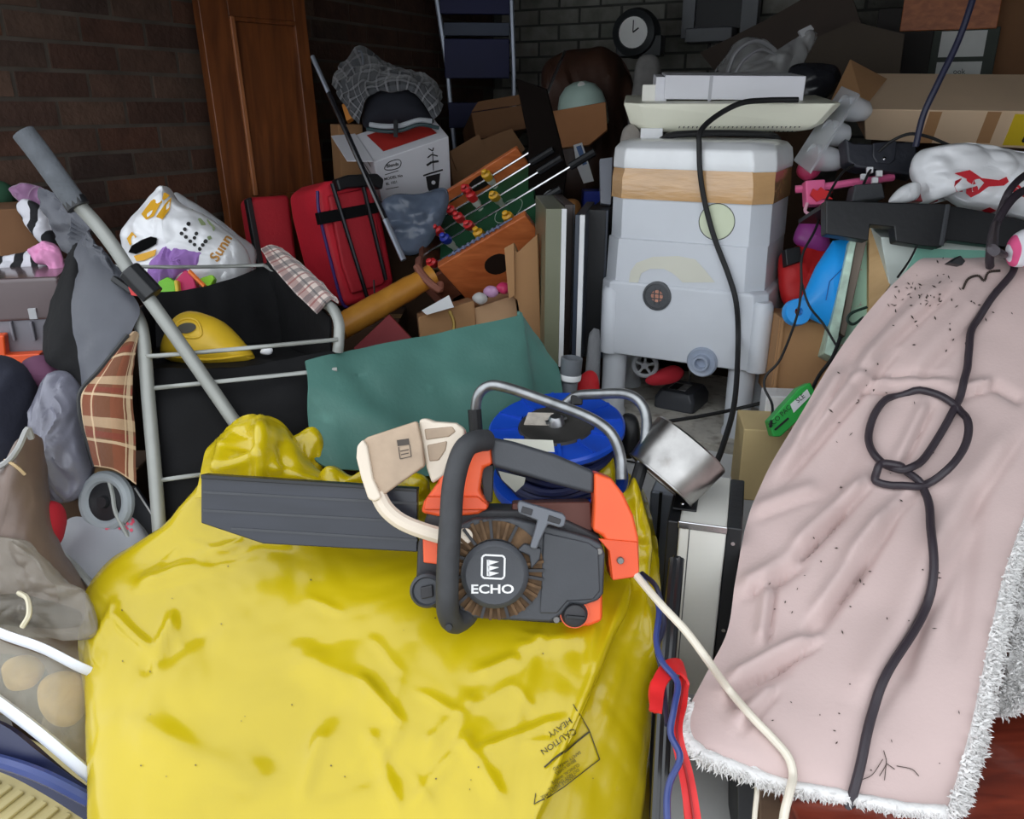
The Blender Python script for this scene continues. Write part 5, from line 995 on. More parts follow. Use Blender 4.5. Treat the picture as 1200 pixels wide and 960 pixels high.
# coloured things between tank and blanket
mb = MB(); mb.puff(CF(945, 325, 1.98), [(914, 300), (930, 290), (950, 285), (972, 296), (966, 340), (950, 362), (925, 362), (914, 340)], 0.03, 0.05, 0.010, 14, 5, 60, 10); solo('red_fabric', mb, mat('scarlet_fabric', C(206, 30, 32), 0.6, var=0.1), 'scarlet fabric between the grey tank and the bright blue plastic', 'cloth')
mb = MB(); mb.prismp(CF(930, 298, 1.93, roll=R(-8)), [(920, 292), (938, 288), (940, 306), (922, 312)], 0, 0.03); solo('black_clip', mb, BLACK, 'small black clip on the scarlet fabric', 'clip', None, 0.003)
mb = MB(); mb.puff(CF(945, 268, 1.97), [(930, 280), (940, 258), (958, 262), (970, 276), (972, 296), (956, 296), (940, 290)], 0.02, 0.03, 0.004, 26, 4, 36, 7); solo('purple_ribbon', mb, mat('purple_plastic', C(150, 60, 140), 0.4), 'purple crumpled ribbon under the left end of the black trough', 'ribbon')
BLU = mat('bright_blue_plastic', C(30, 156, 240), 0.35, var=0.04)
t = thing('blue_scoop', 'bright blue plastic scoop with a round eyelet end', 'scoop')
fr = CF(960, 335, 1.80)
mb = MB(); mb.puff(fr, [(976, 282), (998, 279), (1000, 292), (990, 330), (978, 386), (962, 380), (945, 372), (934, 366), (940, 348), (956, 312)], 0.03, 0.02, 0.001, 10, 3, 60, 10, smooth=False); part('blade', mb, BLU, t)
c_ = fr.M @ fr.L(934, 366, -0.01); Me = Matrix.Translation(c_) @ fr.M.to_3x3().to_4x4() @ RX
mb = MB(); mb.lathe([(0.009, 0.012), (0.028, 0.012), (0.030, 0.006), (0.030, -0.012), (0.009, -0.012), (0.009, 0.012)], Me, 24); part('eyelet', mb, BLU, t)
mb = MB(); mb.tube([fr.M @ fr.L(*p, -0.031) for p in ((990, 312), (972, 330), (968, 352))], 0.0012, 5); part('moulded_line', mb, mat('blue_line', C(16, 100, 180)), t)
# leaning books and boards
def leaning(label, cat, name, pts, d, th, m, dec=None):
    fr = CF(1010, 340, d, R(-14)); mb = MB(); mb.prismp(fr, pts, 0, th); return solo(name, mb, m, label, cat, None, 0.002)
mb = mat('book_green_white', C(190, 216, 198), 0.5, var=0.35, vs=26)
leaning('thin green and white patterned book leaning beside the blue scoop', 'book', 'book', [(996, 281), (1004, 281), (978, 420), (966, 414)], 1.74, 0.12, mb)
leaning('grey brown board leaning between the patterned book and the mint board', 'board', 'thin_board', [(1004, 281), (1016, 281), (990, 395), (984, 390)], 1.76, 0.1, mat('grey_brown_board', C(136, 122, 110), 0.7))
leaning('mint green board leaning behind the grey brown board', 'board', 'thin_board', [(1012, 280), (1026, 276), (1024, 345), (1012, 380), (985, 420), (978, 420)], 1.79, 0.02, mat('mint_board', C(172, 212, 186), 0.6, col2=C(190, 130, 130), c2=(0.62, 0.66), c2s=40))
leaning('tan wooden board end under the notch of the black trough', 'board', 'wooden_board', [(1018, 264), (1046, 266), (1046, 330), (1018, 372)], 1.77, 0.03, wood_mat('pale_ply', C(196, 158, 108), C(214, 178, 128), 0.6))
t = thing('mint_box', 'white and mint green box under the black trough', 'box')
fr = Fr(1090, 300, 1.72, R(-4), R(10)); mb = MB(); mb.prismp(fr, [(1032, 278), (1165, 284), (1165, 345), (1044, 345)], 0, 0.2); part('body', mb, mat('white_mint_card', C(222, 232, 226), 0.5), t, 0.003)
mb = MB(); mb.prismp(fr, [(1075, 291), (1165, 294), (1165, 340), (1050, 340)], -0.0015, 0.0); part('mint_panel', mb, mat('mint_print', C(150, 214, 194), 0.5), t)
carton('upright brown cardboard box behind the blanket below the blue scoop', Fr(940, 420, 1.86, R(-6), R(-4)), [(914, 372), (976, 380), (990, 470), (902, 468)], 0.15, CARD, flaps=([(903, 466), (915, 372), (918, 373), (906, 467)],))
mb = MB(); mb.boxp(Fr(915, 482, 1.80, R(-6)), 898, 464, 936, 505, 0, 0.06); solo('white_packet', mb, WHITE, 'small white packet below the upright cardboard box', 'packet', None, 0.003)
t = thing('green_packet', 'bright green and white packet sticking out from under the blanket', 'packet')
fr = CF(925, 482, 1.62)
mb = MB(); mb.prismp(fr, [(901, 494), (936, 455), (950, 448), (960, 470), (915, 512), (906, 512)], 0, 0.03); part('body', mb, mat('green_print', C(50, 168, 74), 0.4), t, 0.003)
pl = onfr(fr, -0.0015); mb = MB(); print_poly(mb, [(926, 474), (946, 456), (950, 464), (930, 484)], pl); part('white_panel', mb, WHITE, t)
mb = MB(); print_text(mb, 'ECO PAC', 914, 488, 8, 44, onfr(fr, -0.003)); print_text(mb, 'SLE', 938, 467, 8, 40, onfr(fr, -0.003)); print_line(mb, [(908, 504), (924, 490)], 2.4, onfr(fr, -0.003)); part('lettering', mb, INK, t)['kind'] = 'stuff'
mb = MB(); mb.boxp(Fr(885, 535, 1.72, R(-8)), 872, 503, 930, 590, 0, 0.12); solo('beige_box', mb, mat('beige_card', C(206, 182, 132), 0.7), 'beige cardboard box between the white cabinet and the blanket', 'box', None, 0.003)
# cables
def cable(label, pts, r, m, name='cable', n=6): mb = MB(); mb.tube(pxline(pts, n), r, 8); return solo(name, mb, m, label, 'cable')
NVC = mat('navy_cable', C(40, 42, 66), 0.5)
cable('dark navy cable hanging down in front of the labelled box', [(1150, -40, 1.75), (1138, 5, 1.76), (1122, 50, 1.78), (1098, 100, 1.8), (1082, 135, 1.82), (1073, 172, 1.84)], 0.0075, NVC)
cable('thin black lead arching over the black leather case', [(1030, 178, 1.86), (1044, 166, 1.85), (1066, 157, 1.84), (1090, 161, 1.84), (1118, 172, 1.84), (1150, 176, 1.86)], 0.0035, RUBBER)
cable('thin black lead running down past the blue scoop to the packet', [(1000, 193, 1.86), (985, 205, 1.84), (968, 235, 1.8), (955, 270, 1.77), (940, 300, 1.75), (939, 335, 1.74), (934, 370, 1.73), (915, 420, 1.7), (898, 440, 1.7), (896, 455, 1.7), (905, 475, 1.68), (903, 500, 1.6)], 0.0028, RUBBER)
cable('thin black lead lying across the blue scoop', [(939, 330, 1.745), (948, 358, 1.74), (965, 380, 1.74), (980, 405, 1.72)], 0.0025, RUBBER)
cable('green black lead hooked over the mint board', [(1016, 360, 1.66), (998, 367, 1.66), (993, 375, 1.66), (1000, 380, 1.66), (1012, 372, 1.66)], 0.003, mat('dark_green_lead', C(24, 48, 40), 0.5))
cable('thin black lead hanging from the black trough to the blanket', [(1075, 287, 1.64), (1066, 305, 1.63), (1052, 325, 1.6)], 0.0022, RUBBER)
cable('black lead hidden behind the cardboard box edge', [(985, 395, 1.72), (975, 420, 1.7), (960, 440, 1.69), (950, 460, 1.66)], 0.004, RUBBER)
def on_tank(px, py, lift):
    best = None
    for b in TANK_BVH:
        q = hit(b, px, py, lift, 9.0)
        if best is None or (q - CAM).length < (best - CAM).length: best = q
    return best
pts = [W(*q) for q in ((935, 117, 1.90), (900, 117.5, 1.89), (868, 121, 1.87), (838, 137, 1.86), (821, 154, 1.84))]
pts += [on_tank(x_, y_, 0.010) for (x_, y_) in ((820, 176), (822, 205), (828, 240), (839, 280), (855, 322), (864, 355), (866, 400))] + [W(861, 470, 1.84), W(848, 520, 1.74), W(834, 556, 1.68)]
mb = MB(); mb.tube(cr(pts, 6), 0.0064, 10); solo('mains_cable', mb, RUBBER, 'black mains cable hanging from the white carton down over the grey tank', 'cable')
cable('black lead lying on the white cabinet behind the tank leg', [(770, 496, 1.82), (820, 488, 1.86), (860, 480, 1.9), (900, 470, 1.86), (908, 464, 1.84)], 0.0045, RUBBER)

# ================================================================== foreground: yellow bag, green bundle, reel, chainsaw, blanket
def seg_fold(p, x0, y0, x1, y1, w, h):
    x, y = proj(p); dx, dy = x1 - x0, y1 - y0; L2 = dx * dx + dy * dy
    t = ((x - x0) * dx + (y - y0) * dy) / L2; tt = min(1, max(0, t)); e = math.hypot(x - x0 - dx * tt, y - y0 - dy * tt)
    s = 1.0 if 0.15 < tt < 0.85 else max(0.0, min(tt, 1 - tt) / 0.15)
    return h * math.exp(-(e / w) ** 2) * (0.25 + 0.75 * s)

# ---- green bundle
t = thing('green_bundle', 'dark green folded tarpaulin bundle behind the chainsaw', 'tarpaulin')
GRT = mat('green_tarpaulin', C(78, 122, 113), 0.5, var=0.12, vs=6, bump=0.15, bs=120, col2=C(100, 150, 138), c2=(0.66, 0.8), c2s=9)
P = net([[(358, 423, 1.47), (430, 407, 1.56), (520, 389, 1.68), (604, 371, 1.76), (612, 371, 1.78), (652, 428, 1.80)],
         [(361, 440, 1.455), (432, 426, 1.54), (520, 408, 1.66), (607, 392, 1.74), (618, 392, 1.76), (655, 440, 1.79)],
         [(362, 465, 1.44), (432, 452, 1.52), (520, 436, 1.64), (609, 420, 1.72), (624, 420, 1.75), (657, 458, 1.78)],
         [(364, 505, 1.43), (435, 495, 1.50), (525, 480, 1.61), (612, 465, 1.70), (630, 462, 1.73), (658, 480, 1.77)],
         [(367, 536, 1.42), (440, 530, 1.49), (530, 525, 1.60), (615, 520, 1.69), (635, 510, 1.72), (658, 505, 1.76)],
         [(385, 550, 1.43), (445, 553, 1.49), (535, 560, 1.60), (618, 555, 1.70), (638, 545, 1.73), (655, 540, 1.76)]], 8, 7)
P = wrinkle(P, lambda p, u, v: 0.006 * noise.noise(p * 9) + 0.004 * ridg(p, 13, 2) + seg_fold(p, 418, 430, 450, 478, 5, -0.006) + seg_fold(p, 500, 470, 600, 430, 16, 0.006) + seg_fold(p, 400, 470, 520, 540, 14, 0.006))
mb = MB(); mb.sheet(P, 0.006); part('folded_sheet', mb, GRT, t)
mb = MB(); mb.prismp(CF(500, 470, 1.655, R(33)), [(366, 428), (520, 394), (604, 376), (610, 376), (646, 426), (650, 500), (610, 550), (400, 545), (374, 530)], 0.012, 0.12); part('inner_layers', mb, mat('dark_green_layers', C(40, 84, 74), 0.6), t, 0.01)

# ---- yellow bag
YEL = mat('yellow_polythene', C(192, 169, 14), 0.25, var=0.07, vs=4, coat=0.25, bump=0.12, bs=18)
t = thing('yellow_bag', 'large shiny yellow polythene waste bag carrying the chainsaw', 'bag')
cf_ = (0.0, 0.12, 0.27, 0.44, 0.62, 0.8, 0.93, 1.0)
def yrow(y, xl, xc, xr, d, dl, dr, dy=0, bulge=0.0, yl=0, yr=0):
    row = [(xl + 45, y + yl * 0.8, d + dl + 0.22), (xl + 2, y + yl, d + dl + 0.04)]
    for c_ in cf_[1:]:
        row.append((xl + (xc - xl) * c_, y + yl * (1 - c_) + dy * math.sin(c_ * math.pi), d + dl * (1 - c_) ** 2 - bulge * math.sin(c_ * math.pi)))
    row += [(xc + 3, y + yr * .3, d + 0.012), (xc + 6, y + yr * 0.4, d + 0.03), (xc + (xr - xc) * 0.5, y + yr * 0.6, d + dr * 0.45), (xr, y + yr, d + dr), (xr - 25, y + yr, d + dr + 0.2)]
    return row
rows = [yrow(570, 275, 690, 740, 1.74, -.28, 0.05), yrow(556, 240, 700, 738, 1.68, -.26, .06), yrow(576, 226, 715, 752, 1.58, -.22, .05), yrow(616, 190, 728, 764, 1.45, -.10, .05),
        yrow(664, 128, 735, 772, 1.335, .02, .05, yl=-8), yrow(712, 98, 730, 775, 1.27, .05, .06, yl=-14), yrow(760, 93, 708, 772, 1.215, .04, .08), yrow(815, 97, 686, 765, 1.16, .04, .10),
        yrow(880, 100, 658, 761, 1.11, .03, .12), yrow(960, 101, 625, 757, 1.06, .03, .13), yrow(1100, 108, 580, 748, 1.0, .03, .14), yrow(1400, 120, 540, 730, .95, .03, .12), yrow(1720, 130, 530, 720, .945, .03, .1)]
P = net(rows, 18, 16)
YF = [(300, 630, 160, 690, 9, .012), (345, 640, 265, 620, 7, .010), (215, 660, 290, 650, 8, -.008), (175, 790, 205, 720, 6, .008), (130, 720, 175, 760, 6, .009), (240, 730, 160, 790, 12, -.008), (420, 790, 470, 850, 7, .009),
      (470, 850, 445, 890, 6, .007), (340, 760, 450, 830, 18, .007), (500, 880, 560, 810, 10, .009), (560, 790, 610, 770, 8, .008), (600, 760, 690, 745, 10, .008), (480, 950, 560, 850, 10, .008), (300, 900, 420, 800, 22, -.010),
      (640, 720, 600, 860, 9, .006), (150, 850, 320, 940, 25, .009), (250, 960, 470, 890, 25, -.008), (520, 900, 640, 860, 12, .006), (700, 700, 690, 790, 8, .006), (735, 690, 628, 958, 6, .007), (740, 620, 770, 780, 6, .006),
      (360, 600, 260, 560, 9, .010), (240, 600, 330, 570, 8, .008), (470, 960, 430, 850, 9, .008), (380, 850, 350, 940, 9, .007), (590, 940, 540, 860, 8, .007), (560, 880, 660, 840, 6, .006), (110, 760, 140, 700, 5, .008),
      (162, 690, 215, 640, 4.5, .0028), (162, 690, 300, 652, 4.5, .0028), (215, 632, 285, 655, 4.5, .0028), (105, 700, 130, 745, 4.5, .0028), (112, 690, 150, 730, 4.5, .0028), (98, 735, 112, 780, 4.5, .0028), (205, 720, 170, 775, 4.5, .0028), (200, 715, 210, 760, 4.5, .0028), (435, 745, 470, 790, 4.5, .0028), (470, 790, 455, 850, 4.5, .0028), (455, 850, 410, 900, 4.5, .0028),
      (490, 810, 545, 840, 4.5, .0028), (545, 840, 530, 880, 4.5, .0028), (560, 830, 600, 800, 4.5, .0028), (600, 800, 625, 830, 4.5, .0028), (590, 875, 650, 868, 4.5, .0028), (540, 870, 570, 930, 4.5, .0028), (520, 820, 500, 890, 4.5, .0028), (480, 900, 510, 950, 4.5, .0028), (360, 700, 400, 720, 4.5, .0028), (610, 740, 640, 752, 4.5, .0028)]
def ywr(p, u, v):
    q = p * 9 + Vector((noise.noise(p * 6), noise.noise(p * 6 + Vector((5, 0, 0))), noise.noise(p * 6 + Vector((0, 5, 0))))) * 0.8
    h = 0.009 * noise.noise(p * 4.0) + 0.009 * (0.5 - noise.voronoi(q)[0][0]) * (0.4 + 1.1 * abs(noise.noise(p * 3.3))) + 0.003 * (0.5 - noise.voronoi(q * 2.3)[0][0])
    for f_ in YF: h += seg_fold(p, *f_)
    return h
P = wrinkle(P, ywr)
for r_ in P:
    for q_ in r_: q_.z = max(q_.z, 0.006)
mb = MB(); mb.sheet(P, 0.002); part('bag_sheet', mb, YEL, t, ang=70); bvY = bvh_of(mb)
# gathered ears of the bag behind the guide bar and beside the reel
for i_, (pts, d_, tf) in enumerate((([(338, 520), (350, 508), (368, 500), (380, 520), (374, 560), (352, 560)], 1.44, .03), ([(366, 572), (384, 546), (412, 558), (428, 550), (440, 572), (400, 584), (370, 582)], 1.37, .012), ([(440, 560), (470, 552), (500, 560), (500, 590), (460, 588)], 1.42, .02),
        ([(722, 600), (736, 572), (744, 560), (754, 590), (764, 640), (756, 690), (738, 690)], 1.33, .03), ([(690, 560), (704, 530), (716, 528), (722, 560), (716, 590), (700, 590)], 1.45, .02))):
    mb = MB(); mb.puff(CF(pts[0][0], pts[0][1], d_), pts, tf, tf * 1.2, 0.016, 17, i_ + 3, 90, 18); part('gathered_fold', mb, YEL, t, ang=70)
Pe = net([[(228, 584, 1.345), (270, 580, 1.335), (310, 578, 1.33), (350, 578, 1.335), (392, 574, 1.36)], [(236, 556, 1.36), (266, 548, 1.325), (306, 540, 1.315), (345, 550, 1.335), (384, 562, 1.37)], [(240, 536, 1.38), (264, 528, 1.35), (306, 512, 1.325), (338, 525, 1.35), (366, 545, 1.385)], [(246, 524, 1.395), (266, 510, 1.37), (305, 496, 1.345), (332, 506, 1.37), (352, 528, 1.395)], [(262, 512, 1.41), (282, 494, 1.40), (304, 489, 1.385), (328, 498, 1.395), (346, 516, 1.41)], [(270, 535, 1.45), (286, 530, 1.45), (304, 525, 1.45), (328, 530, 1.45), (350, 540, 1.45)], [(270, 590, 1.47), (286, 590, 1.47), (304, 590, 1.47), (328, 590, 1.47), (350, 590, 1.47)]], 10, 8)
def ewr(p, u, v): return seg_fold(p, 305, 492, 306, 575, 7, .016) + seg_fold(p, 264, 514, 258, 556, 6, .012) + seg_fold(p, 285, 500, 284, 530, 12, -.02) + seg_fold(p, 255, 552, 310, 528, 6, .010) + seg_fold(p, 315, 545, 380, 570, 5, .010) + seg_fold(p, 330, 515, 335, 560, 8, -.012) + 0.006 * (0.5 - noise.voronoi(p * 16)[0][0])
mb = MB(); mb.sheet(wrinkle(Pe, ewr), 0.002); part('gathered_corner', mb, YEL, t, ang=70)
pl = onbvh(bvY, 0.0018)
mb = MB(); print_line(mb, [(672, 826), (690, 856), (702, 890), (660, 923), (626, 943), (628, 930)], 1.2, pl); print_line(mb, [(638, 900), (662, 880), (690, 858)], 2.2, pl)
part('print_frame', mb, mat('dark_olive_print', C(58, 52, 14), 0.5), t)['kind'] = 'stuff'
mb = MB()
print_text(mb, 'HEAVY', 656, 853, 10.5, 214, pl); print_text(mb, 'CAUTION', 654, 869, 10.5, 214, pl)
for s_, x_, y_, z_ in (('SAFETY HAZARD', 664, 892, 5), ('BEND KNEES', 662, 899, 5), ('CLINICAL WASTE', 662, 907, 5), ('DO NOT OVERFILL', 660, 914, 5), ('HANDLE WITH CARE', 654, 922, 5)): print_text(mb, s_, x_, y_, z_, 214, pl)
part('caution_print', mb, MATS['dark_olive_print'], t)['kind'] = 'stuff'
mb = MB()
for i_ in range(26): print_poly(mb, disc(random.uniform(140, 720), random.uniform(660, 950), random.uniform(0.5, 1.3), 5), pl)
part('dirt_specks', mb, mat('dirt', C(80, 66, 30)), t)['kind'] = 'stuff'

# ---- blue cable reel with tubular stand
t = thing('cable_reel', 'blue cable reel with galvanised tubular stand behind the chainsaw', 'reel')
RB = mat('blue_reel_plastic', C(26, 74, 186), 0.35, var=0.06); DBC = mat('dark_blue_flex', C(28, 34, 74), 0.45, var=0.15, vs=30)
MR = Matrix.Translation(W(652, 500, 1.47)) @ Matrix.Rotation(R(-5), 4, 'Y') @ Matrix.Rotation(R(9), 4, 'X')
RR = 0.124
mb = MB(); mb.lathe([(0.068, 0.002), (RR - 0.004, 0.004), (RR, 0.0), (RR, -0.008), (RR - 0.006, -0.012), (0.06, -0.012)], MR, 48); part('top_flange', mb, RB, t)
mb = MB(); mb.lathe([(0, 0.006), (0.066, 0.006), (0.070, 0.002), (0.070, -0.006)], MR, 32); part('hub_disc', mb, mat('hub_dark', C(52, 50, 48), 0.6, var=0.3, vs=30), t)
for k_ in range(12): mb = MB(); mb.box(0.07, -0.003, 0.002, RR - 0.006, 0.003, 0.007, MR @ Matrix.Rotation(2 * math.pi * k_ / 12, 4, 'Z')); part('flange_rib', mb, RB, t)
mb = MB(); mb.lathe([(0.060, -0.100), (RR, -0.100), (RR + 0.003, -0.106), (RR + 0.003, -0.116), (RR - 0.01, -0.12), (0, -0.12)], MR, 48); part('bottom_flange', mb, RB, t)
for k_ in range(7):
    rr_ = 0.103 + 0.006 * math.sin(k_ * 1.7); hh = -0.018 - k_ * 0.0125
    pts = [MR @ Vector(((rr_ + 0.003 * math.sin(5 * a_ + k_)) * math.cos(a_), (rr_ + 0.003 * math.sin(5 * a_ + k_)) * math.sin(a_), hh + 0.003 * math.sin(3 * a_ + k_))) for a_ in [2 * math.pi * j / 36 for j in range(36)]]
    mb = MB(); mb.tube(pts, 0.0082, 8, closed=True); part('cable_turn', mb, DBC, t)
mb = MB(); mb.lathe([(0.094, -0.012), (0.094, -0.105)], MR, 32); part('drum', mb, DBC, t)
mb = MB(); mb.lathe([(0, 0.022), (0.010, 0.022), (0.014, 0.016), (0.016, 0.006)], MR, 14); mb.box(-0.02, -0.004, 0.012, 0.02, 0.004, 0.016, MR @ Matrix.Rotation(R(20), 4, 'Z')); part('wing_nut', mb, STEEL, t)
mb = MB(); mb.box(-0.058, -0.008, 0.0065, -0.01, 0.035, 0.008, MR @ Matrix.Rotation(R(-12), 4, 'Z')); part('hub_label', mb, mat('torn_label', C(205, 196, 184), 0.7, var=0.2, vs=40), t)
GAL = mat('galvanised_tube', C(150, 152, 154), 0.36, 0.85, var=0.25, vs=40)
mb = MB(); mb.tube(pxline([(560, 512, 1.40), (557, 490, 1.40), (560, 464, 1.39), (574, 452, 1.385), (596, 455, 1.375), (640, 470, 1.355), (690, 489, 1.34), (716, 508, 1.33), (727, 535, 1.325), (728, 562, 1.32)], 6), 0.0092, 12); part('stand_tube', mb, GAL, t)
mb = MB(); mb.tube(pxline([(662, 474, 1.47), (676, 464, 1.46), (700, 462, 1.44), (734, 462, 1.42), (752, 474, 1.41), (758, 498, 1.40), (752, 540, 1.38), (742, 578, 1.36)], 6), 0.0092, 12); part('stand_tube', mb, GAL, t)
mb = MB(); mb.tube(pxline([(558, 508, 1.399), (556, 480, 1.397)], 3), 0.0118, 10); part('tube_sleeve', mb, RUBBER, t)
mb = MB(); mb.tube(pxline([(752, 545, 1.378), (741, 582, 1.358)], 3), 0.0115, 10); part('tube_sleeve', mb, RUBBER, t)
mb = MB(); mb.boxp(CF(677, 468, 1.45), 669, 463, 683, 475, 0, 0.02); part('tube_clamp', mb, RUBBER, t, 0.003)
mb = MB(); mb.prismp(CF(630, 522, 1.345), [(590, 514), (648, 516), (650, 530), (596, 526)], 0, 0.003); part('cable_tag', mb, mat('pale_tag', C(214, 214, 200), 0.6), t)
mb = MB(); mb.prismp(CF(598, 563, 1.34), [(584, 552), (616, 560), (614, 568), (604, 577), (588, 562)], 0, 0.003); part('cable_tag', mb, MATS['pale_tag'], t)

# ---- chainsaw
t = thing('chainsaw', 'orange and charcoal petrol chainsaw with covered bar lying on the yellow bag', 'chainsaw')
D0 = 1.22; S = CF(615, 620, D0); ks = D0 / F
SO = mat('saw_orange', C(236, 92, 44), 0.38, var=0.06, vs=14); SG = mat('saw_charcoal', C(60, 62, 67), 0.48, var=0.08, vs=20, bump=0.1, bs=200); SD = mat('saw_dark', C(44, 43, 46), 0.55, var=0.2, vs=16); SB = mat('saw_brown_dust', C(96, 72, 48), 0.85, var=0.35, vs=60)
def sp(name, pts, y0, y1, m, bev=0.003, par=None, seg=2): mb = MB(); mb.prismp(S, pts, y0, y1); return part(name, mb, m, par or t, bev, seg=seg)
def sdisc(name, px, py, prof, m, off=0.0, par=None, n=28):
    mb = MB(); mb.lathe([(r_ * ks, h_) for r_, h_ in prof], S.M @ Matrix.Translation(S.L(px, py, off)) @ RX, n); return part(name, mb, m, par or t)
# guide bar cover, hand guard
sp('bar_cover', [(225, 560), (486, 577), (486, 652), (300, 642), (225, 617)], 0.035, 0.055, mat('bar_cover_grey', C(40, 43, 52), 0.28, var=0.16, vs=8, aniso=(1, 1, 6)), 0.002)
sp('bar_cover_edge', [(226, 558), (486, 575), (486, 579), (226, 563)], 0.030, 0.060, BLACK, 0.001)
for y_, x_ in ((578, 228), (600, 228), (622, 262)): sp('bar_cover_ridge', [(x_, y_), (486, y_ + 14), (486, y_ + 17), (x_, y_ + 3)], 0.0335, 0.037, SG, 0.0)
GUC = mat('cream_guard_plastic', C(222, 208, 190), 0.5, var=0.06); GUD = mat('dirty_guard_plastic', C(172, 150, 128), 0.6, var=0.15, vs=22)
g = sp('hand_guard', [(424, 518), (432, 512), (462, 502), (490, 493), (496, 520), (499, 546), (470, 566), (448, 582), (440, 584), (430, 556)], -0.012, 0.004, GUD, 0.004)
sp('guard_rim', [(421, 522), (428, 514), (433, 522), (440, 560), (450, 582), (442, 587), (434, 584), (426, 560), (420, 536)], -0.02, 0.006, GUC, 0.004, g)
sp('guard_wing', [(490, 492), (498, 490), (508, 494), (534, 496), (545, 504), (544, 518), (530, 534), (520, 558), (506, 568), (499, 548), (494, 520)], 0.004, 0.04, GUC, 0.005, g)
sp('guard_recess', [(497, 503), (530, 500), (534, 506), (526, 512), (499, 516)], 0.002, 0.006, GUD, 0.002, g); sp('guard_recess', [(500, 522), (524, 517), (522, 528), (514, 540), (503, 541)], 0.002, 0.006, GUD, 0.002, g)
mb = MB(); pts = [S.M @ S.L(x_, y_, -0.004 + 0.0 * i_) for i_, (x_, y_) in enumerate([tuple(q) for q in cr([(442, 578), (452, 596), (468, 610), (490, 620), (516, 628)], 5)])]; mb.tube(pts, 0.0125, 10); part('guard_arm', mb, GUC, g)
mb = MB(); print_poly(mb, [(465, 516), (479, 514), (480, 521), (466, 523)], onfr(S, -0.0135)); print_line(mb, [(467, 524), (469, 538), (482, 535), (480, 521)], 1.0, onfr(S, -0.0135)); print_line(mb, [(469, 529), (479, 527)], 1.2, onfr(S, -0.0135)); print_line(mb, [(470, 533), (479, 531)], 1.2, onfr(S, -0.0135)); part('guard_emblem', mb, mat('emblem_dark', C(66, 56, 48)), g)['kind'] = 'stuff'
# body
sp('crankcase', [(488, 640), (500, 600), (560, 598), (640, 600), (706, 630), (708, 690), (700, 728), (650, 734), (560, 728), (500, 714), (486, 690)], 0.012, 0.10, SD, 0.006)
sp('engine_cover', [(548, 511), (574, 508), (578, 545), (566, 549), (562, 576), (574, 596), (560, 604), (520, 608), (492, 602), (496, 588), (512, 566), (518, 545), (530, 524)], 0.006, 0.075, SO, 0.006)
sp('engine_cover_rib', [(500, 582), (560, 582), (572, 592), (570, 598), (496, 598)], -0.002, 0.01, mat('saw_orange_deep', C(216, 78, 34), 0.4), 0.003)
sp('orange_side_panel', [(495, 627), (513, 632), (513, 662), (496, 660)], 0.002, 0.014, SO, 0.002)
sp('fuel_tank', [(660, 700), (706, 694), (706, 728), (690, 734), (664, 734)], -0.004, 0.09, SO, 0.006)
sp('top_handle', [(574, 513), (600, 518), (650, 533), (697, 553), (696, 580), (650, 568), (610, 556), (577, 547)], 0.0, 0.04, SG, 0.007, seg=3)
sp('rear_handle', [(696, 553), (716, 560), (730, 578), (742, 604), (748, 630), (749, 668), (745, 676), (716, 680), (713, 660), (712, 640), (706, 628), (694, 622), (696, 590)], -0.006, 0.05, SO, 0.006, seg=3)
sp('rear_handle_step', [(700, 630), (746, 634), (748, 668), (744, 675), (717, 679), (713, 645)], -0.010, -0.004, MATS['saw_orange_deep'], 0.002)
sp('throttle_gap', [(600, 592), (694, 590), (696, 626), (640, 612), (600, 604)], 0.02, 0.07, mat('saw_rust_dark', C(84, 44, 34), 0.6, var=0.3), 0.003)
sp('handle_post', [(562, 548), (578, 546), (576, 592), (566, 590)], 0.03, 0.07, SD, 0.002)
sc_ = sp('starter_cover', [(540, 614), (556, 607), (600, 606), (640, 614), (690, 629), (704, 636), (708, 648), (706, 694), (700, 702), (684, 707), (668, 706), (658, 718), (644, 727), (600, 725), (556, 722), (540, 714)], -0.014, 0.014, SG, 0.005, seg=3)
sp('cover_panel', [(636, 622), (688, 634), (700, 642), (702, 690), (694, 700), (664, 702), (652, 716), (632, 716), (634, 680)], -0.0175, -0.012, SG, 0.003, sc_)
mb = MB(); mb.lathe([(36 * ks, 0.0), (57 * ks, 0.0)], S.M @ Matrix.Translation(S.L(580, 668, -0.0155)) @ RX, 40); part('fan_grille', mb, SB, sc_)
for k_ in range(34):
    a_ = 2 * math.pi * k_ / 34
    if 0.25 < a_ < 0.95: continue
    r1 = 57 if not (0.5 * math.pi < a_ < 0.98 * math.pi) else 60
    mb = MB(); mb.box(37 * ks, -0.0022, 0, r1 * ks, 0.0022, 0.006, S.M @ Matrix.Translation(S.L(580, 668, -0.0155)) @ RX @ Matrix.Rotation(a_, 4, 'Z')); part('grille_fin', mb, SB if k_ % 3 else SD, sc_)
rc = sdisc('recoil_housing', 580, 672, [(39, -0.004), (39, 0.010), (36, 0.014), (33, 0.0155), (31, 0.0148), (0, 0.0148)], SG, -0.0155)
pl = onfr(S, -0.0155 - 0.0158); WPR = mat('white_print', C(230, 230, 230), 0.5)
mb = MB()
print_text(mb, 'ECHO', 577, 691, 14.5, 0, pl, 1.28, True)
print_line(mb, [(565, 653), (568, 650.5), (589, 651.5), (591.5, 654), (591, 676), (588, 678.5), (567, 677.5), (564.5, 675), (565, 653)], 2.2, pl)
for k_ in range(3): print_poly(mb, [(571, 656 + k_ * 6.6), (585, 658.5 + k_ * 6.6), (573, 662.5 + k_ * 6.6)], pl)
print_poly(mb, [(570.5, 656), (573.5, 656), (573.5, 675), (570.5, 675)], pl)
part('logo_print', mb, WPR, rc)['kind'] = 'stuff'
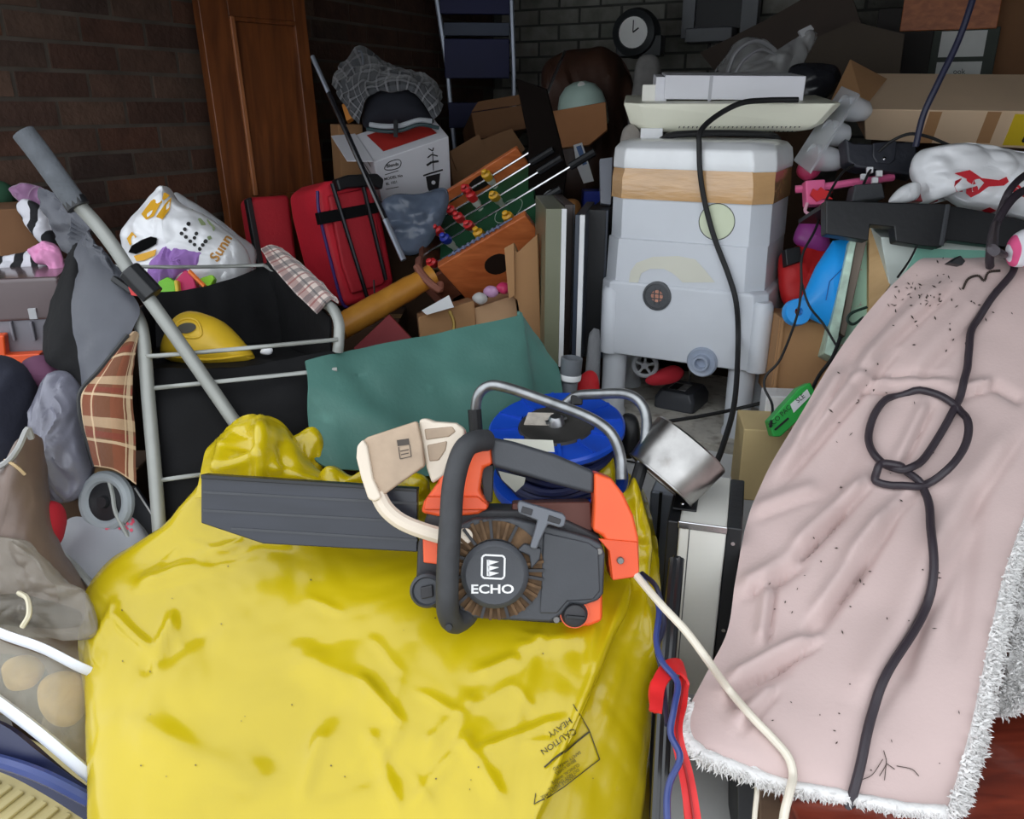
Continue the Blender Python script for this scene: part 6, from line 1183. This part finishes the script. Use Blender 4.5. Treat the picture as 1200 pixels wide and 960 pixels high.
st = sp('starter_handle', [(606, 588), (609, 584), (658, 599), (662, 603), (660, 613), (655, 615), (641, 611), (632, 630), (628, 640), (620, 638), (626, 618), (629, 607), (607, 598)], -0.034, -0.018, mat('starter_grip', C(98, 101, 108), 0.4), 0.003)
for q in ([(612, 590), (624, 594), (622, 601), (610, 597)], [(642, 600), (656, 605), (654, 611), (640, 607)]): sp('grip_recess', q, -0.0355, -0.033, SD, 0.001, st)
sp('handle_guide', [(614, 634), (634, 640), (632, 652), (622, 664), (620, 648), (606, 642)], -0.026, -0.012, SG, 0.003)
for (x_, y_) in ((702, 646), (652, 726), (727, 657)): q = sdisc('screw', x_, y_, [(0, 0.004), (3.4, 0.004), (4.2, 0.002), (4.4, -0.004)], mat('dull_screw', C(120, 118, 116), 0.5, 0.6), -0.012, n=12)
fcap = sdisc('fuel_cap', 673, 719, [(15.5, -0.002), (15.5, 0.004), (13, 0.007), (12.5, 0.016), (10, 0.018), (0, 0.018)], SD, -0.004)
sp('fuel_cap_slot', [(662, 716), (684, 718), (684, 722), (662, 720)], -0.026, -0.02, BLACK, 0.001, fcap)
sdisc('fuel_cap_ring', 673, 719, [(17, 0.0), (17, 0.002), (15, 0.002)], SO, -0.006)
oc = sdisc('oil_cap', 501, 691, [(20, -0.01), (20, 0.010), (17, 0.014), (15, 0.010), (0, 0.010)], SG, 0.0)
sp('oil_cap_grip', [(494, 686), (508, 683), (509, 697), (495, 700)], -0.016, -0.008, SD, 0.002, oc)
mb = MB(); mb.tube([S.M @ S.L(x_, y_, z_) for x_, y_, z_ in [tuple(q) for q in cr([(570, 516, -0.004), (560, 517, -0.02), (547, 523, -0.034), (538, 540, -0.042), (531, 570, -0.046), (528, 610, -0.048), (525, 660, -0.048), (524, 700, -0.046), (526, 722, -0.036), (534, 730, -0.02), (546, 722, 0.0), (552, 712, 0.012)], 6)]], [0.0165] * 67, 14); part('front_handle', mb, RUBBER if False else mat('handle_rubber', C(52, 53, 56), 0.6, var=0.15, vs=40, bump=0.15), t)
sdisc('handle_plug', 526, 735, [(0, 0.002), (4, 0.002), (4.4, -0.002)], BLACK, -0.05, n=10)
sdisc('chain_stud', 545, 628, [(9, -0.004), (9, 0.004), (6, 0.006), (0, 0.004)], GUC, -0.014)

# ---- steel pan, silver computer case and what hangs beside it
t = thing('steel_pan', 'shiny stainless steel pan tipped on its side beside the cable reel', 'pan')
ax = (W(835, 492, 1.36) - W(776, 560, 1.36)).normalized(); Mp = Matrix.Translation(W(774, 562, 1.40)) @ ax.to_track_quat('Z', 'Y').to_matrix().to_4x4()
mb = MB(); mb.lathe([(0.066, 0.0), (0.068, 0.001), (0.072, 0.040), (0.074, 0.080), (0.071, 0.083), (0, 0.085)], Mp, 40); part('wall', mb, mat('brushed_steel', C(170, 168, 166), 0.3, 1.0, var=0.3, vs=14, col2=C(96, 80, 68), c2=(0.58, 0.75), c2s=9), t)
mb = MB(); mb.tube([Mp @ Vector((0.067 * math.cos(a_), 0.067 * math.sin(a_), 0)) for a_ in [2 * math.pi * k_ / 36 for k_ in range(36)]], 0.0025, 6, closed=True); part('rim', mb, MATS['brushed_steel'], t)
mb = MB(); mb.lathe([(0, 0.078), (0.062, 0.076), (0.065, 0.001)], Mp, 36); part('inside', mb, mat('pan_inside', C(90, 70, 60), 0.4, 0.8), t)
t = thing('computer_case', 'slim silver computer case with black side standing beside the blanket', 'computer')
SIV = mat('silver_painted_metal', C(214, 213, 206), 0.38, 0.0, var=0.05)
fr = Fr(822, 618, 1.34, R(-16)); a = fr.L(796, 612); b = fr.L(852, 618); zf = -(fr.M.translation.z)
z1 = (a.z + b.z) / 2
mb = MB(); mb.box(a.x, 0, zf, b.x, 0.2, z1, fr.M); part('body', mb, SIV, t, 0.004)
mb = MB(); mb.box(b.x, 0.006, zf, b.x + 0.025, 0.2, z1 - 0.002, fr.M); part('side_panel', mb, BLACK, t, 0.003)
mb = MB(); mb.box(a.x - 0.02, 0.006, zf, a.x, 0.2, z1 - 0.004, fr.M); part('side_panel', mb, BLACK, t, 0.003)
mb = MB(); mb.box(a.x + 0.017, -0.001, zf, a.x + 0.0185, 0.0, z1, fr.M); part('front_seam', mb, DKGREY, t)
mb = MB(); mb.box(a.x - 0.015, 0.04, z1 + 0.0005, a.x + 0.025, 0.16, z1 + 0.004, fr.M); pb = part('black_bracket', mb, BLACK, t, 0.001)
for (u_, v_) in ((0.0, 0.06), (0.012, 0.09), (-0.004, 0.12), (0.016, 0.13)):
    mb = MB(); mb.lathe([(0, 0.003), (0.004, 0.002), (0.0045, 0)], fr.M @ Matrix.Translation((a.x + u_, v_, z1 + 0.004)), 10); part('screw', mb, CHROME, pb)
for z_ in (0.03, 0.2): mb = MB(); mb.lathe([(0, 0.002), (0.0035, 0.002), (0.004, 0)], fr.M @ Matrix.Translation((b.x + 0.012, 0.005, z1 - z_)) @ RX, 8); part('screw', mb, CHROME, t)
mb = MB(); q = fr.L(803, 610); mb.box(a.x + 0.004, -0.0012, z1 - 0.012, a.x + 0.012, 0.0, z1 - 0.003, fr.M); part('badge', mb, CHROME, t)
mb = MB(); mb.box(a.x - 0.002, -0.002, z1 - 0.012, b.x + 0.001, 0.002, z1 + 0.0015, fr.M); part('top_edge', mb, CHROME, t, 0.002)
t = thing('grey_appliance', 'pale grey appliance panel with a black seal below the steel pan', 'appliance')
fr = Fr(790, 630, 1.62, R(-20)); mb = MB(); a = fr.L(762, 575); b = fr.L(806, 600); mb.box(a.x, 0, -(fr.M.translation.z), b.x, 0.2, a.z, fr.M); part('body', mb, mat('pale_grey_metal', C(150, 156, 168), 0.35, 0.2), t, 0.006)
mb = MB(); q = fr.L(772, 590); mb.box(q.x, -0.003, -(fr.M.translation.z), q.x + 0.006, 0.002, a.z, fr.M); part('seal', mb, BLACK, t)
t = thing('metal_stand', 'black metal frame bars standing between yellow bag and computer case', 'frame')
for x0_, x1_, y1_ in ((797, 776, 960), (789, 768, 960)):
    mb = MB(); mb.tube(pxline([(x0_, 655, 1.31), ((x0_ + x1_) / 2 - 2, 800, 1.2), (x1_, 960, 1.1), (x1_ - 8, 1150, 1.05), (x1_ - 25, 1500, 1.0)], 5), 0.007, 8); part('bar', mb, mat('black_enamel', C(30, 31, 34), 0.3, coat=0.4), t)
mb = MB(); mb.tube(pxline([(797, 656, 1.31), (789, 655, 1.31)], 2), 0.006, 8); part('cross_bar', mb, MATS['black_enamel'], t)
mb = MB(); P = net([[(775, 810, 1.30), (820, 815, 1.30), (862, 822, 1.30)], [(765, 960, 1.16), (820, 965, 1.16), (866, 968, 1.16)], [(750, 1300, 1.05), (820, 1300, 1.05), (856, 1300, 1.05)]], 3, 3); mb.sheet(P, 0.01); solo('grey_board', mb, mat('grey_board', C(128, 128, 126), 0.5, var=0.15), 'flat grey board leaning below the silver computer case', 'board')
REDS = mat('red_strap', C(214, 34, 36), 0.5, var=0.15, vs=20)
t = thing('red_strap', 'red looped strap hanging beside the yellow bag', 'strap')
mb = MB(); P = net([[(762, 835, 1.06), (776, 838, 1.05)], [(764, 800, 1.10), (780, 806, 1.09)], [(780, 776, 1.14), (794, 790, 1.12)], [(798, 778, 1.15), (804, 800, 1.12)], [(790, 820, 1.10), (806, 818, 1.10)], [(786, 860, 1.06), (800, 858, 1.06)], [(796, 910, 1.03), (812, 905, 1.03)], [(803, 960, 1.0), (821, 955, 1.0)], [(815, 1050, .98), (832, 1045, .98)]], 4, 8)
mb.sheet(wrinkle(P, lambda p, u, v: 0.003 * noise.noise(p * 40)), 0.004); part('webbing', mb, REDS, t)
mb = MB(); mb.tube([p_[len(p_) // 2] + Vector((0, -0.002, 0.002)) for p_ in P[20:]], 0.0018, 5); part('stitching', mb, mat('dark_red_thread', C(150, 20, 26)), t)
mb = MB(); mb.puff(CF(768, 815, 1.12), [(762, 800), (770, 794), (778, 806), (776, 830), (766, 836), (760, 820)], 0.012, 0.012, 0.003, 40, 1, 24, 6); part('knot', mb, REDS, t)
BLC = mat('blue_cable', C(52, 66, 124), 0.35, var=0.08)
cable('blue cable hanging from the chainsaw end down past the red strap', [(742, 668, 1.25), (756, 684, 1.22), (772, 712, 1.19), (769, 750, 1.15), (776, 776, 1.12), (794, 800, 1.09), (790, 830, 1.06), (786, 860, 1.04), (797, 888, 1.02), (784, 920, 1.0), (782, 960, .98), (790, 1040, .96)], 0.0045, BLC)
cable('second blue cable looped beside the yellow bag edge', [(752, 672, 1.27), (770, 690, 1.23), (778, 730, 1.2), (770, 760, 1.17), (776, 790, 1.15), (782, 850, 1.08)], 0.004, NVC)

mb = MB(); mb.puff(CF(738, 510, 1.56), [(727, 492), (737, 484), (748, 493), (750, 528), (738, 538), (728, 530)], 0.02, 0.02, 0.001, 10, 1, 30, 7); solo('black_tub', mb, BLACK, 'rounded black tub between the cable reel and the steel pan', 'tub')
mb = MB(); mb.prismp(CF(1122, 304, 1.52), [(1112, 308), (1126, 299), (1132, 306), (1128, 311)], 0, 0.02); solo('black_wedge', mb, BLACK, 'small black wedge at the top edge of the pink blanket', 'wedge', None, 0.002)
# ---- mahogany table under the blanket
t = thing('mahogany_table', 'red mahogany table top showing below the blanket hem', 'table')
MAH = wood_mat('mahogany', C(96, 34, 22), C(128, 52, 34), 0.35, (3, 18, 3), 0.3)
p0 = atz(922, 930, 0.70); p1 = atz(1300, 930, 0.70)
mb = MB(); mb.box(p0.x, p0.y - 0.12, 0.665, p1.x + 0.1, p0.y + 0.32, 0.70); part('top', mb, MAH, t, 0.004)
mb = MB(); mb.box(p0.x + 0.03, p0.y - 0.08, 0.56, p1.x + 0.08, p0.y + 0.28, 0.665); part('apron', mb, MAH, t, 0.004)
for (x_, y_) in ((p0.x + 0.03, p0.y - 0.09), (p1.x + 0.05, p0.y - 0.09), (p0.x + 0.03, p0.y + 0.25), (p1.x + 0.05, p0.y + 0.25)):
    mb = MB(); mb.box(x_, y_, 0, x_ + 0.04, y_ + 0.04, 0.56); part('leg', mb, MAH, t, 0.003)
mb = MB(); mb.boxp(CF(905, 930, 1.12), 890, 898, 922, 1040, 0, 0.04); solo('wood_offcut', mb, wood_mat('old_wood', C(82, 62, 46), C(110, 86, 64), 0.7), 'old brown wood offcut standing beside the mahogany table', 'wood', None, 0.003)
mb = MB(); mb.boxp(CF(875, 930, 1.13), 864, 896, 886, 1040, 0, 0.05); solo('black_post', mb, BLACK, 'black post standing left of the brown wood offcut', 'post', None, 0.003)

# ---- pink blanket with white fleece lining
t = thing('fleece_blanket', 'dusty pink blanket with white fleece edge draped over the right pile', 'blanket')
BLK = mat('dusty_pink_suede', C(201, 178, 174), 0.9, var=0.05, vs=5, sheen=0.25, bump=0.12, bs=160, col2=C(186, 164, 152), c2=(0.6, 0.8), c2s=4)
def brow(y, xl, xr, dl, dr, n=7, yr=None, pw=1.0):
    yr = y if yr is None else yr
    return [(xl + (xr - xl) * (k_ / (n - 1)), y + (yr - y) * (k_ / (n - 1)), dl + (dr - dl) * (k_ / (n - 1)) ** pw) for k_ in range(n)]
rows = [[(x_ + 10, y_ + 40, d_ + 0.16) for (x_, y_, d_) in brow(300, 1085, 1300, 1.66, 1.62)], brow(303, 1085, 1300, 1.62, 1.56), brow(332, 1048, 1290, 1.58, 1.50, yr=318), brow(372, 1012, 1285, 1.56, 1.46, yr=362), brow(420, 978, 1280, 1.53, 1.42, yr=412), brow(480, 942, 1265, 1.49, 1.38, yr=470),
        brow(548, 902, 1228, 1.44, 1.34, yr=535), brow(610, 876, 1204, 1.38, 1.29, yr=600), brow(680, 862, 1180, 1.30, 1.23, yr=668), brow(740, 852, 1164, 1.24, 1.175, yr=735), brow(792, 826, 1151, 1.18, 1.13, yr=798), brow(838, 804, 1138, 1.125, 1.09, yr=860),
        brow(866, 806, 1122, 1.095, 1.06, yr=918), [(820, 882, 1.085), (868, 902, 1.08), (920, 920, 1.07), (970, 930, 1.06), (1020, 940, 1.05), (1066, 948, 1.04), (1110, 952, 1.035)]]
P = net(rows, 17, 13)
BF = [(1040, 405, 905, 560, 11, .012), (1060, 430, 960, 600, 16, -.008), (995, 456, 1110, 459, 4, -.010), (1000, 450, 1120, 452, 9, .007), (1120, 458, 1165, 447, 6, .008), (1160, 448, 1200, 472, 6, -.008), (1085, 470, 1048, 545, 8, .007), (1015, 560, 925, 650, 9, .012), (1000, 585, 900, 690, 10, -.010), (1040, 600, 950, 730, 11, .012), (1020, 650, 940, 750, 8, -.010),
      (955, 745, 850, 800, 9, .012), (930, 770, 850, 830, 10, -.008), (900, 680, 890, 755, 8, .008), (1185, 500, 1080, 660, 14, .006), (1110, 620, 1000, 830, 22, .008), (1150, 560, 1120, 760, 12, -.006), (1080, 560, 985, 660, 8, .006), (880, 600, 960, 570, 9, .006), (865, 690, 940, 650, 10, .010), (1110, 330, 1000, 430, 10, .007), (1150, 345, 1060, 440, 14, .006), (1075, 330, 985, 440, 7, -.006), (905, 800, 860, 850, 10, .006), (1090, 690, 1060, 800, 9, -.006), (990, 430, 930, 520, 8, .008)]
for (x0_, y0_, x1_, y1_, w_, h_) in list(BF):
    if h_ > 0.005:
        L_ = math.hypot(x1_ - x0_, y1_ - y0_); nx, ny = -(y1_ - y0_) / L_, (x1_ - x0_) / L_
        if nx < 0: nx, ny = -nx, -ny
        BF.append((x0_ + nx * w_ * 1.25, y0_ + ny * w_ * 1.25, x1_ + nx * w_ * 1.25, y1_ + ny * w_ * 1.25, max(3.5, w_ * 0.45), -h_ * 0.75))
def bwr(p, u, v):
    h = 0.008 * noise.noise(p * 4.5) + 0.003 * noise.noise(p * 14)
    if v > 0.08:
        for f_ in BF: h += seg_fold(p, *f_) * 1.7
    return h
P = wrinkle(P, bwr); mb = MB(); mb.sheet(P, 0.012); part('blanket_cloth', mb, BLK, t, ang=80); bvB = bvh_of(mb)
FLC = mat('white_fleece', C(226, 224, 222), 0.95, var=0.08, vs=30, sheen=0.4, bump=0.6, bs=120)
# fleece hem rolls and the turned-up lining at the right
edge = [P[-1][i_] for i_ in range(len(P[0]))]
left = [P[j_][0] for j_ in range(int(len(P) * 0.82), len(P))]
rgt = [P[j_][-1] for j_ in range(int(len(P) * 0.44), len(P))]
def fur(mb, base, nrm, L_, spread, n):
    for _ in range(n):
        d_ = (nrm + Vector((random.uniform(-1, 1), random.uniform(-1, 1), random.uniform(-1, 1))) * spread).normalized(); s1 = d_.orthogonal().normalized() * 0.0016; s2 = d_.cross(s1)
        b_ = base + Vector((random.uniform(-1, 1), random.uniform(-1, 1), random.uniform(-1, 1))) * 0.006; l_ = L_ * random.uniform(0.6, 1.2)
        bend = Vector((random.uniform(-1, 1), random.uniform(-1, 1), random.uniform(-1, 0.2))) * l_ * 0.25
        m_ = b_ + d_ * l_ * 0.55; e_ = b_ + d_ * l_ + bend
        mb.add([b_ + s1, b_ - s1 * 0.5 + s2 * 0.8, b_ - s1 * 0.5 - s2 * 0.8, m_ + s1, m_ - s1 * 0.5 + s2 * 0.8, m_ - s1 * 0.5 - s2 * 0.8, e_], [(0, 1, 4, 3), (1, 2, 5, 4), (2, 0, 3, 5), (3, 4, 6), (4, 5, 6), (5, 3, 6)], Matrix())
mb = MB(); mb.tube(edge, [0.009 + 0.002 * noise.noise(p_ * 60) for p_ in edge], 8); part('fleece_hem', mb, FLC, t, ang=80)
mb = MB(); mb.tube(left, [0.006 + 0.006 * (j_ / len(left)) for j_ in range(len(left))], 8); part('fleece_hem', mb, FLC, t, ang=80)
# fleece band along the right edge
ro = [p_ + Vector((0.014, 0.004, -0.004)) for k_, p_ in enumerate(rgt)]; ro2 = [p_ + Vector((0.028, 0.02, -0.012)) for p_ in rgt]
mb = MB(); Pb = [[a_ + Vector((-0.004, -0.004, 0.002)), b_ + Vector((0, -0.008, 0.006)), c_] for a_, b_, c_ in zip(rgt, ro, ro2)]; mb.sheet(Pb, 0.008); part('fleece_band', mb, FLC, t, ang=80)
Pl = net([[(1230, 500, 1.36), (1270, 505, 1.36), (1320, 510, 1.36)], [(1212, 600, 1.32), (1255, 600, 1.31), (1310, 600, 1.30)], [(1194, 700, 1.26), (1240, 700, 1.25), (1300, 700, 1.24)], [(1180, 780, 1.205), (1230, 780, 1.19), (1290, 775, 1.18)], [(1165, 838, 1.17), (1215, 828, 1.15), (1280, 815, 1.14)]], 6, 8)
Pl = wrinkle(Pl, lambda p, u, v: 0.006 * noise.noise(p * 22) + 0.004 * ridg(p, 30, 2)); mb = MB(); mb.sheet(Pl, 0.01); part('fleece_lining', mb, FLC, t, ang=80)
mb = MB()
for k_ in range(0, len(edge)):
    for j_ in range(9): fur(mb, edge[k_] + (edge[min(k_ + 1, len(edge) - 1)] - edge[k_]) * random.random(), Vector((random.uniform(-.5, .5), -0.6, -0.5)), 0.013, 0.6, 2)
for k_ in range(len(left)):
    for j_ in range(5): fur(mb, left[k_], Vector((-0.8, -0.5, 0)), 0.011, 0.6, 2)
for k_ in range(len(Pb)):
    for j_ in range(14): q_ = Pb[k_][0].lerp(Pb[k_][2], random.random()) + Vector((0, -0.006, 0.004)); fur(mb, q_, Vector((0.5, -0.6, 0.3)), 0.009, 0.7, 3)
for r_ in Pl:
    for c_ in r_:
        if c_.x < 0.95: fur(mb, c_ + Vector((random.uniform(-.01, .01), 0, 0)), Vector((-0.1, -0.8, 0.4)), 0.009, 0.7, 20)
o = part('fleece_pile', mb, FLC, t, ang=80); o['kind'] = 'stuff'
# bits of dry leaf and dirt on the blanket
mb = MB(); pl = onbvh(bvB, 0.002); random.seed(11)
for (cx, cy, sx, sy, n_) in ((1085, 345, 45, 35, 55), (1120, 380, 60, 40, 20), (1000, 440, 60, 40, 12), (1060, 600, 130, 150, 26), (950, 700, 80, 60, 14), (1000, 860, 120, 60, 14)):
    for _ in range(n_):
        x_ = random.gauss(cx, sx * 0.5); y_ = random.gauss(cy, sy * 0.5)
        if x_ < 1000 - (y_ - 400) * 0.55 or x_ > 1190: continue
        a_ = random.uniform(0, 3.14); L_ = random.uniform(0.8, 3.2); w_ = random.uniform(0.5, 1.1); c_, s_ = math.cos(a_), math.sin(a_)
        print_poly(mb, [(x_ + L_ * c_, y_ + L_ * s_), (x_ - w_ * s_, y_ + w_ * c_), (x_ - L_ * c_, y_ - L_ * s_), (x_ + w_ * s_, y_ - w_ * c_)], pl)
print_line(mb, [(q.x, q.y) for q in cr([(1128, 340), (1134, 328), (1146, 324), (1153, 330), (1158, 320), (1172, 318)], 5)], 3.0, pl)
for q in ([(1035, 880), (1038, 895), (1030, 910)], [(1038, 895), (1036, 915)], [(1038, 895), (1048, 902)], [(1050, 898), (1068, 902), (1076, 910)], [(1010, 914), (1022, 908), (1034, 890)]): print_line(mb, [tuple(k_) for k_ in cr(q, 4)] if len(q) > 2 else q, 1.0, pl)
solo('dry_debris', mb, mat('dry_leaf', C(66, 54, 48), 0.9, var=0.3), 'scattered bits of dry leaf and dirt on the pink blanket', 'debris', kind='stuff')
# cables over the blanket
CORD = mat('purple_black_cord', C(50, 43, 50), 0.5, var=0.1)
path = [(1163, 292), (1176, 303), (1187, 313), (1182, 328), (1155, 356), (1140, 382), (1134, 415), (1131, 442), (1118, 480), (1096, 520), (1076, 548), (1058, 557)]
loop = [(1040, 550), (1024, 535), (1018, 510), (1024, 484), (1046, 464), (1078, 460), (1108, 470), (1128, 490), (1133, 512), (1126, 536), (1108, 558), (1082, 570), (1052, 573), (1030, 569), (1022, 560), (1030, 551), (1050, 551), (1068, 560), (1082, 576), (1091, 606), (1092, 650), (1086, 695), (1064, 742), (1034, 790), (1020, 830), (1008, 890), (998, 930), (990, 962)]
full = cr(path + loop, 5); m_ = len(full); pts = []
for i_, q in enumerate(full):
    lift = 0.0075
    if 50 < i_ < 60: lift = 0.016
    if 95 < i_ < 112: lift = 0.018
    if 130 < i_ < 142: lift = 0.020
    pts.append(hit(bvB, q.x, q.y, lift, 1.05))
for _ in range(2): pts = [pts[0]] + [(pts[i_ - 1] + pts[i_] * 2 + pts[i_ + 1]) / 4 for i_ in range(1, len(pts) - 1)] + [pts[-1]]
head = [W(*q) for q in ((1240, 190, 1.6), (1205, 203, 1.56), (1182, 225, 1.52), (1168, 262, 1.5))]
mb = MB(); mb.tube(cr(head + [pts[0]], 6)[:-1] + pts + [pts[-1] + Vector((-0.01, -0.03, -0.12))], 0.0066, 10); solo('knotted_cable', mb, CORD, 'thick dark cord knotted in a loop on the pink blanket', 'cable')
mb = MB(); mb.tube(pxline([(1250, 215, 1.58), (1205, 222, 1.545), (1184, 236, 1.515), (1165, 268, 1.50), (1160, 300, 1.52), (1160, 312, 1.545)], 6), 0.0078, 10); solo('thick_cable', mb, CORD, 'second strand of thick dark cord ending at the top of the blanket', 'cable')
WC = mat('dirty_white_cable', C(222, 214, 198), 0.45, var=0.06)
wp = [W(*q) for q in ((738, 664, 1.235), (752, 682, 1.20), (776, 710, 1.15), (804, 740, 1.12), (828, 772, 1.10))] + [hit(bvB, *q, 0.006, 1.08) for q in ((850, 806), (876, 838), (905, 868), (922, 888), (928, 908))] + [W(925, 930, 1.045), W(918, 962, 1.03), W(912, 1040, 1.02)]
mb = MB(); mb.tube(cr(wp, 6), 0.0058, 10); solo('white_cable', mb, WC, 'dirty white cable running from the chainsaw over the blanket corner', 'cable')
cable('short white cable hanging below the blanket hem', [(888, 900, 1.1), (887, 930, 1.08), (884, 965, 1.06), (882, 1040, 1.05)], 0.0035, WC)

# ================================================================== buried boxes that carry the pile
DCARD = mat('old_dark_cardboard', C(84, 62, 46), 0.95, var=0.2, vs=4)
def buried(label, x0, y0, x1, y1, h, yaw=0.0, m=None):
    cx, cy = (x0 + x1) / 2, (y0 + y1) / 2; M = Matrix.Translation((cx, cy, 0)) @ Matrix.Rotation(yaw, 4, 'Z')
    w, d = (x1 - x0) / 2, (y1 - y0) / 2
    t = thing('cardboard_box', label, 'box', 'cardboard boxes in the pile')
    mb = MB(); mb.box(-w, -d, 0, w, d, h, M); part('body', mb, m or DCARD, t, 0.005)
    mb = MB(); mb.box(-w, -0.025, h, w, 0.025, h + 0.001, M); part('tape', mb, mat('parcel_tape', C(150, 118, 80), 0.4), t)
for a_ in (('large buried box carrying the red trolley suitcase', -.80, 2.44, -.36, 2.72, .91), ('tall buried box carrying the white printed box', -.55, 2.76, -.2, 3.05, 1.2),
           ('buried box carrying the cartons under the table football', -.3, 2.1, .07, 2.4, .85), ('buried box carrying the upright flat panels', .075, 2.06, .17, 2.4, .88),
           ('buried box carrying the mint green box', .95, 1.68, 1.4, 2.05, 1.15), ('tall buried box carrying the long flat cardboard box', .98, 2.2, 1.6, 2.55, 1.42), ('tall buried box carrying the labelled box at the back', 1.45, 3.1, 2.0, 3.45, 1.57),
           ('buried box carrying the grey toolbox', -1.28, 1.70, -.98, 2.0, .97), ('buried box below the striped clothes', -1.28, 2.04, -.98, 2.26, 1.11), ('buried box carrying the printed carrier bag', -.92, 1.93, -.62, 2.2, 1.09),
           ('buried box carrying the navy garment', -1.05, 1.36, -.76, 1.6, .86), ('buried box carrying the shopping trolley', -.68, 1.5, -.32, 1.85, .74), ('buried box filling the blanket', .78, 1.32, 1.2, 1.6, .92),
           ('tall buried box under the brown leather coat', .08, 2.75, .45, 3.2, 1.2), ('tall buried box near the stepladder foot', -.3, 3.1, .02, 3.4, 1.12), ('tall buried box behind the grey tank', .64, 2.58, .93, 2.9, 1.54)): buried(*a_)

settle_all()
